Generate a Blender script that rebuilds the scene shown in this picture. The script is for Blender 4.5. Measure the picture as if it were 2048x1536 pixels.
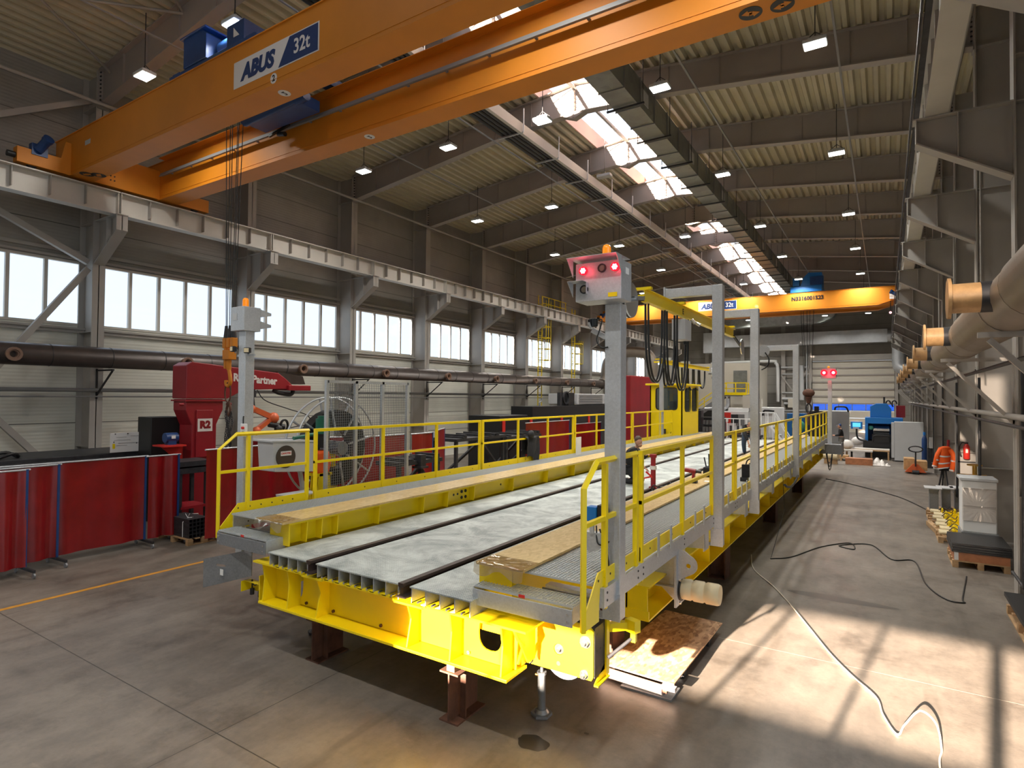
import bpy, math, random
from mathutils import Vector, Matrix, noise
random.seed(7)
for o in list(bpy.data.objects): bpy.data.objects.remove(o)
SC = bpy.context.scene
COL = SC.collection

# ------------------------------------------------------------------ camera, world, sun, exposure
CAMH = 3.4
def camera():
    yaw, pitch, roll, f = -.5677, .0199, .0084, 1170.4
    cy, sy, cp, sp = math.cos(yaw), math.sin(yaw), math.cos(pitch), math.sin(pitch)
    F = Vector((sy*cp, cy*cp, sp)); r = Vector((cy, -sy, 0)); u = r.cross(F)
    c, s = math.cos(roll), math.sin(roll)
    R = c*r + s*u; U = -s*r + c*u
    cam = bpy.data.cameras.new('camera'); o = bpy.data.objects.new('camera', cam); COL.objects.link(o)
    m = Matrix((R, U, -F)).transposed().to_4x4(); m.translation = (0, 0, CAMH)
    o.matrix_world = m
    cam.sensor_width = 36; cam.lens = 36*f/2048; cam.clip_end = 400; cam.clip_start = .05
    SC.camera = o
camera()
W = bpy.data.worlds.new('sky'); SC.world = W; W.use_nodes = True
wn = W.node_tree; wb = wn.nodes['Background']
wtc = wn.nodes.new('ShaderNodeTexCoord'); wsep = wn.nodes.new('ShaderNodeSeparateXYZ'); wr = wn.nodes.new('ShaderNodeValToRGB')
wn.links.new(wtc.outputs['Generated'], wsep.inputs[0]); wn.links.new(wsep.outputs['Z'], wr.inputs[0]); wn.links.new(wr.outputs[0], wb.inputs['Color'])
wr.color_ramp.elements[0].position = 0.0; wr.color_ramp.elements[0].color = (.84, .94, 1.0, 1)
wr.color_ramp.elements[1].position = .6; wr.color_ramp.elements[1].color = (.78, .88, 1.0, 1)
wb.inputs['Strength'].default_value = 1.45
SUN_AZ = Vector((.125, 1, 0)).normalized(); SUN_EL = math.atan(.216)
sd = Vector((SUN_AZ.x*math.cos(SUN_EL), SUN_AZ.y*math.cos(SUN_EL), -math.sin(SUN_EL)))
sl = bpy.data.lights.new('sun', 'SUN'); sl.energy = 100; sl.angle = math.radians(.6); sl.color = (1, .81, .64)
so = bpy.data.objects.new('sun', sl); COL.objects.link(so); so.rotation_euler = sd.to_track_quat('-Z', 'Y').to_euler(); so.location = (0, -20, 12)
SC.view_settings.view_transform = 'Standard'; SC.view_settings.look = 'None'
SC.view_settings.gamma = 1; SC.view_settings.exposure = 0; SC.view_settings.use_curve_mapping = False
cy_ = SC.cycles
cy_.max_bounces = 7; cy_.diffuse_bounces = 4; cy_.glossy_bounces = 3; cy_.transmission_bounces = 4; cy_.transparent_max_bounces = 12
cy_.sample_clamp_indirect = 6; cy_.caustics_refractive = False
LAMP_W = 92
LAMP_Z = 11.2; LAMP_X = (-15.4, -11.62, -8.2, -4.78, -1.28); LAMP_Y = (.2, 7.15, 14.35, 21.15, 28.45, 35.2, 42.45, 49.5, 56.5, 62.5)

# ------------------------------------------------------------------ helpers
def V(*a): return Vector(a)
class MB:
    def __init__(s): s.v = []; s.f = []; s.sm = []; s.mi = []; s.m = 0
    def add(s, vs, fs, smooth=False):
        n = len(s.v); s.v += [tuple(p) for p in vs]
        for f in fs: s.f.append([i+n for i in f]); s.sm.append(smooth); s.mi.append(s.m)
        return s
    def box(s, x0, x1, y0, y1, z0, z1):
        vs = [(x0,y0,z0),(x1,y0,z0),(x1,y1,z0),(x0,y1,z0),(x0,y0,z1),(x1,y0,z1),(x1,y1,z1),(x0,y1,z1)]
        return s.add(vs, [(3,2,1,0),(4,5,6,7),(0,1,5,4),(1,2,6,5),(2,3,7,6),(3,0,4,7)])
    def cb(s, x, y, z, a, b, c): return s.box(x-a/2, x+a/2, y-b/2, y+b/2, z-c/2, z+c/2)
    def bar(s, p, q, w, h=None, up=(0,0,1)):
        h = h or w; p = Vector(p); q = Vector(q); d = (q-p).normalized(); up = Vector(up)
        if abs(d.dot(up)) > .98: up = Vector((0,1,0)) if abs(d.y) < .9 else Vector((1,0,0))
        a = d.cross(up).normalized()*w/2; b = a.cross(d).normalized()*h/2
        vs = [e+i*a+j*b for e in (p, q) for i, j in ((-1,-1),(1,-1),(1,1),(-1,1))]
        return s.add(vs, [(0,1,2,3),(7,6,5,4),(1,0,4,5),(2,1,5,6),(3,2,6,7),(0,3,7,4)])
    def path(s, pts, r, n=8, cap=True, closed=False):
        pts = [Vector(p) for p in pts]; N = len(pts); rs = r if isinstance(r, (list, tuple)) else [r]*N
        base = len(s.v); prev = None
        for i, p in enumerate(pts):
            if closed: d = pts[(i+1) % N]-pts[i-1]
            else: d = (pts[min(i+1, N-1)]-pts[max(i-1, 0)])
            d = d.normalized() if d.length > 1e-9 else Vector((0,0,1))
            if prev is None:
                up = Vector((0,0,1)) if abs(d.z) < .9 else Vector((0,1,0))
                a = d.cross(up).normalized()
            else: a = (prev - d*prev.dot(d)).normalized()
            prev = a; b = d.cross(a)
            for k in range(n):
                t = 2*math.pi*k/n; s.v.append(tuple(p + (a*math.cos(t)+b*math.sin(t))*rs[i]))
        for i in range(N if closed else N-1):
            for k in range(n):
                j = (i+1) % N
                s.f.append([base+i*n+k, base+j*n+k, base+j*n+(k+1) % n, base+i*n+(k+1) % n]); s.sm.append(n > 5); s.mi.append(s.m)
        if cap and not closed:
            c0 = len(s.v); s.v += s.v[base:base+n]+s.v[base+(N-1)*n:base+N*n]
            s.f.append([c0+k for k in range(n)]); s.sm.append(False); s.mi.append(s.m)
            s.f.append([c0+n+k for k in reversed(range(n))]); s.sm.append(False); s.mi.append(s.m)
        return s
    def tube(s, p, q, r, n=10): return s.path([p, q], r, n)
    def cone(s, p, q, r0, r1, n=12): return s.path([p, q], [r0, r1], n)
    def ring(s, c, ax, ro, ri, h, n=20):
        c = Vector(c); ax = Vector(ax).normalized(); up = Vector((0,0,1)) if abs(ax.z) < .9 else Vector((1,0,0))
        a = ax.cross(up).normalized(); b = ax.cross(a); vs = []
        for e in (-h/2, h/2):
            for r in (ro, ri):
                for k in range(n):
                    t = 2*math.pi*k/n; vs.append(c+ax*e+(a*math.cos(t)+b*math.sin(t))*r)
        fs = []
        for k in range(n):
            j = (k+1) % n
            fs += [(k, j, 2*n+j, 2*n+k), (n+j, n+k, 3*n+k, 3*n+j)]
        s.add(vs, fs, n > 8)
        return s.add(vs, [f for k in range(n) for f in (((k+1) % n, k, n+k, n+(k+1) % n), (2*n+k, 2*n+(k+1) % n, 3*n+(k+1) % n, 3*n+k))])
    def prism(s, poly, ax, a0, a1):
        n = len(poly)
        def P(u, w, a): return {'x': (a, u, w), 'y': (u, a, w), 'z': (u, w, a)}[ax]
        vs = [P(u, w, a0) for u, w in poly] + [P(u, w, a1) for u, w in poly]
        fs = [list(range(n)), list(range(2*n-1, n-1, -1))] + [(i, i+n, (i+1) % n+n, (i+1) % n) for i in range(n)]
        return s.add(vs, fs)
    def ball(s, c, r, n=10, sc=(1,1,1)):
        c = Vector(c); vs = [c+Vector((0,0,r*sc[2]))]
        m = max(4, n//2)
        for i in range(1, m):
            t = math.pi*i/m
            for k in range(n):
                u = 2*math.pi*k/n; vs.append(c+Vector((r*sc[0]*math.sin(t)*math.cos(u), r*sc[1]*math.sin(t)*math.sin(u), r*sc[2]*math.cos(t))))
        vs.append(c-Vector((0,0,r*sc[2]))); fs = [(0, 1+k, 1+(k+1) % n) for k in range(n)]
        for i in range(m-2):
            for k in range(n): a = 1+i*n; fs.append((a+k, a+n+k, a+n+(k+1) % n, a+(k+1) % n))
        L = len(vs)-1; a = 1+(m-2)*n; fs += [(a+(k+1) % n, a+k, L) for k in range(n)]
        return s.add(vs, fs, True)
    def grid(s, fn, nu, nv, smooth=True):
        vs = [fn(i/nu, j/nv) for j in range(nv+1) for i in range(nu+1)]
        fs = [(j*(nu+1)+i, j*(nu+1)+i+1, (j+1)*(nu+1)+i+1, (j+1)*(nu+1)+i) for j in range(nv) for i in range(nu)]
        return s.add(vs, fs, smooth)
    def mesh(s, m): # merge blender mesh data (list of verts, faces)
        return s.add(m[0], m[1])
    def rot(s, ang, ax='Z', c=(0,0,0), start=0):
        R = Matrix.Rotation(ang, 3, ax); c = Vector(c)
        for i in range(start, len(s.v)): s.v[i] = tuple(R @ (Vector(s.v[i])-c)+c)
        return s
ORI = {}
def link(name, data, parent=None):
    o = bpy.data.objects.new(name, data); COL.objects.link(o)
    if parent: o.parent = parent
    return o
def build(name, mb, mat, parent=None, bevel=0, org=None, fix=True, label=None):
    off = ORI.get(parent.as_pointer(), V(0,0,0)) if parent else V(0,0,0)
    base = V(*org) if org is not None else off
    me = bpy.data.meshes.new(name); me.from_pydata([tuple(Vector(p)-base) for p in mb.v], [], mb.f)
    mats = mat if isinstance(mat, (list, tuple)) else [mat]
    for m in mats: me.materials.append(m)
    me.polygons.foreach_set('use_smooth', mb.sm); me.polygons.foreach_set('material_index', mb.mi)
    me.update()
    if fix:
        import bmesh
        b = bmesh.new(); b.from_mesh(me); bmesh.ops.recalc_face_normals(b, faces=b.faces); b.to_mesh(me); b.free()
    o = link(name, me, parent)
    if parent: o.location = base-off
    elif org is not None: o.location = base
    ORI[o.as_pointer()] = base
    if bevel:
        mo = o.modifiers.new('bevel', 'BEVEL'); mo.width = bevel; mo.segments = 2; mo.limit_method = 'ANGLE'
    if label: o['label'] = label
    return o
def pieces(name, mb, mat, parent, step=.5, axis=1, z=False, **k):
    # one object per separate piece: faces are grouped by where they lie along an axis
    n = len(mb.v); par = list(range(n))
    def find(a):
        while par[a] != a: par[a] = par[par[a]]; a = par[a]
        return a
    for f in mb.f:
        r = find(f[0])
        for v in f[1:]: par[find(v)] = r
    cen = {}
    for i, v in enumerate(mb.v): cen.setdefault(find(i), []).append(v)
    cy = sorted((sum(v[axis] for v in vs)/len(vs), r) for r, vs in cen.items())
    gid = {}; g = -1; last = None
    for c, r in cy:
        if last is None or c-last > step: g += 1; last = c
        gid[r] = g
    first = {}
    for j in range(g+1):
        m = MB(); mp = {}
        for f, sm, mi in zip(mb.f, mb.sm, mb.mi):
            if gid[find(f[0])] != j: continue
            for v in f:
                if v not in mp: mp[v] = len(m.v); m.v.append(mb.v[v])
            m.f.append([mp[v] for v in f]); m.sm.append(sm); m.mi.append(mi)
        build(name, m, mat, parent, **k)
def thing(name, label, cat, loc, group=None):
    o = link(name, None); o.location = loc; o.empty_display_size = .1; ORI[o.as_pointer()] = V(*loc)
    o['label'] = label; o['category'] = cat
    if group: o['group'] = group
    return o
def tag(o, label, cat, group=None, kind=None):
    o['label'] = label; o['category'] = cat
    if group: o['group'] = group
    if kind: o['kind'] = kind
    return o
def struct(name, mb, mat, parent=None, **k):
    o = build(name, mb, mat, parent, **k)
    if not parent: o['kind'] = 'structure'
    return o
def kids(o): return [c for c in COL.objects if c.parent == o]
CH = {}
def dup(root, loc, label=None, rz=None, group=None):
    if root.name not in CH:
        CH[root.name] = [(c, kids(c)) for c in kids(root)]
    r = root.copy(); COL.objects.link(r); r.location = loc
    if rz is not None: r.rotation_euler = (0, 0, rz)
    if label: r['label'] = label
    if group: r['group'] = group
    for ch, gs in CH[root.name]:
        c = ch.copy(); COL.objects.link(c); c.parent = r
        for g in gs:
            d = g.copy(); COL.objects.link(d); d.parent = c
    return r
def txt(body, size, xf, bold=0.0, shear=0.0, extrude=.002, align='CENTER', sx=1, space=1):
    cu = bpy.data.curves.new('t', 'FONT'); cu.body = body; cu.size = size; cu.align_x = align; cu.align_y = 'CENTER'
    cu.offset = bold; cu.shear = shear; cu.extrude = extrude; cu.resolution_u = 3; cu.space_character = space
    o = bpy.data.objects.new('t', cu); COL.objects.link(o)
    me = bpy.data.meshes.new_from_object(o)
    vs = [xf(v.co.x*sx, v.co.y, v.co.z) for v in me.vertices]; fs = [list(p.vertices) for p in me.polygons]
    bpy.data.objects.remove(o); bpy.data.meshes.remove(me); bpy.data.curves.remove(cu)
    return vs, fs
def plate(loops, ax, a0, a1):   # polygon with holes, extruded along an axis
    cu = bpy.data.curves.new('p', 'CURVE'); cu.dimensions = '2D'; cu.fill_mode = 'BOTH'; cu.extrude = abs(a1-a0)/2
    for lp in loops:
        sp = cu.splines.new('POLY'); sp.points.add(len(lp)-1); sp.use_cyclic_u = True
        for i, (u, w) in enumerate(lp): sp.points[i].co = (u, w, 0, 1)
    o = bpy.data.objects.new('p', cu); COL.objects.link(o); me = bpy.data.meshes.new_from_object(o)
    mid = (a0+a1)/2
    def P(c): return {'x': (mid+c.z, c.x, c.y), 'y': (c.x, mid+c.z, c.y), 'z': (c.x, c.y, mid+c.z)}[ax]
    r = [P(v.co) for v in me.vertices], [list(p.vertices) for p in me.polygons]
    bpy.data.objects.remove(o); bpy.data.meshes.remove(me); bpy.data.curves.remove(cu)
    return r
def oval(cx, cy, a, b, n=20, e=2.6):
    r = []
    for k in range(n):
        t = 2*math.pi*k/n; c, s_ = math.cos(t), math.sin(t)
        r.append((cx+a*math.copysign(abs(c)**(2/e), c), cy+b*math.copysign(abs(s_)**(2/e), s_)))
    return r
def cat(p, q, sag, n=10):
    p = Vector(p); q = Vector(q)
    return [p.lerp(q, i/n)-V(0,0,sag*4*(i/n)*(1-i/n)) for i in range(n+1)]
def smooth(pts, n=6):
    P = [Vector(p) for p in pts]; P = [P[0]*2-P[1]]+P+[P[-1]*2-P[-2]]; out = []
    for i in range(1, len(P)-2):
        for k in range(n):
            t = k/n; a, b, c, d = P[i-1:i+3]
            out.append(.5*((2*b)+(c-a)*t+(2*a-5*b+4*c-d)*t*t+(3*b-a-3*c+d)*t**3))
    out.append(P[-2]); return out

# ------------------------------------------------------------------ materials
def mat(name, col, rough=.5, metal=0, nscale=0, namt=0, bump=0, bscale=None, col2=None, spec=.5, trans=0, emit=None, estr=0, coat=0, stretch=None):
    m = bpy.data.materials.new(name); m.use_nodes = True; nt = m.node_tree; N = nt.nodes; L = nt.links
    b = N['Principled BSDF']; b.inputs['Base Color'].default_value = (*col, 1); b.inputs['Roughness'].default_value = rough
    b.inputs['Metallic'].default_value = metal; b.inputs['Specular IOR Level'].default_value = spec
    if coat: b.inputs['Coat Weight'].default_value = coat; b.inputs['Coat Roughness'].default_value = .15
    if trans: b.inputs['Transmission Weight'].default_value = trans
    if emit: b.inputs['Emission Color'].default_value = (*emit, 1); b.inputs['Emission Strength'].default_value = estr
    if nscale or bump:
        tc = N.new('ShaderNodeNewGeometry'); mp = N.new('ShaderNodeMapping'); L.new(tc.outputs['Position'], mp.inputs[0])
        if stretch: mp.inputs['Scale'].default_value = stretch
    if nscale:
        no = N.new('ShaderNodeTexNoise'); no.inputs['Scale'].default_value = nscale; no.inputs['Detail'].default_value = 5; no.inputs['Roughness'].default_value = .6
        L.new(mp.outputs[0], no.inputs['Vector'])
        r = N.new('ShaderNodeValToRGB'); c2 = col2 or tuple(c*(1-namt) for c in col)
        r.color_ramp.elements[0].position = .35; r.color_ramp.elements[1].position = .65
        r.color_ramp.elements[0].color = (*c2, 1); r.color_ramp.elements[1].color = (*col, 1)
        L.new(no.outputs[0], r.inputs[0]); L.new(r.outputs[0], b.inputs['Base Color'])
    if bump:
        nb = N.new('ShaderNodeTexNoise'); nb.inputs['Scale'].default_value = bscale or 30; nb.inputs['Detail'].default_value = 4
        L.new(mp.outputs[0], nb.inputs['Vector'])
        bm = N.new('ShaderNodeBump'); bm.inputs['Strength'].default_value = bump; bm.inputs['Distance'].default_value = .02
        L.new(nb.outputs[0], bm.inputs['Height']); L.new(bm.outputs[0], b.inputs['Normal'])
    return m
M = {}
M['yellow'] = mat('yellow_paint', (.91, .68, .004), .34, 0, 1.3, .06, .03, 12)
M['orange'] = mat('crane_paint', (.66, .225, .008), .55, 0, .8, .12)
M['steel'] = mat('structure_paint', (.40, .375, .345), .55, 0, .7, .12)
M['steel_light'] = mat('runway_paint', (.60, .57, .52), .5, 0, .9, .1)
M['roofbeam'] = mat('roof_beam_paint', (.36, .325, .30), .55, 0, .6, .12)
M['clad'] = None
M['red'] = mat('red_curtain', (.24, .005, .008), .34, 0, 2, .25, .25, 2.2, spec=.5, coat=.15)
M['redpaint'] = mat('red_paint', (.30, .012, .020), .4, 0, 1.5, .2)
M['redbright'] = mat('bright_red', (.65, .03, .02), .45)
M['blue'] = mat('blue_paint', (.012, .055, .20), .4, 0, 2, .3)
M['blue2'] = mat('bright_blue_paint', (.01, .16, .50), .4)
M['black'] = mat('black_plastic', (.012, .012, .013), .45)
M['rubber'] = mat('black_rubber', (.016, .016, .016), .6)
M['dark'] = mat('dark_steel', (.045, .045, .05), .5, .3, 6, .4)
M['grey'] = mat('grey_paint', (.22, .22, .22), .5)
M['lgrey'] = mat('light_grey_paint', (.52, .53, .54), .5, 0, 2, .05)
M['white'] = mat('white_paint', (.78, .78, .77), .45)
M['chrome'] = mat('bright_metal', (.75, .76, .78), .22, 1)
M['pipe'] = mat('brown_pipe', (.085, .068, .062), .33, .35, 3, .2)
M['rduct'] = mat('taupe_spiral_duct', (.27, .225, .18), .42, .25, 2, .12)
M['brownpipe'] = mat('brown_outlet', (.22, .13, .09), .45)
M['cardboard'] = mat('tan_tape', (.60, .36, .16), .45, 0, 9, .25)
M['wood'] = mat('pallet_wood', (.48, .30, .15), .7, 0, 8, .35, .2, 20, stretch=(1, .3, 1))
M['redwood'] = mat('orange_board', (.50, .20, .09), .6, 0, 6, .3)
M['rust'] = mat('rusty_steel', (.13, .055, .032), .75, .1, 7, .45)
M['rail'] = mat('rail_steel', (.075, .050, .043), .45, .5, 9, .3)
M['jack'] = mat('jack_metal', (.30, .32, .34), .4, .5, 5, .3)
M['cream'] = mat('cream_rubber', (.78, .66, .42), .5, 0, 4, .12)
M['amber'] = mat('amber_dome', (.95, .28, .01), .15, 0, emit=(1, .25, .0), estr=.35, coat=.6)
M['redlamp'] = mat('red_signal', (1, .3, .3), .3, emit=(1, .36, .42), estr=7)
M['redlens'] = mat('red_lens', (.8, .01, .03), .25, emit=(1, .01, .03), estr=1.0)
M['clearlens'] = mat('dark_lens', (.30, .26, .22), .12, .5)
M['led'] = mat('lamp_lens', (1, 1, 1), .4, emit=(.96, 1, .93), estr=9)
M['skin'] = mat('skin', (.50, .27, .18), .55)
M['hair'] = mat('brown_hair', (.06, .04, .025), .7)
M['cloth'] = mat('black_work_cloth', (.014, .014, .017), .85, 0, 20, .5)
M['jeans'] = mat('blue_cloth', (.04, .06, .10), .9)
M['hivis'] = mat('orange_high_visibility', (.95, .13, .01), .7, emit=None)
M['reflect'] = mat('reflective_tape', (.75, .76, .74), .35)
M['green'] = mat('green_paint', (.008, .12, .075), .4)
M['greenwhite'] = mat('pale_green', (.10, .42, .30), .4)
M['beige'] = mat('beige_wall', (.60, .56, .48), .6, 0, 1, .06)
M['brass'] = mat('brass', (.75, .45, .12), .3, 1)
M['ink'] = mat('black_lettering', (.01, .01, .012), .5)
M['navy'] = mat('navy_lettering', (.012, .035, .13), .45)
M['signwhite'] = mat('sign_white', (.72, .68, .64), .5)
M['cover'] = mat('grey_cover', (.17, .17, .16), .8, 0, 1.5, .15)
M['copper'] = mat('robot_orange', (.62, .12, .035), .42)
M['pink'] = mat('pinkish_curb', (.80, .52, .42), .5, 0, 1, .08)
M['cable'] = mat('black_cable', (.012, .012, .012), .45)
M['cablew'] = mat('cream_cable', (.62, .56, .46), .5)
M['leather'] = mat('grey_jacket', (.02, .02, .024), .75, 0, 12, .4)

def galv(name, base, dark, rough=.42, scale=22):
    m = bpy.data.materials.new(name); m.use_nodes = True; N = m.node_tree.nodes; L = m.node_tree.links; b = N['Principled BSDF']
    b.inputs['Metallic'].default_value = .55; b.inputs['Roughness'].default_value = rough
    g = N.new('ShaderNodeNewGeometry'); v = N.new('ShaderNodeTexVoronoi'); v.inputs['Scale'].default_value = scale
    no = N.new('ShaderNodeTexNoise'); no.inputs['Scale'].default_value = 3; no.inputs['Detail'].default_value = 6
    L.new(g.outputs['Position'], v.inputs['Vector']); L.new(g.outputs['Position'], no.inputs['Vector'])
    mx = N.new('ShaderNodeMix'); mx.data_type = 'FLOAT'; mx.inputs[0].default_value = .72
    sp = N.new('ShaderNodeSeparateColor'); L.new(v.outputs['Color'], sp.inputs[0])
    L.new(sp.outputs[0], mx.inputs[2]); L.new(no.outputs[0], mx.inputs[3])
    r = N.new('ShaderNodeValToRGB'); r.color_ramp.elements[0].position = .2; r.color_ramp.elements[1].position = .8
    r.color_ramp.elements[0].color = (*dark, 1); r.color_ramp.elements[1].color = (*base, 1)
    L.new(mx.outputs[0], r.inputs[0]); L.new(r.outputs[0], b.inputs['Base Color'])
    r2 = N.new('ShaderNodeMapRange'); r2.inputs[3].default_value = rough-.1; r2.inputs[4].default_value = rough+.15
    L.new(no.outputs[0], r2.inputs[0]); L.new(r2.outputs[0], b.inputs['Roughness'])
    return m
M['galv'] = galv('galvanised_steel', (.60, .62, .65), (.46, .48, .50), .42, 60)
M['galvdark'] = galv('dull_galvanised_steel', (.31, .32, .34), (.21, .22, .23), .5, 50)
M['galvduct'] = galv('duct_sheet', (.30, .32, .30), (.20, .21, .20), .38, 4)
M['grate'] = mat('grating_steel', (.52, .55, .56), .45, .35)

def floor_mat():
    m = bpy.data.materials.new('concrete_floor'); m.use_nodes = True; N = m.node_tree.nodes; L = m.node_tree.links; b = N['Principled BSDF']
    g = N.new('ShaderNodeNewGeometry')
    def noise_(sc, det=6, rg=.6, st=None):
        n = N.new('ShaderNodeTexNoise'); n.inputs['Scale'].default_value = sc; n.inputs['Detail'].default_value = det; n.inputs['Roughness'].default_value = rg
        if st:
            mp = N.new('ShaderNodeMapping'); mp.inputs['Scale'].default_value = st; L.new(g.outputs['Position'], mp.inputs[0]); L.new(mp.outputs[0], n.inputs['Vector'])
        else: L.new(g.outputs['Position'], n.inputs['Vector'])
        return n
    def ramp(src, p0, p1, c0, c1):
        r = N.new('ShaderNodeValToRGB'); r.color_ramp.elements[0].position = p0; r.color_ramp.elements[1].position = p1
        r.color_ramp.elements[0].color = (*c0, 1); r.color_ramp.elements[1].color = (*c1, 1); L.new(src, r.inputs[0]); return r.outputs[0]
    def mix(a, bb, fac, mode='MULTIPLY'):
        x = N.new('ShaderNodeMix'); x.data_type = 'RGBA'; x.blend_type = mode
        if isinstance(fac, float): x.inputs[0].default_value = fac
        else: L.new(fac, x.inputs[0])
        L.new(a, x.inputs[6])
        if isinstance(bb, tuple): x.inputs[7].default_value = (*bb, 1)
        else: L.new(bb, x.inputs[7])
        return x.outputs[2]
    c = ramp(noise_(.45, 7, .65).outputs[0], .35, .68, (.140, .119, .098), (.222, .190, .158))
    c = mix(c, ramp(noise_(2.6, 6, .7, (1, .45, 1)).outputs[0], .38, .6, (.74, .74, .75), (1.04, 1.04, 1.04)), .8)
    c = mix(c, ramp(noise_(14, 4).outputs[0], .3, .55, (.82, .82, .83), (1, 1, 1)), .6)
    c = mix(c, ramp(noise_(1.1, 3, .5, (3, .35, 1)).outputs[0], .60, .68, (1, 1, 1), (.72, .70, .68)), .6)
    c = mix(c, ramp(noise_(5.5, 8, .75, (.35, 1.6, 1)).outputs[0], .60, .70, (1, 1, 1), (1.30, 1.28, 1.24)), .8)
    c = mix(c, ramp(noise_(.9, 8, .72).outputs[0], .30, .46, (.62, .60, .58), (1, 1, 1)), .9)
    c = mix(c, ramp(noise_(7, 6, .8).outputs[0], .66, .72, (1, 1, 1), (.60, .58, .56)), .7)
    sep = N.new('ShaderNodeSeparateXYZ'); L.new(g.outputs['Position'], sep.inputs[0])
    def line(axis, at, w, col, cc, lo=None, hi=None, wob=.004):
        a = N.new('ShaderNodeMath'); a.operation = 'SUBTRACT'; L.new(sep.outputs[axis], a.inputs[0]); a.inputs[1].default_value = at
        w2 = N.new('ShaderNodeMath'); w2.operation = 'ABSOLUTE'; L.new(a.outputs[0], w2.inputs[0])
        lt = N.new('ShaderNodeMath'); lt.operation = 'LESS_THAN'; L.new(w2.outputs[0], lt.inputs[0]); lt.inputs[1].default_value = w
        out = lt.outputs[0]
        return mix(cc, col, out, 'MIX')
    for y in (-6.8, -1.7, 3.42, 8.64, 13.8, 19, 24.2, 29.4, 34.6, 39.8): c = line('Y', y, .006 if y != 8.64 else .004, (.05, .043, .036) if y != 8.64 else (.5, .42, .34), c)
    for x in (-11.3, -5.65, 0.2, 5.2): c = line('X', x, .006, (.055, .047, .04), c) if x != .2 else c
    L.new(c, b.inputs['Base Color'])
    rr = N.new('ShaderNodeMapRange'); rr.inputs[3].default_value = .26; rr.inputs[4].default_value = .58
    L.new(noise_(1.6, 6, .7).outputs[0], rr.inputs[0]); L.new(rr.outputs[0], b.inputs['Roughness'])
    bm = N.new('ShaderNodeBump'); bm.inputs['Strength'].default_value = .12; bm.inputs['Distance'].default_value = .01
    L.new(noise_(35, 4).outputs[0], bm.inputs['Height']); L.new(bm.outputs[0], b.inputs['Normal'])
    return m
M['floor'] = floor_mat()
def clad_mat(name, c0, c1, pitch, off=0, axis='Z'):   # horizontal cladding panels with joints every metre
    m = bpy.data.materials.new(name); m.use_nodes = True; N = m.node_tree.nodes; L = m.node_tree.links; b = N['Principled BSDF']
    b.inputs['Roughness'].default_value = .45
    g = N.new('ShaderNodeNewGeometry'); sep = N.new('ShaderNodeSeparateXYZ'); L.new(g.outputs['Position'], sep.inputs[0])
    def band(p, o, w, ch):
        a = N.new('ShaderNodeMath'); a.operation = 'ADD'; a.inputs[1].default_value = o+100*p; L.new(sep.outputs[ch], a.inputs[0])
        f = N.new('ShaderNodeMath'); f.operation = 'MODULO'; f.inputs[1].default_value = p; L.new(a.outputs[0], f.inputs[0])
        lt = N.new('ShaderNodeMath'); lt.operation = 'LESS_THAN'; lt.inputs[1].default_value = w; L.new(f.outputs[0], lt.inputs[0]); return lt.outputs[0]
    no = N.new('ShaderNodeTexNoise'); no.inputs['Scale'].default_value = .7; no.inputs['Detail'].default_value = 5; L.new(g.outputs['Position'], no.inputs['Vector'])
    r = N.new('ShaderNodeValToRGB'); r.color_ramp.elements[0].position = .3; r.color_ramp.elements[1].position = .7
    r.color_ramp.elements[0].color = (*c0, 1); r.color_ramp.elements[1].color = (*c1, 1); L.new(no.outputs[0], r.inputs[0])
    x = N.new('ShaderNodeMix'); x.data_type = 'RGBA'; x.inputs[7].default_value = (.10, .095, .085, 1); L.new(band(pitch, off, .025, axis), x.inputs[0]); L.new(r.outputs[0], x.inputs[6])
    L.new(x.outputs[2], b.inputs['Base Color'])
    w = N.new('ShaderNodeMath'); w.operation = 'SINE'; mu = N.new('ShaderNodeMath'); mu.operation = 'MULTIPLY'; mu.inputs[1].default_value = 62; L.new(sep.outputs[axis], mu.inputs[0]); L.new(mu.outputs[0], w.inputs[0])
    bm = N.new('ShaderNodeBump'); bm.inputs['Strength'].default_value = .18; bm.inputs['Distance'].default_value = .01; L.new(w.outputs[0], bm.inputs['Height']); L.new(bm.outputs[0], b.inputs['Normal'])
    return m
M['clad'] = clad_mat('wall_cladding', (.26, .245, .22), (.34, .32, .29), 1.0, .55)
M['cladlow'] = clad_mat('pale_wall_cladding', (.62, .61, .54), (.74, .73, .65), 1.0, .55)
M['cladfar'] = clad_mat('far_wall_cladding', (.24, .225, .20), (.30, .28, .25), 1.0, .2)
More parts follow.
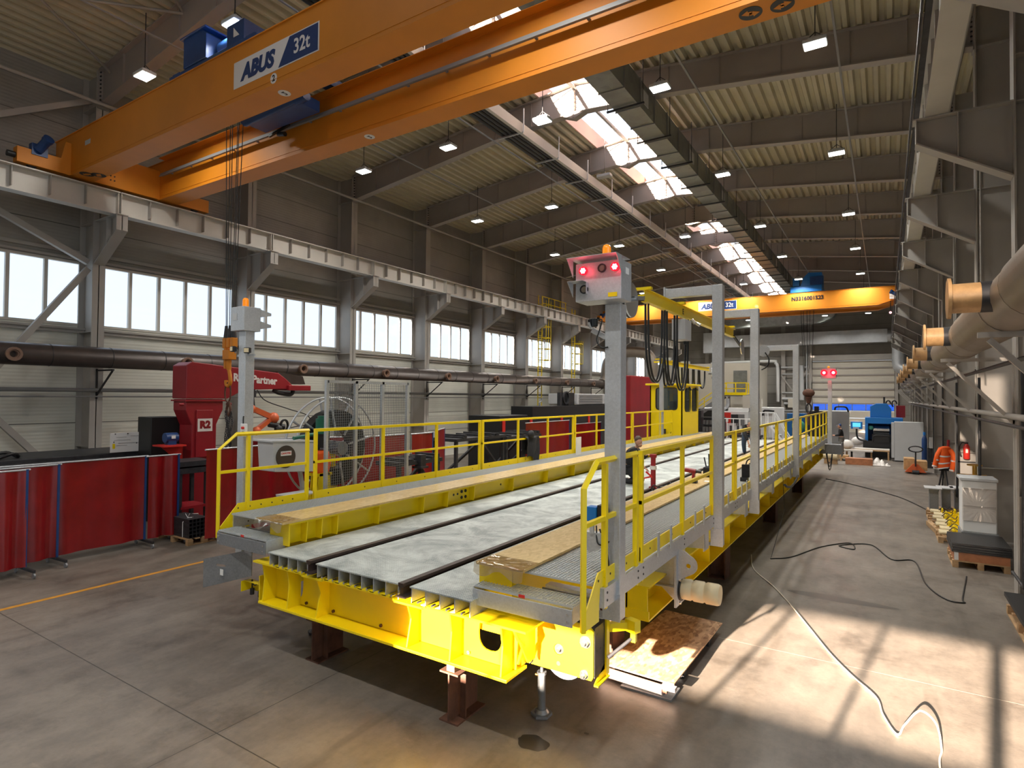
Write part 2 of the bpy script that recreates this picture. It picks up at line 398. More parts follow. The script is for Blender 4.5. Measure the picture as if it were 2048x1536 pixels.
def osb_mat(name, c0, c1, sc, rough, coat=0):
    m = bpy.data.materials.new(name); m.use_nodes = True; N = m.node_tree.nodes; L = m.node_tree.links; b = N['Principled BSDF']
    g = N.new('ShaderNodeNewGeometry'); v = N.new('ShaderNodeTexVoronoi'); v.inputs['Scale'].default_value = sc
    mp = N.new('ShaderNodeMapping'); mp.inputs['Scale'].default_value = (1, .45, 1); n = N.new('ShaderNodeTexNoise'); n.inputs['Scale'].default_value = 2.2
    L.new(g.outputs['Position'], mp.inputs[0]); L.new(mp.outputs[0], v.inputs['Vector']); L.new(g.outputs['Position'], n.inputs['Vector'])
    sp = N.new('ShaderNodeSeparateColor'); L.new(v.outputs['Color'], sp.inputs[0])
    mx = N.new('ShaderNodeMix'); mx.data_type = 'FLOAT'; mx.inputs[0].default_value = .4; L.new(sp.outputs[0], mx.inputs[2]); L.new(n.outputs[0], mx.inputs[3])
    r = N.new('ShaderNodeValToRGB'); r.color_ramp.elements[0].color = (*c0, 1); r.color_ramp.elements[1].color = (*c1, 1); r.color_ramp.elements[0].position = .2; r.color_ramp.elements[1].position = .75
    L.new(mx.outputs[0], r.inputs[0]); L.new(r.outputs[0], b.inputs['Base Color']); b.inputs['Roughness'].default_value = rough
    b.inputs['Coat Weight'].default_value = coat; b.inputs['Coat Roughness'].default_value = .2
    bm = N.new('ShaderNodeBump'); bm.inputs['Strength'].default_value = .15; bm.inputs['Distance'].default_value = .01; L.new(mx.outputs[0], bm.inputs['Height']); L.new(bm.outputs[0], b.inputs['Normal'])
    return m
M['osb'] = osb_mat('chipboard', (.30, .16, .09), (.62, .40, .24), 26, .7)
M['plank'] = osb_mat('wrapped_chipboard', (.52, .35, .12), (.66, .47, .19), 34, .42, .35)
def deck_mat():   # steel tread plate with pale dirt
    m = bpy.data.materials.new('tread_plate'); m.use_nodes = True; N = m.node_tree.nodes; L = m.node_tree.links; b = N['Principled BSDF']
    g = N.new('ShaderNodeNewGeometry'); sep = N.new('ShaderNodeSeparateXYZ'); L.new(g.outputs['Position'], sep.inputs[0])
    n = N.new('ShaderNodeTexNoise'); n.inputs['Scale'].default_value = 1.5; n.inputs['Detail'].default_value = 8; n.inputs['Roughness'].default_value = .7; n.inputs['Distortion'].default_value = .6
    L.new(g.outputs['Position'], n.inputs['Vector'])
    r = N.new('ShaderNodeValToRGB'); e = r.color_ramp.elements; e[0].position = .40; e[0].color = (.25, .28, .275, 1); e[1].position = .60; e[1].color = (.56, .60, .57, 1)
    L.new(n.outputs[0], r.inputs[0]); L.new(r.outputs[0], b.inputs['Base Color'])
    b.inputs['Roughness'].default_value = .5; b.inputs['Metallic'].default_value = .25
    cr = r
    # studs: product of two diagonal sine waves
    def wave(a_, b_):
        p = N.new('ShaderNodeMath'); p.operation = 'MULTIPLY'; p.inputs[1].default_value = a_; L.new(sep.outputs['X'], p.inputs[0])
        q = N.new('ShaderNodeMath'); q.operation = 'MULTIPLY_ADD'; q.inputs[1].default_value = b_; L.new(sep.outputs['Y'], q.inputs[0]); L.new(p.outputs[0], q.inputs[2])
        s = N.new('ShaderNodeMath'); s.operation = 'SINE'; L.new(q.outputs[0], s.inputs[0]); return s.outputs[0]
    mm = N.new('ShaderNodeMath'); mm.operation = 'MULTIPLY'; L.new(wave(105, 105), mm.inputs[0]); L.new(wave(105, -105), mm.inputs[1])
    bm = N.new('ShaderNodeBump'); bm.inputs['Strength'].default_value = .6; bm.inputs['Distance'].default_value = .006
    gt = N.new('ShaderNodeMath'); gt.operation = 'GREATER_THAN'; gt.inputs[1].default_value = .45; L.new(mm.outputs[0], gt.inputs[0])
    mu = N.new('ShaderNodeMath'); mu.operation = 'MULTIPLY'; mu.inputs[1].default_value = .35; L.new(gt.outputs[0], mu.inputs[0])
    xx = N.new('ShaderNodeMix'); xx.data_type = 'RGBA'; xx.inputs[7].default_value = (.78, .82, .82, 1); L.new(mu.outputs[0], xx.inputs[0]); L.new(cr.outputs[0], xx.inputs[6]); L.new(xx.outputs[2], b.inputs['Base Color'])
    L.new(mm.outputs[0], bm.inputs['Height']); L.new(bm.outputs[0], b.inputs['Normal'])
    return m
M['deck'] = deck_mat()
def glass_mat(name, tint, gl=.08, tr=(.93, .96, 1)):
    m = bpy.data.materials.new(name); m.use_nodes = True; N = m.node_tree.nodes; L = m.node_tree.links
    for n in list(N): N.remove(n)
    o = N.new('ShaderNodeOutputMaterial'); t = N.new('ShaderNodeBsdfTransparent'); t.inputs[0].default_value = (*tr, 1)
    g = N.new('ShaderNodeBsdfGlossy'); g.inputs['Roughness'].default_value = .05; g.inputs[0].default_value = (*tint, 1)
    x = N.new('ShaderNodeMixShader'); x.inputs[0].default_value = gl; L.new(t.outputs[0], x.inputs[1]); L.new(g.outputs[0], x.inputs[2]); L.new(x.outputs[0], o.inputs[0])
    return m
M['glass'] = glass_mat('window_glass', (1, 1, 1), .05)
M['clear'] = glass_mat('clear_glass', (1, 1, 1), .02, (.99, .99, .99))
M['skyglass'] = glass_mat('skylight_sheet', (1, 1, 1), .04, (1, .97, 1))
M['dimglass'] = glass_mat('dirty_glass', (1, 1, 1), .05, (.22, .22, .22))
M['cabglass'] = glass_mat('cab_glass', (.8, .9, .9), .18, (.45, .5, .5))
def film_mat():
    m = glass_mat('plastic_film', (1, .93, .8), .35, (.85, .8, .7)); return m
M['film'] = film_mat()

# ------------------------------------------------------------------ hall
RX = -9.04
def mx(x): return 2*RX-x
def zt(x): return 14.23-.1*abs(x-RX)
FR = [8.1+5*k for k in range(-2, 12)]
YB, YF = -4.0, 68.0
XL, XR = -20.9, 2.82
ORD = ['first', 'second', 'third', 'fourth', 'fifth', 'sixth', 'seventh', 'eighth', 'ninth', 'tenth', 'eleventh', 'twelfth', 'thirteenth', 'fourteenth']
struct('floor', MB().box(-24, 8, YB-.2, YF+.2, -.2, 0), M['floor'])
def wall_left():
    m = MB(); t = .12
    m.m = 1; m.box(XL-t, XL, 1, YF, 0, 5.43); m.m = 0; m.box(XL-t, XL, 1, YF, 7.40, 13.15)
    ed = [1]
    for f in FR[:-1]:
        if f+.4 > 1: ed += [f+.4, f+4.9]
    ed.append(YF)
    for a, b in zip(ed[::2], ed[1::2]): m.box(XL-t, XL, a, b, 5.43, 7.40)
    struct('wall_left', m, [M['clad'], M['cladlow']])
wall_left()
n = 0
for f in FR[:-1]:
    if f+.4 < 1: continue
    n += 1
    m = MB(); a, b = f+.4, f+4.9; w = (b-a)/5
    for z0, z1 in ((5.43, 5.50), (7.33, 7.40)): m.box(XL-.09, XL+.03, a, b, z0, z1)
    for i in range(6): y = a+i*w; m.box(XL-.088, XL+.028, max(a, y-.045), min(b, y+.045), 5.5, 7.33)
    o = struct(f'window_{n}', m, M['steel_light'])
    p = MB(); p.box(XL-.05, XL-.042, a, b, 5.5, 7.33); build('pane', p, M['glass'], o)
    s = MB(); s.box(XL, XL+.16, a-.3, b+.2, 5.30, 5.36); s.box(XL, XL+.12, a-.3, b+.2, 7.44, 7.50); build('window_sill', s, M['steel'], o)
# right wall
struct('wall_right', MB().box(XR, XR+.12, 5.5, YF, 0, 13.2), M['clad'])
# back wall behind the camera, with the strip windows that let the low sun in
W1 = (-5.56, -.57, 2.354, 3.164); W2 = (-.49, .94, 2.354, 3.164); W3 = (-1.7, -.35, 6.85, 8.8)
lp = [[(-24, 0), (8, 0), (8, 15), (-24, 15)]]+[[(a, c), (b, c), (b, d), (a, d)] for a, b, c, d in (W1, W2, W3)]
m = MB(); m.mesh(plate(lp, 'y', YB-.15, YB)); struct('wall_back', m, M['clad'])
for i, (w_, k_) in enumerate(((W1, 4), (W2, 2), (W3, 2))):
    a, b, c, d = w_; m = MB()
    for j in range(k_+1):
        x = a+(b-a)*j/k_; m.box(x-.03, x+.03, YB-.12, YB-.02, c, d)
    m.box(a, b, YB-.12, YB-.02, c-.02, c+.02); m.box(a, b, YB-.12, YB-.02, d-.02, d+.02)
    o = struct(f'window_{30+i}', m, M['steel_light']); build('pane', MB().box(a, b, YB-.08, YB-.075, c, d), M['clear' if i < 2 else 'dimglass'], o)
# roof: trapezoidal sheets, ribs run along the hall
def roof(x0, x1, y0, y1, name='ceiling'):
    prof = []; x = x0; p = .335; k = 0
    while x < x1:
        z = zt(x)+.02
        for dx, dz in ((0, 0), (.11, 0), (.16, .15), (.285, .15)):
            if x+dx < x1: prof.append((x+dx, zt(x+dx)+.02+dz))
        x += p
    prof.append((x1, zt(x1)+.17))
    n = len(prof); vs = [(a, y0, z) for a, z in prof]+[(a, y1, z) for a, z in prof]
    m = MB(); m.add(vs, [(i, i+1, n+i+1, n+i) for i in range(n-1)])
    m.m = 1; m.box(x0, x1, y0, y1, max(z for _, z in prof)+.02, max(z for _, z in prof)+.1)
    return m
M['roofsheet'] = mat('roof_sheet', (.56, .51, .37), .5, 0, .9, .1)
SKX0, SKX1 = -10.45, -7.63
struct('ceiling', roof(XL-.1, SKX0, YB, YF), [M['roofsheet'], M['roofbeam']], fix=False)
struct('ceiling', roof(SKX1, XR+.1, YB, YF), [M['roofsheet'], M['roofbeam']], fix=False)
SKY = [(-2.5, 28.9), (34.2, 62.4)]
for y0, y1 in ((YB, -2.5), (28.9, 34.2), (62.4, YF)): struct('ceiling', roof(SKX0, SKX1, y0, y1), [M['roofsheet'], M['roofbeam']], fix=False)
for i, (y0, y1) in enumerate(SKY):
    zc, h = zt(SKX0), .62
    m = MB(); t = .06
    m.box(SKX0, SKX0+t, y0, y1, zc-.02, zc+h); m.box(SKX1-t, SKX1, y0, y1, zc-.02, zc+h)
    m.box(SKX0, SKX1, y0, y0+t, zc-.02, zc+h); m.box(SKX0, SKX1, y1-t, y1, zc-.02, zc+h)
    o = struct(f'window_{40+i}', m, M['pink'])
    def arc(u, z=zc+h): x = SKX0+.06+(SKX1-SKX0-.12)*u; return x, z+.42*math.sin(math.pi*u)
    a = MB(); y = y0+.5
    while y < y1:
        a.path([(arc(u/10)[0], y, arc(u/10)[1]) for u in range(11)], .028, 5); y += 1.06
    pieces('arch_rib', a, M['roofbeam'], o)
    g = MB().grid(lambda u, v: (arc(u)[0], y0+(y1-y0)*v, arc(u)[1]+.03), 10, 1); build('pane', g, M['skyglass'], o, fix=False)
    g = MB()
    for yy in (y0, y1): g.add([(arc(u/10)[0], yy, arc(u/10)[1]+.03) for u in range(11)], [list(range(11))])
    build('end_pane', g, M['skyglass'], o, fix=False)
# far wall with the sectional door
DX0, DX1, DZ = -6.35, .75, 7.2
lp = [[(XL, 0), (XR, 0), (XR, zt(XR)+.1), (RX, 14.4), (XL, zt(XL)+.1)], [(DX0, 0.01), (DX1, 0.01), (DX1, DZ), (DX0, DZ)]]
m = MB(); m.mesh(plate(lp, 'y', YF, YF+.15)); struct('wall_far', m, M['cladfar'])
m = MB()
for i in range(10):
    z = i*.72
    if i == 3: continue
    m.box(DX0, DX1, YF-.02, YF+.04, z+.02, z+.70)
d = struct('door_1', m, M['beige'])
for i in range(4, 10): build('stiffening_rail', MB().box(DX0, DX1, YF-.09, YF-.021, i*.72-.06, i*.72+.08), M['roofbeam'], d)
wm = MB(); z = 3*.72
for k in range(7): x = DX0+(DX1-DX0)*k/6; wm.box(x-.03, x+.03, YF-.03, YF+.04, z, z+.72)
wm.box(DX0, DX1, YF-.03, YF+.04, z, z+.06); wm.box(DX0, DX1, YF-.03, YF+.04, z+.66, z+.72); build('window_frame', wm, M['grey'], d)
build('pane', MB().box(DX0, DX1, YF+.01, YF+.015, z, z+.72), glass_mat('blue_pane', (1,1,1), .1, (.16, .36, .85)), d)
m = MB(); m.box(DX0-.35, DX0-.05, YF-.35, YF, 0, 12); m.box(DX1+.05, DX1+.3, YF-.3, YF, 0, 12); m.box(DX0-.2, DX1+.2, YF-.3, YF, DZ+.05, DZ+.6)
struct('trim_1', m, M['steel'])
# far-wall uprights, pipe and bracing
t = thing('pipe_run', 'thin white pipe bending down the far wall beside the staircase', 'pipe', (-9.6, YF-.4, 3))
build('pipe', MB().path(smooth([(-16.5, YF-.5, 7.2), (-10.4, YF-.5, 7.3), (-9.8, YF-.5, 7.1), (-9.6, YF-.5, 6.4), (-9.6, YF-.5, 3)], 5), .17, 8), M['white'], t)
for i, x in enumerate((-17, -13.2, -9.1)):
    m = MB(); m.box(x-.12, x+.12, YF-.26, YF-.001, 0, zt(x)-.1); m.box(x-.2, x+.2, YF-.28, YF-.26, 0, zt(x)-.1)
    tag(struct('wall_post', m, M['steel']), f'grey steel upright on the far wall, {ORD[i]} from the left corner', 'post', 'far wall uprights').pop('kind')

# columns
def column_mb(x, y, s):   # s=+1 left wall (flange faces +X), -1 right wall
    m = MB(); xo = x-s*.93; a, b = sorted((x, xo)); h = zt(x)-.06
    m.box(a, b, y-.012, y+.012, 0, h)
    for e in (x, xo+s*.0): m.box(min(e, e-s*.03) if e == x else min(e, e+s*.03), max(e, e-s*.03) if e == x else max(e, e+s*.03), y-.17, y+.17, 0, h)
    for z in (1.75, 5.2, 8.5, 9.3, 12.0): m.box(a+.03, b-.03, y-.16, y+.16, z, z+.02)
    m.box(a-.05, b+.05, y-.24, y+.24, 0, .03)
    return m
def bracket_mb(x, y, s):
    m = MB(); q = [(x, 8.52), (x+s*1.38, 8.52), (x+s*1.38, 8.10), (x, 7.25)]
    m.prism(q, 'y', y-.012, y+.012)
    m.bar((x, y, 8.53), (x+s*1.42, y, 8.53), .30, .025); m.bar((x, y, 7.24), (x+s*1.38, y, 8.09), .30, .025)
    for e in (.75, 1.36): m.box(min(x+s*e, x+s*(e+.02)), max(x+s*e, x+s*(e+.02)), y-.15, y+.15, 7.25+.61*e, 8.52)
    return m
CXL = -19.95; CXR = mx(CXL)
for side, cx, s in (('window', CXL, 1), ('right-hand', CXR, -1)):
    first = None; k = 0
    for f in FR:
        if f < 8: continue
        lab = f'grey steel column of the {side} wall, {ORD[k] if s > 0 else ORD[k-1]} from the near end'
        if s < 0 and k == 0: lab = 'grey steel column cut by the top right corner of the picture'
        if first is None:
            t = thing('steel_column', lab, 'column', (cx, f, 0), f'{side} wall columns')
            build('shaft', column_mb(cx, f, s), M['steel'], t)
            build('crane_bracket', bracket_mb(cx, f, s), M['steel'], t)
            first = t
        else: dup(first, (cx, f, 0), lab)
        k += 1
# runway girders
RWL = -18.88
for side, rx, s in (('window-side', RWL, 1), ('right-hand', mx(RWL), -1)):
    first = None; k = 0
    for f in FR[:-1]:
        if f < (3 if s > 0 else 8): continue
        lab = f'pale crane runway girder on the {side} brackets, {ORD[k]} span from the near end'
        if first is None:
            t = thing('runway_girder', lab, 'girder', (rx, f, 8.55), f'{side} runway girders')
            m = MB(); m.box(rx-.01, rx+.01, f+.02, f+4.98, 8.58, 9.18); m.box(rx-.17, rx+.17, f+.01, f+4.99, 8.55, 8.58); m.box(rx-.20, rx+.20, f+.01, f+4.99, 9.18, 9.21)
            for e in (.03, 4.95): m.box(rx-.17, rx+.17, f+e, f+e+.02, 8.55, 9.18)
            build('girder', m, M['steel_light'], t)
            m = MB()
            for j in range(1, 6): m.box(rx-.16, rx+.16, f+j*.83, f+j*.83+.02, 8.66, 9.18)
            pieces('stiffener', m, M['steel'], t)
            build('crane_rail', MB().box(rx-.03, rx+.03, f, f+5, 9.21, 9.27), M['rail'], t)
            first = t
        else: dup(first, (rx, f, 8.55), lab)
        k += 1
# rafters
def rafter():
    y = 0.0; m = MB(); xe = CXL-.0
    bt = [(xe, 12.05), (-12.35, 12.985), (RX, 13.2)]; tp = [(RX, 14.2), (xe, zt(xe)-.03)]
    m.prism(bt+tp, 'y', y-.01, y+.01)
    m.prism([(mx(a), b) for a, b in bt+tp], 'y', y-.01, y+.01)
    for g in (lambda a: a, mx):
        for p, q in ((bt[0], bt[1]), (bt[1], bt[2]), (tp[0], tp[1])):
            m.bar((g(p[0]), y, p[1]), (g(q[0]), y, q[1]), .30, .03)
        m.box(min(g(xe), g(xe+.03)), max(g(xe), g(xe+.03)), y-.15, y+.15, 11.95, zt(xe)-.03)
        for x in (-18.6, -17.3, -15.6, -13.9, -12.35, -10.8):
            zb = 12.05+(x-xe)*.123 if x < -12.35 else 12.985+(x+12.35)*.065
            a, b = sorted((g(x), g(x+.012))); m.box(a, b, y-.06, y+.06, zb, zt(x)-.03)
    m.box(RX-.025, RX+.025, y-.16, y+.16, 13.02, 14.2)
    m.prism([(RX-.5, 13.18), (RX, 12.98), (RX+.5, 13.18)], 'y', y-.13, y+.13)
    bo = MB()
    for g in (lambda a: a, mx):
        for j in range(8):
            for e in (-.09, .09): bo.tube((g(xe+.03), y+e, 12.2+.12*j), (g(xe+.075), y+e, 12.2+.12*j), .022, 6)
    for j in range(7):
        for e in (-.1, .1): bo.tube((RX-.06, y+e, 13.15+.14*j), (RX+.06, y+e, 13.15+.14*j), .02, 6)
    st = MB()   # short struts holding the bottom flange to the roof
    for g in (lambda a: a, mx):
        for x in (-17.8, -14.4): st.bar((g(x), y, 12.4 if x < -15 else 12.75), (g(x), y+.75, zt(x)-.0), .06)
    return m, bo, st
m, bo, st = rafter(); first = None; k = 0
for f in FR:
    if f < 8: continue
    lab = f'brown-grey roof beam spanning the hall, {ORD[k]} from the near end'
    if first is None:
        t = thing('roof_beam', lab, 'beam', (RX, 0, 13), 'roof beams')
        build('rafter', m, M['roofbeam'], t); build('bolt_row', bo, M['dark'], t); build('flange_strut', st, M['steel'], t)
        t.location = (RX, f, 13); first = t
    else: dup(first, (RX, f, 13), lab)
    k += 1
# roof bracing rods in the near bay and ridge tube
m = MB()
for a, b in (((-19.5, 3.1, 13.0), (-15.5, 8.1, 13.35)), ((-19.5, 8.1, 12.95), (-15.5, 3.1, 13.35)), ((-15.5, 3.1, 13.4), (-11.5, 8.1, 13.8)), ((-15.5, 8.1, 13.4), (-11.5, 3.1, 13.8))): m.tube(a, b, .04, 6)
tag(build('roof_bracing', m, M['steel']), 'crossed bracing tubes under the roof in the near left corner', 'bracing')
m = MB(); m.bar((RX, 3, 14.05), (RX, 63, 14.05), .09); tag(build('ridge_tube', m, M['steel']), 'thin steel tube running along the ridge below the skylight', 'tube')
m = MB()
for x in (-19.7, mx(-19.7)): m.tube((x, 3.1, 12.0), (x, 63.1, 12.0), .055, 6)
tag(build('eaves_tube', m, M['steel']), 'long eaves tube tying the column heads together', 'tube')
# wall bracing (X) in the bay left of the first column
t = thing('wall_bracing', 'large grey X bracing in front of the first window bay', 'bracing', (-20.2, 5.6, 0))
for a, b in (((-20.2, 3.3, .4), (-20.2, 7.9, 7.1)), ((-20.25, 3.3, 5.6), (-20.25, 7.9, .3)), ((-20.2, 3.6, 9.3), (-20.2, 7.9, 7.3)), ((-20.2, 3.6, 9.6), (-20.2, 7.9, 12.2))):
    build('brace', MB().bar(a, b, .16, .16, up=(1,0,0)), M['steel'], t)
# cladding rails behind columns
m = MB()
for z in (5.2, 7.62): m.box(XL+.02, XL+.1, 3, YF, z, z+.1)
tag(build('wall_rail', m, M['steel']), 'steel rails running under and over the window strip', 'rail')

# high-bay lamps on their cable lines
def lamp():
    t = thing('ceiling_lamp', 'x', 'lamp', (0, 0, LAMP_Z), 'high-bay lamps')
    m = MB(); m.box(-.24, .24, -.17, .17, LAMP_Z+.02, LAMP_Z+.10); m.box(-.14, .14, -.1, .1, LAMP_Z+.10, LAMP_Z+.16)
    build('housing', m, M['lgrey'], t, bevel=.015)
    build('lens', MB().box(-.22, .22, -.15, .15, LAMP_Z, LAMP_Z+.019), M['led'], t)
    m = MB(); m.tube((0, 0, LAMP_Z+.16), (0, 0, LAMP_Z+1.6), .012, 5); m.bar((-.24, 0, LAMP_Z+.1), (0, 0, LAMP_Z+.3), .015); m.bar((.24, 0, LAMP_Z+.1), (0, 0, LAMP_Z+.3), .015)
    build('suspension', m, M['dark'], t)
    return t
proto = lamp(); used = False; VX = {0: 'left', 1: 'second', 2: 'middle', 3: 'fourth', 4: 'right'}
ld = bpy.data.lights.new('lamp_light', 'AREA'); ld.shape = 'RECTANGLE'; ld.size = .42; ld.size_y = .28; ld.energy = LAMP_W; ld.spread = math.radians(140); ld.color = (1, .97, .90)
for j, y in enumerate(LAMP_Y):
    for i, x in enumerate(LAMP_X):
        if i == 2 and j not in (2, 4, 6, 8): continue
        lab = f'glowing high-bay lamp of the {VX[i]} lamp row, {ORD[j-1]} lamp from the near end'
        if j == 0: lab = f'high-bay lamp straight above the camera in the {VX[i]} lamp row'
        if not used: t = proto; t.location = (x, y, LAMP_Z); t['label'] = lab; used = True
        else: t = dup(proto, (x, y, LAMP_Z), lab)
        lo = bpy.data.objects.new('lamp_light', ld); COL.objects.link(lo); lo.parent = t; lo.location = (0, 0, -.02)
for i, x in enumerate(LAMP_X):
    if i == 2: continue
    m = MB().bar((x+.3, 0, 12.15), (x+.3, 64, 12.15), .05, .03)
    tag(build('cable_line', m, M['grey']), f'thin cable line carrying the {VX[i]} row of lamps', 'cable line', 'lamp cable lines')
# unlit ridge lamp
t = thing('emergency_lamp', 'unlit pale lamp hanging under the skylight edge', 'lamp', (-9.9, 22.6, 12.6)); m = MB(); m.cb(-9.9, 22.6, 12.65, .6, .3, .12); build('housing', m, M['lgrey'], t, bevel=.02); build('cord', MB().tube((-9.9, 22.6, 12.7), (-9.9, 22.6, 14.2), .01, 5), M['dark'], t)

# white trunking with black pipe bundle
t = thing('roof_trunking', 'pinkish-white channel carrying a black pipe bundle below the roof', 'trunking', (-10.35, 30, 12.35))
m = MB(); m.box(-10.22, -10.2, 0, 66, 12.2, 12.5); m.box(-10.32, -10.2, 0, 66, 12.5, 12.52); m.box(-10.32, -10.2, 0, 66, 12.18, 12.2); build('channel', m, M['steel_light'], t)
for i in range(4): build('pipe', MB().tube((-10.98+.17*i, 0, 12.3), (-10.98+.17*i, 66, 12.3), .078, 8), M['black'], t)
m = MB()
for k in range(26): y = 1.5+2.5*k; m.bar((-11.15, y, 12.2), (-10.15, y, 12.2), .05); m.tube((-10.15, y, 12.2), (-10.15, y, 13.0), .02, 5)
pieces('hanger', m, M['galv'], t)
# galvanised rectangular duct
t = thing('air_duct', 'long rectangular sheet-metal air duct under the roof, right of the skylight', 'duct', (-6.4, 30, 12.3))
m = MB(); m.box(-6.75, -6.02, -1, 58, 11.9, 12.72); build('duct_body', m, M['galvduct'], t)
m = MB(); y = 0
while y < 58: m.box(-6.78, -5.99, y, y+.03, 11.87, 12.75); y += 1.25
pieces('seam', m, M['grey'], t)
m = MB(); y = 1.4
while y < 58: m.box(-6.015, -6.0, y, y+.55, 12.1, 12.5); y += 5
pieces('grille', m, M['lgrey'], t)
m = MB(); y = 1
while y < 58:
    m.box(-6.95, -5.8, y, y+.05, 11.82, 11.87)
    for x in (-6.92, -5.84): m.tube((x, y+.02, 11.85), (x, y+.02, 13.3), .012, 5)
    y += 2.5
pieces('hanger', m, M['dark'], t)
# far ducts
t = thing('cross_duct', 'pale horizontal duct across the far wall bending down at the right corner', 'duct', (-6, YF-1, 9))
m = MB(); m.box(-15.5, .2, YF-1.7, YF-.9, 8.85, 10.1); m.box(-17, -15.5, YF-1.9, YF-.7, 8.3, 10.5); build('duct_body', m, M['galv'], t)
m = MB(); m.path(smooth([(.2, YF-1.3, 9.45), (.9, YF-1.3, 9.3), (1.1, YF-1.3, 8.5), (1.1, YF-1.3, 6.9), (1.3, YF-1.4, 6.3), (2, YF-1.6, 6.1)], 4), .55, 12); build('elbow', m, M['galv'], t)
t = thing('curved_duct', 'grey sheet duct curving down below the far crane', 'duct', (-8.2, YF-4, 11.5))
m = MB(); m.prism([(-13.5, 10.6), (-5.2, 10.7), (-4.2, 11.1), (-3.6, 11.95), (-13.5, 11.95)], 'y', YF-4.6, YF-3.4); build('duct_body', m, M['galvduct'], t)
for x in (-12.5, -8.5, -5): build('hanging_rod', MB().tube((x, YF-4.0, 11.95), (x, YF-4.0, zt(x)+.05), .03, 6), M['dark'], t)

# left dark heating pipe with outlets
t = thing('dark_pipe', 'long dark brown pipe on brackets along the window wall', 'pipe', (-19.2, 24, 4.4))
build('pipe', MB().path([(-19.2, 3.0, 4.4), (-19.2, 27.5, 4.4), (-19.2, 27.5, 4.4), (-19.2, 43.5, 4.4)], [.30, .30, .30, .30], 20), M['pipe'], t)
m = MB()
for k in range(28): m.ring((-19.2, 3.7+1.47*k, 4.4), (0, 1, 0), .307, .29, .02, 20)
pieces('joint', m, M['dark'], t)
for k in range(9):
    y = 5.75+4.42*k
    m = MB(); m.ring((-18.84, y, 4.36), (1, 0, 0), .15, .085, .14, 14); m.ring((-18.76, y, 4.36), (1, 0, 0), .18, .12, .05, 14); build('outlet', m, M['brownpipe'], t)
m = MB()
for f in FR[1:11]: m.bar((CXL, f, 4.05), (-18.9, f, 4.05), .05); m.bar((CXL, f, 3.3), (-18.95, f, 4.03), .04); m.bar((CXL, f, 3.2), (CXL, f, 4.1), .05)
pieces('bracket', m, M['dark'], t)
build('elbow', MB().path(smooth([(-19.2, 43.5, 4.4), (-19.2, 44.2, 4.7), (-19.0, 44.3, 6.2), (-18.2, 44.6, 6.9), (-16.2, 44.8, 6.9), (-15.5, 44.8, 6.2), (-15.5, 44.8, 5.0)], 5), .42, 14), M['rduct'], t)
t = thing('small_pipe', 'thin grey pipes along the window wall at camera height', 'pipe', (CXL, 24, 3.4))
m = MB(); m.tube((-19.85, 2, 3.46), (-19.85, 44, 3.46), .06, 8); m.tube((-19.85, 2, 3.27), (-19.85, 44, 3.27), .025, 6); build('pipe', m, M['grey'], t)
# right spiral duct with taped outlets
t = thing('spiral_duct', 'taupe ribbed round duct along the right wall', 'duct', (1.15, 24, 4.42))
N_ = 920; m = MB(); pts = []; rs = []
for i in range(N_+1):
    y = 2.2+.05*i; pts.append((1.15, y, 4.42)); near = min(abs((y-3.0) % 4.4-0), 4.4-(y-3.0) % 4.4)
    rs.append(.295 if near < .7 else .295+(.012 if i % 2 else 0))
m.path(pts, rs, 24); build('duct_body', m, M['rduct'], t)
m = MB()
for k in range(10): m.ring((1.15, 2.3+4.4*k, 4.42), (0, 1, 0), .305, .29, .03, 24); m.ring((1.15, 3.7+4.4*k, 4.42), (0, 1, 0), .305, .29, .03, 24)
pieces('collar', m, M['rduct'], t)
for k in range(9):
    y = 3.0+4.4*k
    o = build('outlet', MB().tube((.98, y, 4.42), (.80, y, 4.42), .155, 16), M['dark'], t)
    m = MB(); m.tube((.86, y, 4.42), (.56, y, 4.42), .15, 16); m.ring((.55, y, 4.42), (1, 0, 0), .21, .001, .03, 9); build('taped_cover', m, M['cardboard'], o)
m = MB()
for f in FR[2:]:
    m.bar((CXR, f, 4.1), (.85, f, 4.1), .06); m.bar((CXR, f, 3.0), (.95, f, 4.05), .06); m.bar((CXR, f, 2.9), (CXR, f, 4.15), .06)
pieces('bracket', m, M['steel'], t)
for i, (x, z, r, mt, lab) in enumerate(((1.78, 3.12, .055, 'steel', 'pale pipe along the right wall at camera height'), (1.72, 2.98, .03, 'dark', 'thin dark conduit just under the pale wall pipe'), (1.55, 3.95, .035, 'dark', 'dark pipe slung under the ribbed duct'))):
    tag(build('wall_pipe', MB().tube((x, 9, z), (x, 62, z), r, 8), M[mt]), lab, 'pipe', 'right wall pipes')
m = MB(); m.bar((.52, 8, 8.75), (.52, 62, 8.75), .08, .07); m.bar((.44, 8, 8.77), (.44, 62, 8.77), .03, .10)
tag(build('bus_bar', m, M['dark']), 'long dark power rail along the right-hand crane runway', 'power rail')
for i, f in enumerate((FR[2]+.6, FR[3]+.6, FR[4]+.6, FR[5]+.6)):
    tag(build('hanging_rod', MB().tube((1.5, f, 4.7), (1.5, f, 8.6), .016, 6), M['steel']), f'thin rod holding up the ribbed duct, {ORD[i]} from the near end', 'rod', 'duct hanger rods')
m = MB()
for f in FR[3:8]: m.tube((1.80, f-1.2, 3.9), (1.80, f-1.2, .5), .028, 6); m.tube((1.80, f-1.2, .5), (1.80, f-.2, .5), .028, 6)
tag(build('down_pipe', m, M['dark']), 'dark vertical pipes dropping down the right wall', 'pipe')

# ------------------------------------------------------------------ transfer platform (traverser)
PX = -5.08
def pm(x): return 2*PX-x
TY0, TY1 = 4.75, 30.2
T = thing('transfer_platform', 'long yellow transfer platform with rails and chequered deck plates', 'platform', (PX, TY0, .7))
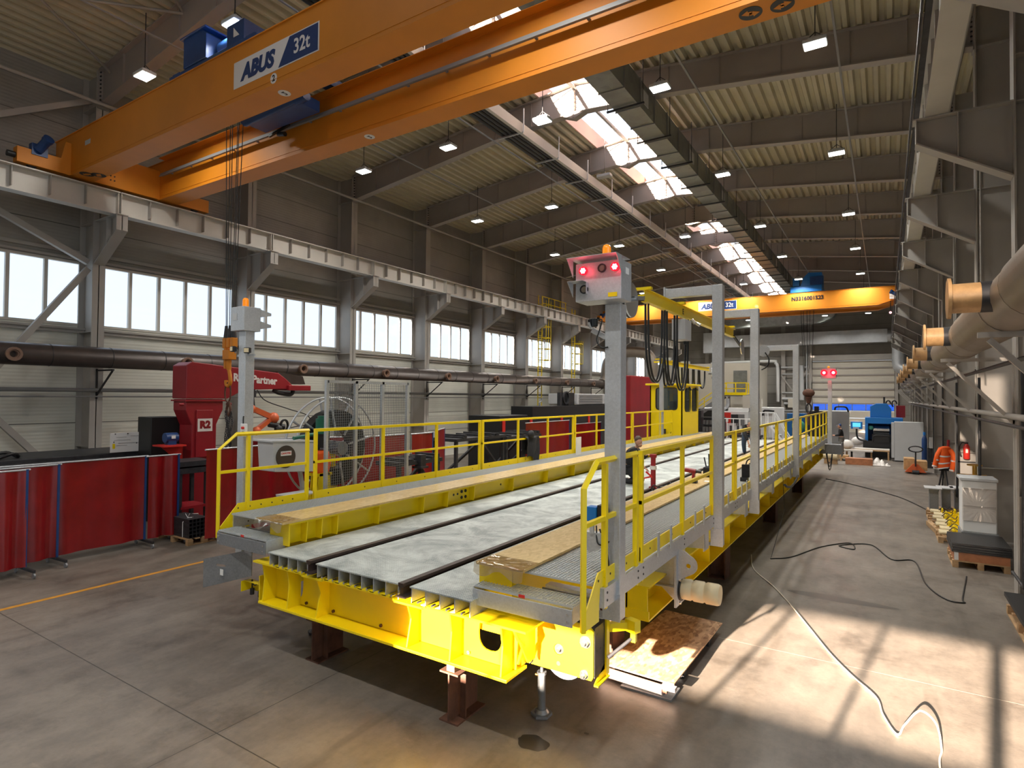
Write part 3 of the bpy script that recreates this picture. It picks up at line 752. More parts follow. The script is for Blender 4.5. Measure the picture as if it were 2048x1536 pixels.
# deck plates
for a, b in ((-6.62, -5.85), (-5.71, -4.37), (-4.22, -3.42)):
    for k in range(12):
        y0 = 4.65+2.13*k; y1 = y0+2.122
        o = build('deck_plate', MB().box(a, b, y0, y1, 1.372, 1.386), M['deck'], T)
        if k == 0:
            m = MB(); n_ = int((b-a)/.185); p = (b-a-.04)/n_
            for i in range(n_+1):
                x = a+.02+i*p; m.box(x-.005, x+.005, y0+.01, y1, 1.215, 1.372)
                if i < n_: m.box(x-.06 if i else x, x+.005, y0+.01, y1, 1.215, 1.225)
            build('channel_rib', m, M['galv'], o)
            m = MB()
            for i in range(n_): x = a+.02+(i+.5)*p; m.tube((x, y0+.0, 1.24), (x, y0+.05, 1.24), .014, 8)
            build('bolt', m, M['chrome'], o)
# rails
for x in (-5.78, -4.30):
    m = MB(); pf = [(-.036, 0), (.036, 0), (.036, -.035), (.009, -.05), (.009, -.125), (.065, -.14), (.065, -.155), (-.065, -.155), (-.065, -.14), (-.009, -.125), (-.009, -.05), (-.036, -.035)]
    m.prism([(x+a, 1.42+b) for a, b in pf], 'y', 4.60, TY1-.1); build('rail', m, M['rail'], T)
# front cross beam: web with oval holes, flanges, stiffeners
m = MB(); out = [(-6.80, .72), (-3.05, .72), (-3.02, 1.22), (-6.86, 1.20)]
m.mesh(plate([out, oval(-6.33, 1.0, .085, .20), oval(-3.36, 1.0, .14, .17)], 'y', 4.90, 4.915)); build('cross_beam_web', m, M['yellow'], T)
m = MB(); m.box(-6.86, -3.02, 4.68, 5.06, .685, .715); build('bottom_flange', m, M['yellow'], T, bevel=.004)
m = MB()
for a, b, z in ((-6.95, -6.02, 1.205), (-5.98, -5.60, 1.185), (-5.56, -4.5, 1.205), (-4.46, -4.05, 1.175), (-4.01, -2.80, 1.20)): m.box(a, b, 4.66, 5.08, z, z+.022)
for a, b in (((-6.03, 1.21), (-5.97, 1.19)), ((-5.61, 1.19), (-5.55, 1.21)), ((-4.51, 1.21), (-4.45, 1.18)), ((-4.06, 1.18), (-4.0, 1.2))):
    m.bar((a[0], 4.87, a[1]+.01), (b[0], 4.87, b[1]+.01), .42, .022)
build('top_flange', m, M['yellow'], T)
for x in (-6.80, -6.30, -5.76, -4.30, -3.72, -3.10):
    w = .17 if x in (-5.76, -4.30) else .0
    m = MB(); m.prism([(4.70, .715), (4.90, .715), (4.90, 1.20), (4.695, 1.20), (4.73+w*.2, 1.0)], 'x', x-.009, x+.009); build('stiffener', m, M['yellow'], T)
for x in (-6.2, -5.7, -4.9, -3.65, -3.2):
    m = MB(); m.ring((x+.03, 4.89, .76), (0, 1, 0), .02, .004, .02, 8); build('drain_hole', m, M['rust'], T)
m = MB(); m.prism([(4.70, 1.2), (5.08, 1.2), (5.08, .8), (4.95, .8)], 'x', -2.96, -2.94); m.path([(-2.97, 4.72, 1.2), (-2.93, 4.74, 1.1), (-2.95, 4.88, 1.0), (-2.98, 4.92, .95), (-3.04, 4.92, .78)], .02, 6); build('gusset', m, M['yellow'], T)
# main longitudinal girders with ribs
RIBS = [4.97, 5.25, 5.5, 5.78, 6.6, 7.65, 8.3, 9.1, 10.5, 12, 13.4, 14.8, 16.2, 17.6, 19, 20.4, 21.8, 23.2, 24.6, 26, 27.4, 28.8]
for g in (lambda x: x, pm):
    m = MB(); a, b = sorted((g(-6.78), g(-6.765))); m.box(a, b, 4.96, TY1, 1.386, 1.665)
    a, b = sorted((g(-7.02), g(-7.0))); m.box(a, b, 4.96, TY1, .74, 1.665)
    a, b = sorted((g(-7.12), g(-6.62))); m.box(a, b, 4.95, TY1, 1.665, 1.69)
    a, b = sorted((g(-7.02), g(-6.62))); m.box(a, b, 4.955, 4.97, 1.39, 1.665)
    build('main_girder', m, M['yellow'], T)
    for y in RIBS[1:]:
        x0, x1 = g(-6.765), g(-6.63)
        m = MB(); m.prism([(x0, 1.387), (x1+(x0-x1)*.15, 1.387), (x1, 1.665), (x0, 1.665)], 'y', y, y+.014); build('rib', m, M['yellow'], T)
    m = MB()
    for y in (8.62, 8.74, 10.2): m.tube((g(-6.765), y, 1.55), (g(-6.758), y, 1.55), .022, 8)
    for y, z in ((8.86, 1.47), (8.98, 1.47), (8.86, 1.58), (8.98, 1.58)): m.tube((g(-6.765), y, z), (g(-6.75), y, z), .03, 8)
    build('bolt_hole', m, M['ink'], T)
# lower side girders, cross members
for g in (lambda x: x, pm):
    m = MB(); a, b = sorted((g(-7.80), g(-7.24))); m.box(a, b, 6.75, TY1, .74, .76); m.box(a, b, 6.75, TY1, 1.13, 1.15); m.box(a, b, 6.74, 6.76, .76, .86); c = (a+b)/2; m.box(c-.01, c+.01, 6.75, TY1, .76, 1.13)
    y = 6.75
    while y < TY1: m.box(a+.02, b-.02, y, y+.014, .76, 1.13); y += 1.45
    build('lower_girder', m, M['yellow'], T)
m = MB(); y = 7
while y < 30: m.box(-7.3, pm(-7.3), y, y+.2, .80, 1.2); y += 2.9
pieces('cross_member', m, M['yellow'], T)
# side channels of the walkways and small lug plates
for g, nm in ((lambda x: x, 0), (pm, 1)):
    m = MB(); a, b = sorted((g(-7.99), g(-7.93))); m.box(a, b, 5.0, 29.6, 1.46, 1.64); build('side_channel', m, M['galv'], T)
for k in range(17):
    for e in (0, .45):
        y = 6.39+1.50*k+e
        if y < 29: build('lug', MB().box(-2.145, -2.13, y, y+.06, 1.62, 1.89), M['galv'], T, bevel=.004)
# walkway brackets (galvanised consoles)
for y in (8.72, 11.68, 14.8, 17.88, 20.6, 23.3, 26.0, 28.6):
    m = MB(); m.prism([(-2.95, 1.15), (-2.22, 1.20), (-2.22, 1.50), (-2.95, 1.50)], 'y', y, y+.012); m.box(-2.95, -2.21, y, y+.22, 1.50, 1.512); m.box(-2.235, -2.22, y-.02, y+.24, 1.16, 1.54); build('console', m, M['galv'], T)
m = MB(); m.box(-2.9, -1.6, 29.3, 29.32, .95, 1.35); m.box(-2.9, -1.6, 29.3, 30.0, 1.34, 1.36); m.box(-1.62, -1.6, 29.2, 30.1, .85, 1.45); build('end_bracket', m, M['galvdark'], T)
# gratings
def grating(x0, x1, y0, y1, z, px=.036, py=.036, h=.02, t=.0035):
    m = MB(); n_ = max(1, round((x1-x0)/py))
    for i in range(n_+1): x = x0+(x1-x0)*i/n_; m.box(x-t, x+t, y0, y1, z-h*.6, z)
    n_ = max(1, round((y1-y0)/px))
    for i in range(n_+1): y = y0+(y1-y0)*i/n_; m.box(x0, x1, y-t*.8, y+t*.8, z-h, z-.001)
    for x in (x0, x1): m.box(x-.003, x+.003, y0, y1, z-h, z+.001)
    for y in (y0, y1): m.box(x0, x1, y-.003, y+.003, z-h, z+.001)
    return m
proto_g = None
for s_, x0, x1 in (('window-side', -7.90, -7.17), ('right-hand', pm(-7.17), pm(-7.90))):
    me = None
    for k in range(24):
        y = 4.95+1.02*k
        if me is None:
            o = build('walkway_grating', grating(x0, x1, y, y+1.01, 1.68), M['grate'], None, org=(x0, y, 1.68)); me = o.data
        else: o = link('walkway_grating', me); o.location = (x0, y, 1.68)
        tag(o, f'steel grating panel of the {s_} walkway, number {k+1} from the near end', 'grating', f'{s_} walkway gratings')
# wrapped chipboard planks lying on the girders
def plank(x0, x1, y0, y1, lab):
    t = thing('wrapped_plank', lab, 'plank', ((x0+x1)/2, y0, 1.692), 'chipboard planks on the girders')
    build('board', MB().box(x0, x1, y0, y1, 1.693, 1.722), M['plank'], t, bevel=.003); return t
for s_, x0, x1 in (('window-side', -7.16, -6.60), ('right-hand', -3.50, -2.94)):
    for k in range(10):
        y = 4.84+2.5*k
        t = plank(x0, x1, y, y+2.495, f'film-wrapped chipboard plank on the {s_} girder, number {k+1} from the near end')
        if k == 0:
            def drape(u, v, x0=x0, x1=x1, y=y):
                p = V(x0-.01+(x1-x0+.02)*u, y+.28-.36*v, 1.727)
                r = noise.noise(V(p.x*9, p.y*9, x0))*.012
                if v > .75: q = (v-.75)*4; p.y = y-.015-.02*q+r; p.z = 1.727-q*(.10+.04*math.sin(u*9))
                p.z += abs(r); return p
            build('film_wrap', MB().grid(drape, 26, 26), M['film'], t, fix=False)
# step platforms at the near corners
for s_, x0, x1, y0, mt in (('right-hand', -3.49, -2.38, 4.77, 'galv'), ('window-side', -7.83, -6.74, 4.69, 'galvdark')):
    t = thing('grating_step', f'low galvanised grating step at the {s_} near corner of the platform', 'step', (x0, y0, 1.3), 'corner steps')
    build('grating', grating(x0+.01, x1-.01, y0+.03, y0+.29, 1.50, .034, .034), M['grate'], t)
    build('front_plate', MB().box(x0, x1, y0, y0+.012, 1.31, 1.47), M[mt], t, bevel=.004)
    m = MB(); m.box(x1-.012, x1, y0+.013, y0+.30, 1.34, 1.49); m.box(x0, x0+.012, y0+.013, y0+.30, 1.34, 1.49); m.box(x0+.012, x1-.012, y0+.29, y0+.30, 1.34, 1.48); build('side_plate', m, M['galv'], t)
    for x in (x0+.04, x1-.05):
        for z in (1.36, 1.425): build('bolt', MB().tube((x, y0-.008, z), (x, y0+.001, z), .011, 8), M['chrome'], t)
    build('orange_tag', MB().box((x0+x1)/2-.03, (x0+x1)/2+.04, y0+.026, y0+.029, 1.472, 1.502), M['redbright'], t)
    # crossbar plate under the upper walkway end
    m = MB(); m.box(x0+.55 if s_[0] == 'r' else x0, x1-.02 if s_[0] == 'r' else x1-.45, y0+.44, y0+.46, 1.40, 1.46); build('ledge', m, M['galvdark'], t)
# railings
def railing(xs, y0, y1, ends, label, group, tall=True, cut=False, inward=1):
    t = thing('safety_railing', label, 'railing', (xs, y0, 1.66), group)
    n_ = 3 if y1-y0 > 3 else 1
    ys = [y0+.025+(y1-y0-.05)*i/n_ for i in range(n_+1)]
    if cut:
        m = MB(); zb = 1.36; m.path([(xs, y0, zb), (xs, y0, 2.60), (xs, y0+.26, 2.805), (xs, y1, 2.805)], .03, 4); build('top_rail', m, M['yellow'], t)
        ys = [y0+.45, y1-.03]
        m = MB(); m.prism([(y0+.03, 1.36), (y0+.03, 1.50), (y0+.30, 1.80), (y1, 1.80), (y1, 1.655), (y0+.34, 1.655), (y0+.32, 1.5), (y0+.32, 1.36)], 'x', xs-.006, xs+.006); build('kick_plate', m, M['yellow'], t)
    else:
        build('top_rail', MB().box(xs-.025, xs+.025, y0, y1, 2.775, 2.825), M['yellow'], t, bevel=.003)
        build('kick_plate', MB().box(xs-.006, xs+.006, y0, y1, 1.655, 1.80), M['yellow'], t)
    build('mid_rail', MB().box(xs-.02, xs+.02, y0, y1, 2.255, 2.295), M['yellow'], t)
    for y in ys: build('post', MB().box(xs-.025, xs+.025, y-.025, y+.025, 1.44, 2.775), M['yellow'], t, bevel=.003)
    m = MB()
    for y in ys: m.tube((xs-.035, y, 1.52), (xs+.035, y, 1.52), .012, 6); m.tube((xs-.035, y, 1.59), (xs+.035, y, 1.59), .012, 6)
    for i in range(6): y = y0+.3+(y1-y0-.6)*i/5; m.tube((xs-.01, y, 1.73), (xs+.01, y, 1.73), .012, 6)
    pieces('bolt', m, M['dark'], t, step=.02)
L_ = [(4.78, 6.31, 1), (6.42, 11.12, 0), (11.2, 15.95, 0), (16.05, 20.8, 0), (20.9, 25.7, 0)]
R_ = [(4.62, 5.90, 1), (6.0, 10.57, 0), (10.66, 15.23, 0), (15.33, 19.9, 0), (20.0, 24.57, 0), (24.67, 29.3, 0)]
for i, (a, b, c) in enumerate(L_): railing(-7.96, a, b, 0, f'yellow railing section on the window side of the platform, {ORD[i]} from the near end', 'window-side railings', cut=bool(c))
for i, (a, b, c) in enumerate(R_): railing(-2.20, a, b, 0, f'yellow railing section on the right side of the platform, {ORD[i]} from the near end', 'right-side railings', cut=bool(c))

# end bogie at the near right corner
t = thing('end_bogie', 'bright yellow end bogie plate with big bolts at the near right corner', 'bogie', (-2.7, 5.15, .7))
m = MB(); m.mesh(plate([[(-3.12, .70), (-2.36, .70), (-2.34, .74), (-2.34, 1.16), (-2.38, 1.20), (-2.62, 1.22), (-2.97, 1.22), (-2.97, 1.10), (-3.02, 1.10), (-3.02, 1.0), (-3.12, 1.0)], oval(-2.71, .915, .055, .055, 18, 2)], 'y', 5.14, 5.165)); build('side_plate', m, M['yellow'], t)
m = MB(); m.box(-2.36, -2.335, 5.165, 5.44, .72, 1.19); m.box(-3.0, -2.36, 5.165, 5.44, 1.17, 1.19); build('end_plate', m, M['dark'], t)
m = MB(); m.box(-3.12, -2.34, 5.44, 5.46, .70, 1.2); m.box(-2.335, -2.315, 5.40, 5.47, .66, 1.22); m.box(-2.345, -2.30, 5.17, 5.45, .64, .655); m.prism([(5.17, .655), (5.45, .655), (5.45, .82)], 'x', -2.345, -2.335); build('rear_plate', m, M['yellow'], t)
for x, z, r in ((-2.42, 1.055, .045), (-2.43, .745, .035), (-3.03, .745, .032)):
    m = MB(); m.tube((x, 5.10, z), (x, 5.14, z), r, 6); m.tube((x, 5.075, z), (x, 5.10, z), r*.5, 10); m.ring((x, 5.137, z), (0, 1, 0), r*1.3, 0.001, .008, 16); build('bolt', m, M['chrome'], t)
m = MB(); m.tube((-2.71, 5.15, .915), (-2.71, 5.19, .915), .05, 16); m.tube((-2.71, 5.11, .915), (-2.71, 5.15, .915), .02, 10); build('axle', m, M['chrome'], t)
m = MB(); m.ring((-2.71, 5.142, .66+.12), (0, 1, 0), .022, .001, .01, 12); build('plug', m, M['redbright'], t)
build('wheel', MB().ring((-2.71, 5.30, .80), (0, 1, 0), .22, .05, .09, 28), M['jack'], t)
for i in range(7): build('bolt_hole', MB().tube((-2.334, 5.22+.05*(i % 3)*1.6, .80+.16*(i//3)), (-2.333, 5.22+.05*(i % 3)*1.6, .80+.16*(i//3)), .012, 8), M['ink'], t)
m = MB(); m.box(-3.55, -3.10, 4.95, 5.16, 1.0, 1.19); m.box(-3.12, -3.05, 5.0, 5.15, .72, 1.2); build('link_arm', m, M['yellow'], t)
# yellow hose guard arm and cylinder behind the bogie
m = MB(); m.bar((-2.34, 5.5, 1.10), (-2.18, 5.66, 1.10), .07, .08); m.bar((-2.2, 5.66, 1.11), (-2.08, 5.62, 1.11), .09, .12); m.bar((-2.12, 5.62, 1.08), (-2.12, 5.62, .96), .05, .05); build('guard_arm', m, M['yellow'], t)
m = MB(); m.tube((-2.30, 5.40, .84), (-2.14, 5.60, .99), .018, 10); build('cylinder', m, M['dark'], t)
# left coupling bracket
t = thing('coupling_bracket', 'small yellow bracket with black sensors at the left end of the cross beam', 'bracket', (-7.2, 4.9, .7))
m = MB(); m.box(-7.42, -7.02, 4.93, 4.94, .70, .83); m.box(-7.42, -7.02, 4.85, 4.94, .83, .84); m.box(-7.42, -7.41, 4.80, 4.94, .70, .84); m.box(-7.02, -7.0, 4.80, 5.0, .64, .98); m.box(-7.02, -6.86, 4.93, 4.96, .72, .96); build('plate', m, M['yellow'], t)
for x in (-7.30, -7.12): build('sensor', MB().tube((x, 4.89, .74), (x, 4.89, .66), .03, 8).tube((x, 4.89, .86), (x, 4.89, .66), .01, 6), M['black'], t)
build('hose', MB().path(smooth([(-7.30, 4.88, .85), (-7.22, 4.87, .80), (-7.12, 4.88, .84), (-7.05, 4.9, .80)]), .007, 5), M['black'], t)
build('round_bolt', MB().tube((-6.9, 4.86, 1.03), (-6.9, 4.95, 1.03), .04, 12), M['jack'], t)
# angled guide plates left of the beam
t = thing('guide_plate', 'dull grey steel plate with a slot sticking out left of the platform', 'plate', (-7.8, 4.75, .8))
m = MB(); P0 = V(-8.05, 4.64, 0); D = V(.82, .20, 0); N_ = V(0, 0, 1)
vs, fs = plate([[(0, .68), (.84, .93), (.84, 1.29), (0, 1.08)], oval(.31, 1.02, .09, .018)], 'y', -.006, .006)
m.add([P0+D*v[0]/.84*.99+V(0, v[1], v[2]) for v in vs], fs); build('plate_body', m, M['galvdark'], t)
m = MB(); m.bar((-7.33, 4.85, .95), (-7.33, 4.85, 1.45), .05, .03); m.bar((-7.45, 4.8, 1.1), (-7.2, 4.9, 1.42), .03, .02); build('holder', m, M['galv'], t)
build('paper_label', MB().box(-7.73, -7.66, 4.685, 4.69, .90, .98), M['white'], t)
# supports
def ibeam_support(x, y, h, w, lab, sy=.5):
    t = thing('beam_trestle', lab, 'support', (x, y, 0), 'rusty beam trestles')
    m = MB(); m.box(x-w/2, x+w/2, y-sy/2, y+sy/2, 0, .018); m.box(x-w/2, x+w/2, y-sy/2, y+sy/2, h-.018, h); m.box(x-.009, x+.009, y-sy/2, y+sy/2, .018, h-.018); m.box(x+.04, x+w/2-.01, y-.1, y-.085, .018, h-.018); build('trestle_body', m, M['rust'], t)
    build('packing_block', MB().box(x-.05, x+.05, y-.22, y+.02, h, .685), M['wood'], t)
ibeam_support(-3.83, 5.08, .52, .24, 'rusty I-beam trestle under the platform cross beam, the nearer one to the jack')
ibeam_support(-6.15, 5.22, .52, .24, 'wide rusty I-beam trestle under the left half of the cross beam')
for i, (x, y) in enumerate(((-3.12, 7.3), (-2.68, 11.6), (-2.68, 17.5), (-2.68, 23.5), (-7.5, 12.2), (-7.5, 20))):
    t = thing('support_stand', f'rusty steel block under the side girder of the platform, {ORD[i]} one back' , 'support', (x, y, 0), 'steel blocks under the platform')
    m = MB(); m.box(x-.16, x+.16, y-.22, y+.22, 0, .02); m.box(x-.16, x+.16, y-.22, y+.22, .70, .74); m.box(x-.16, x-.14, y-.2, y+.2, .02, .7); m.box(x+.14, x+.16, y-.2, y+.2, .02, .7); m.box(x-.14, x+.14, y-.01, y+.01, .02, .70); build('stand_body', m, M['rust'], t)
# jack
def jack(x, y, h, lab, mt):
    t = thing('screw_jack', lab, 'jack', (x, y, 0), 'screw jacks')
    m = MB(); m.ring((x, y, .02), (0, 0, 1), .115, .001, .03, 6); m.cone((x, y, .035), (x, y, .07), .08, .055, 12); build('foot', m, M[mt], t)
    m = MB(); m.tube((x, y, .06), (x, y, h*.62), .042, 14); m.tube((x, y, h*.62), (x, y, h*.66), .05, 14); build('tube', m, M[mt], t)
    build('spindle', MB().tube((x, y, h*.66), (x, y, h), .018, 10), M['jack'], t)
    build('wing_nut', MB().tube((x-.065, y-.01, h*.6), (x-.02, y-.01, h*.6), .018, 8), M['brass'], t)
jack(-3.1, 5.5, .70, 'silver screw jack standing by the bogie at the near right', 'jack'); jack(-6.85, 5.6, .70, 'dark screw jack standing under the left end of the cross beam', 'dark')

# ------------------------------------------------------------------ portals, signals, festoon beams
def post_foot(t, x, y, zb):
    m = MB(); m.box(x-.09, x+.09, y-.07, y-.06, zb, zb+.26); m.box(x-.20, x-.085, y-.08, y+.10, zb+.24, zb+.25); m.box(x-.20, x-.19, y-.08, y+.10, zb, zb+.25); m.box(x-.20, x-.085, y-.08, y+.10, zb, zb+.01); m.box(x-.03, x-.02, y-.075, y-.06, zb+.08, zb+.18)
    build('foot_box', m, M['galv'], t)
    m = MB(); m.box(x-.75, x-.19, y-.02, y+.10, zb+.05, zb+.20); build('mounting_arm', m, M['galv'], t)
t = thing('signal_mast', 'galvanised square mast carrying the lit signal box at the near right', 'mast', (-2.225, 5.36, 1.25))
build('mast', MB().box(-2.308, -2.143, 5.30, 5.45, 1.25, 4.30), M['galv'], t, bevel=.008)
post_foot(t, -2.225, 5.36, 1.25)
build('cable', MB().path(smooth([(-2.33, 5.25, 2.12), (-2.26, 5.24, 1.95), (-2.24, 5.26, 1.75), (-2.29, 5.27, 1.55), (-2.25, 5.29, 1.48)]), .009, 6), M['cable'], t)
build('cable', MB().path(smooth([(-2.36, 5.24, 2.15), (-2.33, 5.2, 2.0), (-2.27, 5.22, 1.98), (-2.25, 5.29, 2.0)]), .008, 6), M['cable'], t)
# small sensor on mast
t = thing('blue_sensor', 'small bright blue laser sensor on the near right signal mast', 'sensor', (-2.36, 5.22, 2.15))
m = MB(); m.box(-2.43, -2.33, 5.16, 5.26, 2.2, 2.34); build('body', m, M['blue2'], t, bevel=.006)
build('rear_case', MB().box(-2.328, -2.26, 5.18, 5.28, 2.22, 2.36), M['black'], t, bevel=.006)
m = MB(); m.box(-2.41, -2.37, 5.19, 5.22, 2.08, 2.2); m.prism([(-2.47, 2.08), (-2.30, 2.08), (-2.30, 1.95), (-2.42, 1.88), (-2.47, 1.96)], 'y', 5.21, 5.22); m.box(-2.47, -2.30, 5.21, 5.29, 2.078, 2.085); build('bracket', m, M['galv'], t)
# signal box
t = thing('signal_box', 'galvanised signal box with two lit red lamps and an amber beacon', 'signal', (-2.3, 5.25, 4.31))
build('case', MB().box(-2.53, -2.06, 5.10, 5.36, 4.31, 4.68), M['galv'], t, bevel=.006)
m = MB(); m.prism([(4.96, 4.712), (5.10, 4.71), (5.10, 4.55)], 'x', -2.56, -2.555); m.prism([(4.96, 4.712), (5.10, 4.71), (5.10, 4.55)], 'x', -2.06, -2.055); m.box(-2.56, -2.055, 4.96, 5.30, 4.710, 4.715)
build('hood', m, M['galv'], t)
m = MB(); m.box(-2.56, -2.40, 4.98, 5.10, 4.49, 4.494); m.prism([(4.98, 4.49), (5.10, 4.49), (5.10, 4.36)], 'x', -2.56, -2.555); m.box(-2.402, -2.398, 5.06, 5.10, 4.38, 4.49); build('small_hood', m, M['galv'], t)
def siglamp(x, z, lit, y=5.10, r=.042):
    o = build('lamp_ring', MB().ring((x, y-.008, z), (0, 1, 0), r, r*.72, .02, 20), M['dark'] if not lit else M['redlens'], t)
    build('lens', MB().ring((x, y-.006, z), (0, 1, 0), r*.74, .0005, .012, 20), M['redlens'] if lit else M['clearlens'], o)
    if lit:
        m = MB(); m.ball((x, y-.018, z), .008)
        for k in range(6): m.ball((x+.02*math.cos(k*1.047), y-.018, z+.02*math.sin(k*1.047)), .009)
        build('led_cluster', m, M['redlamp'], o)
siglamp(-2.445, 4.605, True); siglamp(-2.12, 4.61, True); siglamp(-2.25, 4.612, False); siglamp(-2.435, 4.425, False)
build('yellow_label', MB().box(-2.19, -2.10, 5.096, 5.099, 4.335, 4.375), M['yellow'], t)
build('white_label', MB().box(-2.058, -2.055, 5.2, 5.28, 4.56, 4.62), M['white'], t)
m = MB(); m.tube((-2.25, 5.2, 4.715), (-2.25, 5.2, 4.745), .045, 16); build('beacon_base', m, M['black'], t)
m = MB(); m.path([(-2.25, 5.2, 4.745), (-2.25, 5.2, 4.82), (-2.25, 5.2, 4.85), (-2.25, 5.2, 4.86)], [.042, .042, .032, .010], 16); build('beacon', m, M['amber'], t)
for x, y in ((-2.12, 4.97), (-2.44, 4.97)):
    l = bpy.data.lights.new('signal_glow', 'POINT'); l.energy = .55; l.color = (1, .02, .06); l.shadow_soft_size = .03
    lo = bpy.data.objects.new('signal_glow', l); COL.objects.link(lo); lo.parent = t; lo.location = V(x, y, 4.62)-V(-2.3, 5.25, 4.31)
# floodlights
def flood(x, y, z, yaw, lab, face='led2'):
    t = thing('floodlight', lab, 'floodlight', (x, y, z), 'work floodlights')
    build('body', MB().cb(x, y, z, .10, .05, .085), M['black'], t, bevel=.012)
    build('face', MB().cb(x, y-.028, z, .075, .004, .06), M['cream'], t)
    m = MB()
    for i in range(4): m.cb(x-.036+.024*i, y+.03, z, .006, .02, .07)
    build('fin', m, M['dark'], t)
    build('bracket', MB().bar((x, y+.03, z-.06), (x, y+.06, z), .03, .008), M['galv'], t)
    t.rotation_euler = (0, 0, yaw)
flood(-2.44, 5.32, 4.13, math.radians(150), 'black floodlight clamped on the side of the near right mast')
flood(-8.31, 5.18, 4.07, math.radians(-8), 'black floodlight on the window-side mast, left one'); flood(-7.98, 5.2, 4.04, math.radians(25), 'black floodlight on the window-side mast, right one')
tag(build('lamp_crossbar', MB().box(-8.36, -7.93, 5.28, 5.30, 3.96, 3.99), M['galv']), 'thin flat arm holding two floodlights on the window-side mast', 'bracket')
tag(build('lamp_crossbar', MB().bar((-2.46, 5.34, 4.06), (-2.31, 5.34, 3.98), .03, .05), M['galv']), 'short arm holding the floodlight on the near right mast', 'bracket')
tag(build('floodlight_cable', MB().path(smooth([(-2.42, 5.36, 4.16), (-2.34, 5.3, 4.15), (-2.36, 5.29, 4.05), (-2.39, 5.29, 3.95), (-2.34, 5.29, 3.88), (-2.27, 5.29, 3.88)]), .007, 6), M['cable']), 'black cable looping from the floodlight into the near right mast', 'cable')
# window-side mast with signal box seen from behind
t = thing('signal_mast', 'galvanised square mast on the window side behind the cut-off railing', 'mast', (-8.15, 5.3, 0))
build('mast', MB().box(-8.23, -8.07, 5.22, 5.38, .9, 4.34), M['galv'], t, bevel=.008); build('mounting_arm', MB().box(-8.15, -7.2, 5.25, 5.35, 1.1, 1.35), M['galv'], t)
t = thing('signal_box', 'blotchy galvanised signal box with amber beacon on the window-side mast', 'signal', (-8.2, 5.3, 4.34))
build('case', MB().box(-8.35, -8.02, 5.16, 5.44, 4.34, 4.70), M['galv'], t, bevel=.006)
build('label', MB().box(-8.30, -8.19, 5.155, 5.158, 4.50, 4.60), M['lgrey'], t)
m = MB()
for z in (4.44, 4.62): m.prism([(5.44, z-.06), (5.44, z+.06), (5.62, z+.02), (5.62, z-.02)], 'x', -8.03, -8.02)
build('visor', m, M['galv'], t)
m = MB(); m.path([(-8.12, 5.25, 4.71), (-8.12, 5.25, 4.80), (-8.12, 5.25, 4.83), (-8.12, 5.25, 4.84)], [.045, .045, .034, .01], 16); build('beacon', m, M['amber'], t)
t = thing('push_button_box', 'small white control box with red and green buttons on the window-side mast', 'control box', (-8.05, 5.2, 2.82)); build('case', MB().box(-8.09, -7.97, 5.18, 5.219, 2.76, 2.95), M['white'], t, bevel=.006)
build('red_button', MB().tube((-8.01, 5.15, 2.89), (-8.01, 5.18, 2.89), .02, 10), M['redbright'], t); build('green_button', MB().tube((-8.01, 5.16, 2.82), (-8.01, 5.18, 2.82), .018, 10), M['green'], t)
build('cable', MB().path(smooth([(-8.05, 5.2, 2.95), (-8.05, 5.2, 3.03), (-8.06, 5.21, 3.06)]), .01, 6), M['cable'], t)
# portals
def portal(y, top, arm, lab):
    t = thing('cable_portal', lab, 'portal', (-2.12, y, 1.18), 'galvanised cable portals')
    m = MB(); m.box(-2.20, -2.05, y, y+.15, 1.18, top); build('upright', m, M['galv'], t, bevel=.006)
    m = MB(); m.box(-2.20-arm, -2.201, y+.01, y+.14, top-.14, top); m.box(-2.23-arm, -2.20-arm, y, y+.15, top-.2, top+.03); build('arm', m, M['galv'], t, bevel=.004)
    post_foot(t, -2.125, y+.06, 1.18)
portal(9.05, 5.10, .72, 'tall galvanised portal upright with a short arm, first behind the mast')
portal(12.0, 5.12, .60, 'tall galvanised portal upright with a short arm, second behind the mast')
portal(18.2, 4.90, .95, 'tall galvanised portal upright with a long bare arm, farthest of the three')
t = thing('signal_mast', 'distant galvanised mast with two glowing red lamps at the far end', 'mast', (-2.1, 30, .9)); build('mast', MB().box(-2.18, -2.02, 29.9, 30.05, .9, 4.2), M['galv'], t)
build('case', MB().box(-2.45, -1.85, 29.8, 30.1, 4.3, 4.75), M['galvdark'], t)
for x in (-2.32, -1.95): build('red_lamp', MB().ring((x, 29.79, 4.55), (0, 1, 0), .06, .001, .02, 14), M['redlamp'], t); build('red_rim', MB().ring((x, 29.80, 4.55), (0, 1, 0), .14, .06, .02, 16), M['redlens'], t)
build('amber_dome', MB().ball((-2.15, 29.95, 4.80), .06), M['amber'], t)
l = bpy.data.lights.new('signal_glow', 'POINT'); l.energy = 14; l.color = (1, .02, .05); l.shadow_soft_size = .05; lo = bpy.data.objects.new('signal_glow', l); COL.objects.link(lo); lo.parent = t; lo.location = (0, -.5, 3.6)
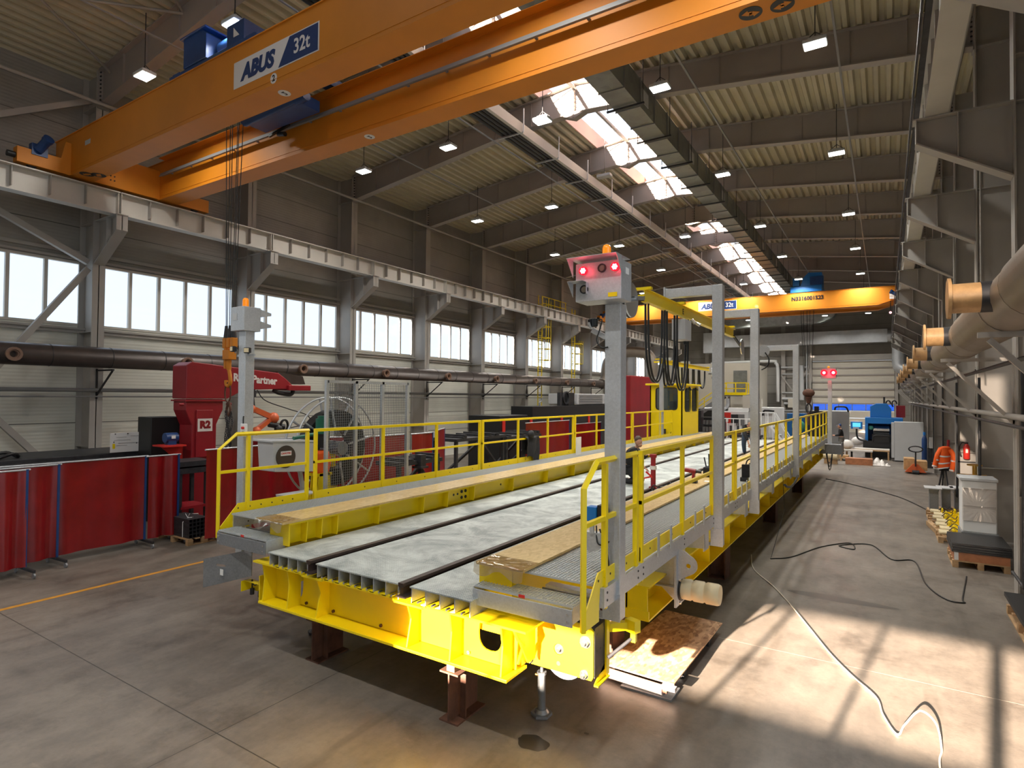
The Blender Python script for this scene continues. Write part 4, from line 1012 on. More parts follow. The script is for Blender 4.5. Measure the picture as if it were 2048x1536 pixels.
# festoon beam
def fest(x, y0, y1, z, lab, letters=False):
    t = thing('festoon_beam', lab, 'beam', (x, y0, z), 'yellow cable trolley beams')
    m = MB(); m.box(x-.004, x+.004, y0, y1, z, z+.16); m.box(x-.045, x+.045, y0, y1, z+.155, z+.165); m.box(x-.045, x+.045, y0, y1, z-.005, z+.005); build('i_beam', m, M['yellow'], t)
    m = MB(); m.box(x-.28, x+.0, y0-.02, y0+.03, z+.03, z+.09); m.box(x-.25, x+.08, y0+.03, y0+.10, z+.165, z+.2); m.box(x-.02, x+.10, y0+1.5, y0+1.6, z+.165, z+.2); m.box(x-.02, x+.10, y1-.4, y1-.3, z+.165, z+.2); build('bracket', m, M['yellow'], t)
    return t
t = fest(-2.72, 7.55, 13.0, 4.68, 'yellow I-beam carrying looped black cables beside the mast')
for y in (9.32, 12.24):
    vs, fs = txt('E', .12, lambda a, b, c, y=y: V(-2.72+.006+c, y+a, 4.76+b), bold=.003); build('letter', MB().add(vs, fs), M['ink'], t)
for y, s_ in ((7.2, 0),):
    w_ = thing('cable_sheave', 'round steel disc wheel at the near end of the yellow cable beam', 'wheel', (-2.7, 7.02, 4.62))
    build('disc', MB().ring((-2.70, 7.02, 4.62), (1, 0, 0), .22, .001, .02, 32).ring((-2.76, 7.02, 4.62), (1, 0, 0), .225, .19, .05, 32), M['chrome'], w_); build('tread', MB().ring((-2.73, 7.02, 4.62), (1, 0, 0), .224, .19, .04, 32), M['rubber'], w_)
    m = MB(); m.tube((-2.78, 7.02, 4.62), (-2.62, 7.02, 4.62), .03, 10); m.bar((-2.64, 7.02, 4.64), (-2.72, 7.53, 4.72), .03, .05); build('hub', m, M['jack'], w_)
def loops(x, spec, z, lab, r=.016):
    m = MB()
    for y0, y1, sag in spec:
        for e in (-.02, .02):
            pts = [(x+e, y0+(y1-y0)*(.5-.5*math.cos(math.pi*i/16)), z-sag*math.sin(math.pi*i/16)**.6) for i in range(17)]
            m.path(pts, r, 6)
    tag(build('festoon_cable', m, M['cable']), lab, 'cable', 'looped festoon cables')
loops(-2.72, ((7.65, 8.35, 1.05), (8.45, 8.95, 1.08), (8.95, 9.55, 1.15)), 4.66, 'thick black cables looping below the near yellow beam')
t = thing('junction_box', 'grey box hanging under the near yellow cable beam', 'box', (-2.72, 9.3, 4.5)); build('case', MB().box(-2.83, -2.62, 9.10, 9.45, 4.30, 4.62), M['lgrey'], t, bevel=.006); build('cable_gland', MB().tube((-2.72, 9.45, 4.3), (-2.72, 9.45, 4.25), .03, 8), M['black'], t)
m = MB(); m.tube((-2.66, 9.6, 4.66), (-2.60, 9.6, 4.6), .03, 8); m.tube((-2.66, 9.9, 4.64), (-2.60, 9.9, 4.6), .03, 8); tag(build('trolley_roller', m, M['chrome']), 'small bright rollers under the near yellow beam', 'roller')
t = thing('cable_sheave', 'small blue-grey disc at the far end of the near yellow beam', 'wheel', (-2.6, 13.2, 4.6)); build('disc', MB().ring((-2.6, 13.3, 4.5), (1, 0, 0), .17, .001, .02, 20), M['chrome'], t); build('arm', MB().bar((-2.70, 12.95, 4.70), (-2.62, 13.3, 4.5), .04), M['black'], t)
t = thing('cable_sheave', 'blue-grey disc on the farthest portal arm', 'wheel', (-2.2, 18.0, 4.6)); build('disc', MB().ring((-2.95, 18.1, 4.75), (.6, -1, 0), .17, .001, .02, 20), M['galv'], t); build('cable', MB().path(smooth([(-2.9, 18.05, 4.7), (-2.8, 18.05, 4.5), (-2.85, 18.05, 4.3), (-3.0, 18.05, 4.2)]), .02, 6), M['cable'], t)
t2 = fest(-7.8, 23.6, 31.5, 4.78, 'distant yellow beam with looped cables above the driver cab')
loops(-7.8, ((24.0, 24.6, .9), (26.6, 27.4, 1.3), (27.6, 28.4, 1.0), (28.6, 29.4, 1.0), (29.6, 30.6, .9)), 4.74, 'black cables looping below the distant yellow beam', .022)
for i, y in enumerate((23.9, 31.6)):
    t = thing('cable_sheave', f'blue-grey disc at the {"near" if i == 0 else "far"} end of the distant yellow beam', 'wheel', (-7.75, y, 4.7)); build('disc', MB().ring((-7.7, y, 4.66), (1, .3, 0), .30, .001, .03, 20), M['chrome'], t); build('hub', MB().tube((-7.85, y, 4.66), (-7.65, y, 4.66), .06, 8), M['jack'], t)
for i, y in enumerate((24.6, 27.45)):
    t = thing('cab_side_post', f'galvanised post in front of the driver cab, {"left" if i == 0 else "right"} one', 'post', (-8.1, y, 1)); build('upright', MB().box(-8.18, -8.03, y, y+.15, 1.0, 4.95), M['galv'], t); build('arm', MB().box(-8.1, -7.7, y, y+.14, 4.95, 5.08), M['galv'], t)

# buffer bracket on the right side
t = thing('buffer_bracket', 'galvanised bracket with a cream ribbed buffer on the right side of the platform', 'buffer', (-2.2, 7.4, .8))
m = MB(); m.box(-2.95, -2.19, 7.32, 7.56, 1.0, 1.015); m.prism([(-2.95, 1.02), (-2.19, 1.02), (-2.19, 1.50), (-2.55, 1.46), (-2.95, 1.22)], 'y', 7.40, 7.415); m.box(-2.55, -2.19, 7.3, 7.58, 1.50, 1.512); build('web', m, M['galv'], t)
m = MB(); m.box(-2.205, -2.18, 7.22, 7.60, .80, 1.53); m.prism([(-2.45, 1.0), (-2.20, 1.0), (-2.20, .78)], 'y', 7.40, 7.415); build('end_plate', m, M['galv'], t)
hp = [(-2.18, 1.12), (-2.18, 1.50), (-2.10, 1.50)]+[(-2.06+.12*math.cos(a), 1.33+.12*math.sin(a)) for a in [math.radians(70-20*i) for i in range(8)]]
m = MB(); m.mesh(plate([hp, oval(-2.05, 1.32, .03, .03, 12, 2)], 'y', 7.28, 7.30)); build('lug', m, M['galv'], t)
pr = [(-2.17, .115), (-2.15, .125), (-2.05, .13), (-2.035, .118), (-2.02, .118), (-2.005, .13), (-1.90, .13), (-1.885, .118), (-1.87, .118), (-1.855, .13), (-1.73, .13), (-1.70, .118)]
build('buffer', MB().path([(a, 7.42, .99) for a, b in pr], [b for a, b in pr], 28), M['cream'], t)
m = MB(); m.ring((-2.172, 7.42, .99), (1, 0, 0), .15, .001, .03, 24); build('buffer_base', m, M['black'], t)
for dy, dz in ((-.13, .14), (.13, .14), (-.13, -.14), (.13, -.14)): build('bolt', MB().tube((-2.16, 7.42+dy, .99+dz), (-2.14, 7.42+dy, .99+dz), .018, 6), M['chrome'], t)

# ------------------------------------------------------------------ overhead cranes
def crane(yn, lab, near):
    zb, ztp = 9.31, 10.44
    x0, x1 = (-19.75 if near else -18.7), mx(-18.7)
    t = thing('overhead_crane', lab, 'crane', (RX, yn, 9.27), None)
    for gy in (yn, yn+2.32):
        m = MB(); tp = .0
        side = [(x0, 9.62), (x0+1.0 if not near else x0, zb), (x1-1.0, zb), (x1, 9.62), (x1, ztp), (x0, ztp)]
        m.prism(side, 'y', gy+.03, gy+.045); m.prism(side, 'y', gy+.525, gy+.54)
        q = side[:4]
        for a, b in zip(q[:-1], q[1:]): m.bar((a[0], gy+.285, a[1]), (b[0], gy+.285, b[1]), .57, .02)
        m.box(x0, x1, gy, gy+.57, ztp-.01, ztp+.012); m.box(x0, x0+.015, gy+.03, gy+.54, 9.62, ztp); m.box(x1-.015, x1, gy+.03, gy+.54, 9.62, ztp)
        m.box(x0+.3, x1-.3, gy+.022, gy+.03, zb+.10, zb+.112)
        build('main_girder', m, M['orange'], t)
        build('trolley_rail', MB().box(x0, x1, gy+.26, gy+.31, ztp+.012, ztp+.05), M['rail'], t)
    for rx, s in ((RWL, 1), (mx(RWL), -1)):
        m = MB(); m.prism([(yn-1.15, 9.32), (yn-1.15, 9.72), (yn-.2, 9.72), (yn-.1, 10.2), (yn+3.0, 10.2), (yn+3.1, 9.72), (yn+3.9, 9.72), (yn+3.9, 9.32)], 'x', rx-.13, rx+.13); build('end_carriage', m, M['orange'], t, bevel=.01)
        m = MB()
        for y in (yn-.8, yn+3.5): m.ring((rx, y, 9.43), (1, 0, 0), .16, .01, .09, 20)
        build('wheel', m, M['dark'], t)
        m = MB(); m.tube((rx+s*.16, yn-.7, 9.75), (rx+s*.42, yn-.62, 9.95), .11, 12); m.box(rx+s*.05-.1, rx+s*.05+.1, yn-.85, yn-.5, 9.6, 9.9); m.tube((rx+s*.42, yn-.62, 9.95), (rx+s*.5, yn-.6, 10.0), .13, 12); build('drive_motor', m, M['blue'], t)
        m = MB()
        for i in range(4):
            for j in range(2): m.tube((rx+s*.135, yn+1.0+.1*j, 9.5+.12*i), (rx+s*.16, yn+1.0+.1*j, 9.5+.12*i), .02, 6)
        build('bolt', m, M['ink'], t)
        build('buffer', MB().tube((rx, yn-1.15, 9.5), (rx, yn-1.32, 9.5), .08, 12), M['black'], t)
    return t
c1 = crane(6.85, 'huge orange double-girder crane crossing the top of the picture', True)
# gray trolley cable rail on the far girder, lamp stickers, text
m = MB(); m.box(-18.4, .5, 9.03, 9.10, 9.93, 10.0); m.box(-18.4, .5, 9.0, 9.03, 9.90, 9.93)
for k in range(18): m.box(-18+1.05*k, -17.95+1.05*k, 9.08, 9.19, 9.95, 9.98)
build('cable_rail', m, M['grey'], c1)
build('girder_walk', MB().box(-18.4, .5, 8.98, 9.17, 10.44, 10.455), M['orange'], c1)
def lettering(c, y, x0, x1, z0, z1):
    w, h = x1-x0, z1-z0
    build('sign_plate', MB().box(x0, x1, y-.006, y-.001, z0, z1), M['signwhite'], c)
    s = MB(); s.prism([(x0+w*.555, z0+h*.04), (x1-w*.012, z0+h*.04), (x1-w*.012, z1-h*.04), (x0+w*.68, z1-h*.04)], 'y', y-.009, y-.0065); build('sign_field', s, M['navy'], c)
    vs, fs = txt('ABUS', h*.80, lambda a, b, e: V(x0+w*.30+a, y-.0095-e, z0+h*.46+b), bold=h*.045, shear=.22, extrude=.002, sx=.98, space=1.0); build('sign_letters', MB().add(vs, fs), M['navy'], c)
    vs, fs = txt('32t', h*.72, lambda a, b, e: V(x0+w*.815+a, y-.012-e, z0+h*.50+b), bold=h*.012, extrude=.002, sx=.9); build('sign_numerals', MB().add(vs, fs), M['signwhite'], c)
lettering(c1, 6.88, -11.17, -8.56, 9.58, 10.12)
def disc_txt(c, ctr, r, body, under, size, flip=False, rx=1.0):
    m = MB()
    if under: m.ring(ctr, (0, 0, 1), r, .001, .004, 24)
    else: m.ring(ctr, (0, 1, 0), r, .001, .004, 24)
    o = build('round_label', m, M['signwhite'], c)
    f = (lambda a, b, e: V(ctr[0]+a*.9, ctr[1]+b, ctr[2]-.0035-e)) if under else (lambda a, b, e: V(ctr[0]+a, ctr[1]-.0035-e, ctr[2]+b))
    vs, fs = txt(body, size, f, bold=.006, extrude=.001); build('numeral', MB().add(vs, fs), M['ink'], o)
disc_txt(c1, (-9.86, 6.875, 9.44), .10, '2', False, .17); disc_txt(c1, (-9.92, 7.16, 9.297), .12, '2', True, .17); disc_txt(c1, (-9.93, 9.42, 9.297), .12, '2', True, .17)
build('rating_plate', MB().box(-17.9, -17.6, 6.872, 6.878, 9.95, 10.07), M['lgrey'], c1)
def arrow_sticker(cx, cy, s):
    z = 9.297; o = build('arrow_label', MB().ring((cx, cy, z), (0, 0, 1), .17, .001, .004, 24), M['ink'], c1)
    m = MB(); a = [(-.13, -.02), (-.03, -.09), (-.03, -.05), (.02, -.05), (.02, .02), (-.03, .02), (-.03, .05)]
    m.prism([(cx+s*p, cy+q) for p, q in a], 'z', z-.006, z-.0025); m.prism([(cx-s*p, cy-q+.0) for p, q in a], 'z', z-.006, z-.0025); build('arrow', m, M['orange'], o)
for cx, cy, s in ((-1.72, 9.42, 1), (-1.28, 9.47, -1), (-18.2, 7.05, 1), (-18.0, 7.25, -1)): arrow_sticker(cx, cy, s)
# trolley
t = thing('crane_trolley', 'blue hoist trolley sitting on the near crane behind the lettered girder', 'trolley', (-12.3, 8.2, 10.5))
m = MB(); m.box(-13.9, -10.6, 6.98, 7.24, 10.50, 10.66); m.box(-13.9, -10.6, 9.34, 9.60, 10.50, 10.66); m.box(-13.8, -13.5, 7.0, 9.6, 10.5, 10.7); m.box(-11.0, -10.7, 7.0, 9.6, 10.5, 10.7); build('frame', m, M['blue'], t, bevel=.01)
m = MB(); m.prism([(-13.25, 10.66), (-12.35, 10.66), (-12.35, 11.2), (-12.5, 11.32), (-13.25, 11.32)], 'y', 6.95, 7.6); m.box(-13.32, -12.3, 6.9, 7.65, 11.3, 11.34); build('hoist_cabinet', m, M['blue'], t, bevel=.01)
m = MB(); m.tube((-12.2, 7.3, 10.9), (-11.8, 7.3, 10.9), .2, 16); m.tube((-11.8, 7.3, 10.9), (-11.6, 7.3, 10.9), .16, 16); m.box(-11.65, -11.05, 7.0, 7.6, 10.66, 11.1); build('gearbox', m, M['blue'], t)
m = MB(); m.tube((-13.4, 8.4, 10.5), (-11.0, 8.4, 10.5), .28, 20); build('rope_drum', m, M['dark'], t)
m = MB(); m.box(-12.9, -10.9, 7.9, 8.8, 9.85, 10.1); m.tube((-12.7, 8.1, 9.8), (-10.9, 8.2, 9.95), .12, 12); m.tube((-11.0, 8.2, 9.95), (-10.7, 8.25, 10.0), .16, 12); build('underframe', m, M['blue'], t)
build('white_arrow', MB().prism([(-11.4, 10.8), (-11.2, 10.8), (-11.4, 11.0)], 'y', 6.99, 6.995), M['white'], t)
m = MB(); m.bar((-12.9, 8.9, 9.8), (-12.2, 8.95, 9.95), .05); m.tube((-12.6, 8.95, 9.8), (-12.35, 8.95, 9.75), .06, 8); build('cable_arm', m, M['black'], t)
# hook block on ropes
t = thing('hook_block', 'orange hook block hanging on thin steel ropes beside the window-side mast', 'hook', (-13.7, 8.3, 4.0))
hx, hy = -13.45, 8.3
for i, dx in enumerate((-.17, -.12, -.03, .05, .12, .17)): build('rope', MB().tube((hx+dx*1.9-.0, hy+.05*(i % 2), 10.4), (hx+dx, hy, 5.0), .010, 5), M['cable'], t)
for dx in (-.16, .0, .16): m = MB(); m.box(hx+dx-.06, hx+dx+.06, hy-.07, hy+.07, 4.50, 4.75); o = build('sheave_case', m, M['orange'], t, bevel=.02); build('guard', MB().cone((hx+dx, hy, 4.75), (hx+dx, hy, 5.05), .065, .035, 10), M['dark'], o)
m = MB(); m.box(hx-.15, hx+.12, hy-.1, hy+.1, 4.22, 4.45); m.box(hx-.16, hx-.08, hy-.06, hy+.06, 4.0, 4.5); m.tube((hx-.03, hy, 4.25), (hx-.03, hy, 3.98), .06, 10); build('block', m, M['orange'], t, bevel=.01)
m = MB(); m.path(smooth([(hx-.03, hy, 4.0), (hx+.02, hy, 3.85), (hx+.05, hy, 3.68), (hx-.02, hy, 3.58), (hx-.12, hy, 3.62), (hx-.13, hy, 3.72)]), .045, 8); build('hook', m, M['orange'], t)
t = thing('lifting_chain', 'bundle of dark lifting chains hanging from the orange hook', 'chain', (hx, hy, 3))
build('ring', MB().path([(hx-.05+.12*math.cos(a), hy, 3.42+.24*math.sin(a)) for a in [k*math.pi/8 for k in range(16)]], .018, 6, closed=True), M['rust'], t)
m = MB(); m.path(smooth([(hx+.0, hy, 3.2), (hx+.07, hy, 3.0), (hx-.0, hy, 2.85), (hx-.08, hy, 3.0), (hx-.02, hy, 3.18)]), .03, 6); build('shackle', m, M['rust'], t)
for i, (dx, zl) in enumerate(((-.10, 1.62), (-.04, 1.3), (.03, 1.5), (.09, 1.75), (-.07, 1.9), (.06, 1.15))):
    m = MB(); z = 2.95; k = 0
    while z > zl:
        c = V(hx+dx+.012*math.sin(z*9+i), hy+.03*math.cos(z*7+i*2), z); a = V(1, 0, 0) if (k+i) % 2 else V(0, 1, 0)
        m.path([c+a*.022*math.cos(q)+V(0, 0, .036*math.sin(q)) for q in [j*math.pi/3 for j in range(6)]], .009, 4, closed=True); z -= .052; k += 1
    build('chain_strand', m, M['dark'], t)
# far crane
c2 = crane(43.3, 'distant orange crane spanning the hall with black serial number', False)
lettering(c2, 43.33, -11.5, -8.84, 9.68, 10.30)
vs, fs = txt('N3316001523', .34, lambda a, b, e: V(-4.35+a, 43.31-e, 10.05+b), bold=.012, sx=.98); build('serial_number', MB().add(vs, fs), M['ink'], c2)
build('striped_plate', MB().box(.25, .75, 43.28, 43.3, 9.62, 9.78).box(.25, .75, 43.28, 43.3, 9.80, 9.96), M['white'], c2)
t = thing('crane_trolley', 'bright blue hoist trolley on top of the distant crane', 'trolley', (-4.4, 44.6, 10.5))
m = MB(); m.box(-5.4, -3.5, 43.4, 46, 10.50, 10.9); m.prism([(-4.8, 10.9), (-3.5, 10.9), (-3.5, 11.75), (-4.3, 11.8), (-4.6, 11.5)], 'y', 43.5, 45); m.box(-5.25, -4.85, 43.5, 44.2, 10.95, 11.5); build('machinery', m, M['blue2'], t, bevel=.02)
build('dark_motor', MB().box(-4.2, -3.45, 43.44, 43.5, 10.95, 11.5), M['blue'], t)
t = thing('hook_block', 'rusty brown hook block hanging from the distant crane', 'hook', (-4.35, 44, 3.2))
for dx in (-.5, -.35, -.1, .1, .35): build('rope', MB().tube((-4.35+dx, 44, 10.52), (-4.35+dx*.5, 44, 4.0), .016, 4), M['cable'], t)
m = MB(); m.ball((-4.35, 44, 3.75), .38, 12, (1, .5, .75)); m.cone((-4.35, 44, 3.5), (-4.35, 44, 3.05), .22, .12, 10); build('block', m, M['rust'], t)
m = MB(); m.path([(-4.35+.16*math.cos(a), 44, 2.72+.3*math.sin(a)) for a in [k*math.pi/7 for k in range(14)]], .05, 6, closed=True); build('chain_link', m, M['dark'], t)
build('chain', MB().tube((-4.35, 44, 2.45), (-4.35, 44, 1.6), .08, 6), M['rust'], t)

# ------------------------------------------------------------------ welding screens on the window side
def screen(p, q, lab, zt_=1.95, zb=.16, posts=(1,), wav=.035, nf=7):
    p = V(*p, 0); q = V(*q, 0); d = (q-p); L = d.length; u = d.normalized(); n_ = V(-u.y, u.x, 0)
    t = thing('welding_screen', lab, 'screen', (p.x, p.y, 0), 'red welding screens')
    sd_ = p.x*3+p.y
    def f(a, b):
        w = wav*(math.sin(a*nf*2*math.pi/2+sd_)+.5*math.sin(a*nf*5.1+sd_*2))*(.5+.5*(1-b))+.01*noise.noise(V(a*6, b*4, sd_))
        return p+u*L*a+n_*w+V(0, 0, zb+(zt_-zb)*b)
    build('curtain', MB().grid(f, 60, 6), M['red'], t, fix=False)
    build('top_tube', MB().tube(p+V(0, 0, zt_+.02)-u*.05, q+V(0, 0, zt_+.02)+u*.05, .018, 8), M['galv'], t)
    for s_ in posts:
        b = p if s_ == 0 else q
        build('post', MB().box(b.x-.02, b.x+.02, b.y-.02, b.y+.02, .12, zt_+.03), M['blue'], t)
        fo = build('foot', MB().bar(b+n_*-.38+V(0, 0, .13), b+n_*.38+V(0, 0, .13), .04, .05), M['dark'], t)
        for e in (-.36, .36):
            c = b+n_*e; build('caster', MB().ring((c.x, c.y, .05), u, .05, .01, .03, 12), M['galvdark'], fo)
    return t
screen((-13.35, 2.9), (-13.42, 4.35), 'red welding screen at the extreme left edge, nearest to the camera', 1.93)
screen((-13.62, 3.1), (-13.72, 4.95), 'red welding screen second from the left edge', 1.95)
screen((-13.85, 3.6), (-13.85, 6.62), 'longest red welding screen, just left of the blue post', 1.97, posts=(0, 1))
screen((-13.80, 6.66), (-13.78, 7.3), 'short glossy red welding screen just right of the blue post', 1.96, nf=3, wav=.05)
screen((-12.7, 7.35), (-12.9, 10.0), 'red welding screen behind the window-side mast and cut-off railing', 2.12, nf=9)
screen((-13.9, 9.0), (-12.3, 11.6), 'red welding screen behind the grey winder cabinet', 2.2, nf=5)
screen((-11.7, 10.6), (-11.6, 12.5), 'red welding screen seen through the mesh panel', 2.25, nf=3)
screen((-11.5, 12.7), (-11.5, 13.6), 'red welding screen right of the mesh panel', 2.25, nf=2)
screen((-11.5, 13.75), (-12.1, 14.9), 'angled red welding screen left of the dark racks', 2.3, nf=2)
screen((-12.5, 20.7), (-12.5, 24.6), 'low red welding screen behind the steel frames', 2.25, nf=3)
screen((-12.4, 25.0), (-12.4, 28.0), 'red welding screen in front of the black machine base', 2.05, nf=3)
# long dark machine bed and whiteboard
t = thing('machine_bed', 'long dark grey steel bed along the window wall behind the screens', 'machine bed', (-18, 6, 0)); m = MB(); m.box(-18.9, -17.0, 2.5, 9.2, 1.55, 1.82); m.box(-18.7, -17.2, 2.6, 9.1, 0, 1.55); m.box(-17.0, -16.9, 2.5, 9.2, 1.66, 1.72); build('bed', m, M['dark'], t, bevel=.02)
m = MB(); m.path([(-17.4+.3*math.cos(a), 5.1+.35*math.sin(a), 1.9+.05*math.sin(3*a)) for a in [k*.4 for k in range(30)]], .04, 6); tag(build('hose_coil', m, M['black']), 'black hose coil lying on the dark machine bed', 'hose')
t = thing('whiteboard', 'whiteboard with notes leaning on the dark machine bed', 'whiteboard', (-16.85, 7.45, 1.84))
m = MB(); m.box(-16.95, -16.93, 7.22, 8.02, 1.83, 2.34); build('board', m, M['white'], t, bevel=.004)
m = MB(); m.box(-16.929, -16.926, 7.27, 7.33, 1.93, 2.06); build('yellow_note', m, M['yellow'], t)
m = MB()
for z, a, b in ((2.22, 7.35, 7.6), (2.14, 7.3, 7.7), (2.06, 7.4, 7.9), (2.0, 7.36, 7.62), (2.24, 7.7, 7.9)): m.box(-16.929, -16.927, a, b, z, z+.006)
for y, z in ((7.33, 2.31), (7.63, 2.31), (7.95, 2.31), (7.3, 2.1), (7.85, 2.05)): m.ring((-16.925, y, z), (1, 0, 0), .014, .001, .01, 10)
m.box(-16.929, -16.926, 7.92, 7.98, 2.03, 2.07); build('magnets', m, M['ink'], t)
# welding robot gantry
t = thing('robot_gantry', 'dark red robot gantry column with overhanging arm and white lettering', 'robot', (-15.6, 8.9, 0))
m = MB(); m.prism([(8.45, .1), (9.12, .1), (9.12, 2.55), (9.30, 2.95), (9.30, 3.24), (8.28, 3.24), (8.28, 2.95), (8.45, 2.55)], 'x', -15.95, -15.34); m.box(-16.3, -15.0, 8.2, 9.4, 0, .1); build('column', m, M['redpaint'], t, bevel=.02)
m = MB(); m.prism([(8.26, 3.25), (8.26, 4.12), (8.42, 4.22), (11.0, 4.02), (11.25, 3.86), (11.5, 3.66), (11.5, 3.55), (9.9, 3.50), (9.4, 3.25)], 'x', -15.98, -15.3); m.box(-15.9, -15.2, 11.3, 12.1, 3.50, 3.66); build('arm', m, M['redpaint'], t, bevel=.02)
m = MB(); m.box(-15.35, -15.30, 8.55, 9.0, 1.7, 2.95); build('front_panel', m, M['redpaint'], t, bevel=.01)
m = MB(); m.prism([(11.0, 4.05), (11.9, 3.95), (12.0, 3.7), (11.2, 3.7)], 'x', -15.9, -15.35); build('grey_cover', m, M['pipe'], t)
build('sign', MB().box(-15.298, -15.294, 8.58, 8.98, 2.38, 2.72), M['signwhite'], t)
vs, fs = txt('R2', .26, lambda a, b, e: V(-15.293+e, 8.78+a, 2.55+b), bold=.018); build('sign_letters', MB().add(vs, fs), M['redpaint'], t)
vs, fs = txt('RoboPartner', .30, lambda a, b, e: V(-15.297+e, 10.25+a, 3.80-a*.055+b), bold=.012, sx=.88); build('lettering', MB().add(vs, fs), M['signwhite'], t)
for y in (8.2, 9.38): build('side_knob', MB().tube((-15.3, y, 3.1), (-15.3, y+(-.12 if y < 9 else .12), 3.1), .04, 8), M['redpaint'], t)
build('flange', MB().box(-16.0, -15.28, 8.24, 9.34, 3.18, 3.22), M['redpaint'], t)
m = MB(); m.path(smooth([(-15.4, 10.9, 3.5), (-15.4, 11.1, 3.42), (-15.4, 11.5, 3.38), (-15.4, 11.6, 3.5)]), .06, 8); m.tube((-15.4, 10.0, 3.5), (-15.4, 10.05, 2.75), .06, 8); build('hose', m, M['black'], t)
t = thing('welding_robot', 'orange-red robot arm hanging under the red gantry', 'robot', (-15.4, 10.4, 3.3))
m = MB(); m.tube((-15.4, 10.15, 3.48), (-15.4, 10.15, 3.3), .16, 14); m.bar((-15.4, 10.15, 3.3), (-15.4, 10.2, 2.9), .14, .16); build('base', m, M['dark'], t)
m = MB(); m.bar((-15.35, 10.1, 3.0), (-15.3, 10.85, 2.68), .13, .15); m.ball((-15.3, 10.85, 2.68), .17); m.ball((-15.35, 10.15, 2.95), .14); m.bar((-15.3, 10.8, 2.68), (-15.3, 10.3, 2.35), .13, .12); m.ball((-15.3, 10.3, 2.32), .13); build('link', m, M['copper'], t)
m = MB(); m.tube((-15.3, 10.7, 2.5), (-15.2, 11.15, 2.40), .09, 10); m.ring((-15.2, 11.15, 2.45), (1, .3, 0), .19, .14, .05, 18); m.ball((-15.2, 10.95, 2.35), .13); build('torch_head', m, M['black'], t)
build('cable', MB().path(smooth([(-15.3, 10.3, 3.5), (-15.2, 10.5, 3.2), (-15.1, 11.2, 2.95), (-15.0, 11.8, 2.75), (-15.0, 11.9, 2.5), (-15.1, 11.3, 2.38)]), .016, 6), M['cable'], t)
t = thing('control_cabinet', 'black control cabinet left of the red robot column', 'cabinet', (-16.4, 8.3, 0)); m = MB(); m.box(-17.0, -16.3, 7.9, 8.7, 0, 2.75); build('cabinet', m, M['black'], t, bevel=.02)
m = MB(); m.box(-15.9, -15.3, 7.75, 8.3, 2.02, 2.06); m.prism([(7.8, 2.02), (8.35, 2.02), (8.35, 1.5)], 'x', -15.6, -15.57); tag(build('shelf', m, M['redbright']), 'red steel shelf bracket beside the robot column', 'shelf')
t = thing('blue_motor', 'small dark blue motor on the red shelf', 'motor', (-15.6, 8.05, 2.06)); m = MB(); m.tube((-15.6, 7.9, 2.24), (-15.6, 8.2, 2.24), .13, 14); m.box(-15.7, -15.5, 7.95, 8.15, 2.06, 2.2); build('motor', m, M['blue'], t); build('label', MB().box(-15.46, -15.45, 8.0, 8.1, 2.22, 2.3), M['white'], t)
t = thing('work_table', 'dark steel table with stacked beams beside the robot column', 'table', (-14.6, 8.0, 0)); m = MB(); m.box(-15.0, -14.2, 7.45, 8.35, 1.45, 1.58); m.box(-15.0, -14.2, 7.4, 8.4, 1.62, 1.74); build('top', m, M['dark'], t)
for x in (-14.95, -14.3):
    for y in (7.55, 8.2): build('leg', MB().box(x, x+.08, y, y+.08, 0, 1.45), M['dark'], t)
m = MB(); m.box(-14.95, -14.2, 7.6, 8.25, .6, .66); build('stretcher', m, M['redpaint'], t)
# pallets
def pallet(x0, x1, y0, y1, z, lab, group='wooden pallets', mt='wood'):
    t = thing('wooden_pallet', lab, 'pallet', (x0, y0, z), group)
    n_ = 5
    for i in range(n_): a = y0+(y1-y0-.1)*i/(n_-1); build('deck_board', MB().box(x0, x1, a, a+.1, z+.122, z+.144), M[mt], t)
    for i in range(3):
        a = x0+(x1-x0-.1)*i/2; build('runner', MB().box(a, a+.1, y0, y1, z, z+.02), M[mt], t)
        for j in range(3): b = y0+(y1-y0-.12)*j/2; build('block', MB().box(a, a+.1, b, b+.12, z+.02, z+.122), M[mt], t)
    return t
t = pallet(-14.4, -13.05, 7.15, 7.95, 0, 'wooden pallet under the strapped bundle of square tubes')
t = thing('tube_bundle', 'strapped stack of dark square tubes on the pallet behind the red screens', 'tube bundle', (-13.7, 7.2, .145))
for r_ in range(5):
    for c_ in range(8 if r_ < 4 else 5):
        x = -14.15; y = 7.2+.085*c_; z = .146+.085*r_
        a = MB(); L0 = x+(0 if r_ < 4 else .1); L1 = -13.1
        a.box(L0, L1, y, y+.08, z, z+.006); a.box(L0, L1, y, y+.08, z+.074, z+.08); a.box(L0, L1, y, y+.006, z+.006, z+.074); a.box(L0, L1, y+.074, y+.08, z+.006, z+.074); build('square_tube', a, M['dark'], t)
for x in (-13.95, -13.35):
    m = MB(); m.path([(x, 7.19, .15), (x, 7.19, .49), (x+.02, 7.3, .575), (x, 7.88, .50), (x, 7.89, .15)], .008, 4); m.path([(x-.06, 7.28, .66), (x, 7.3, .575), (x+.08, 7.3, .67)], .007, 4); build('strap', m, M['white'], t)
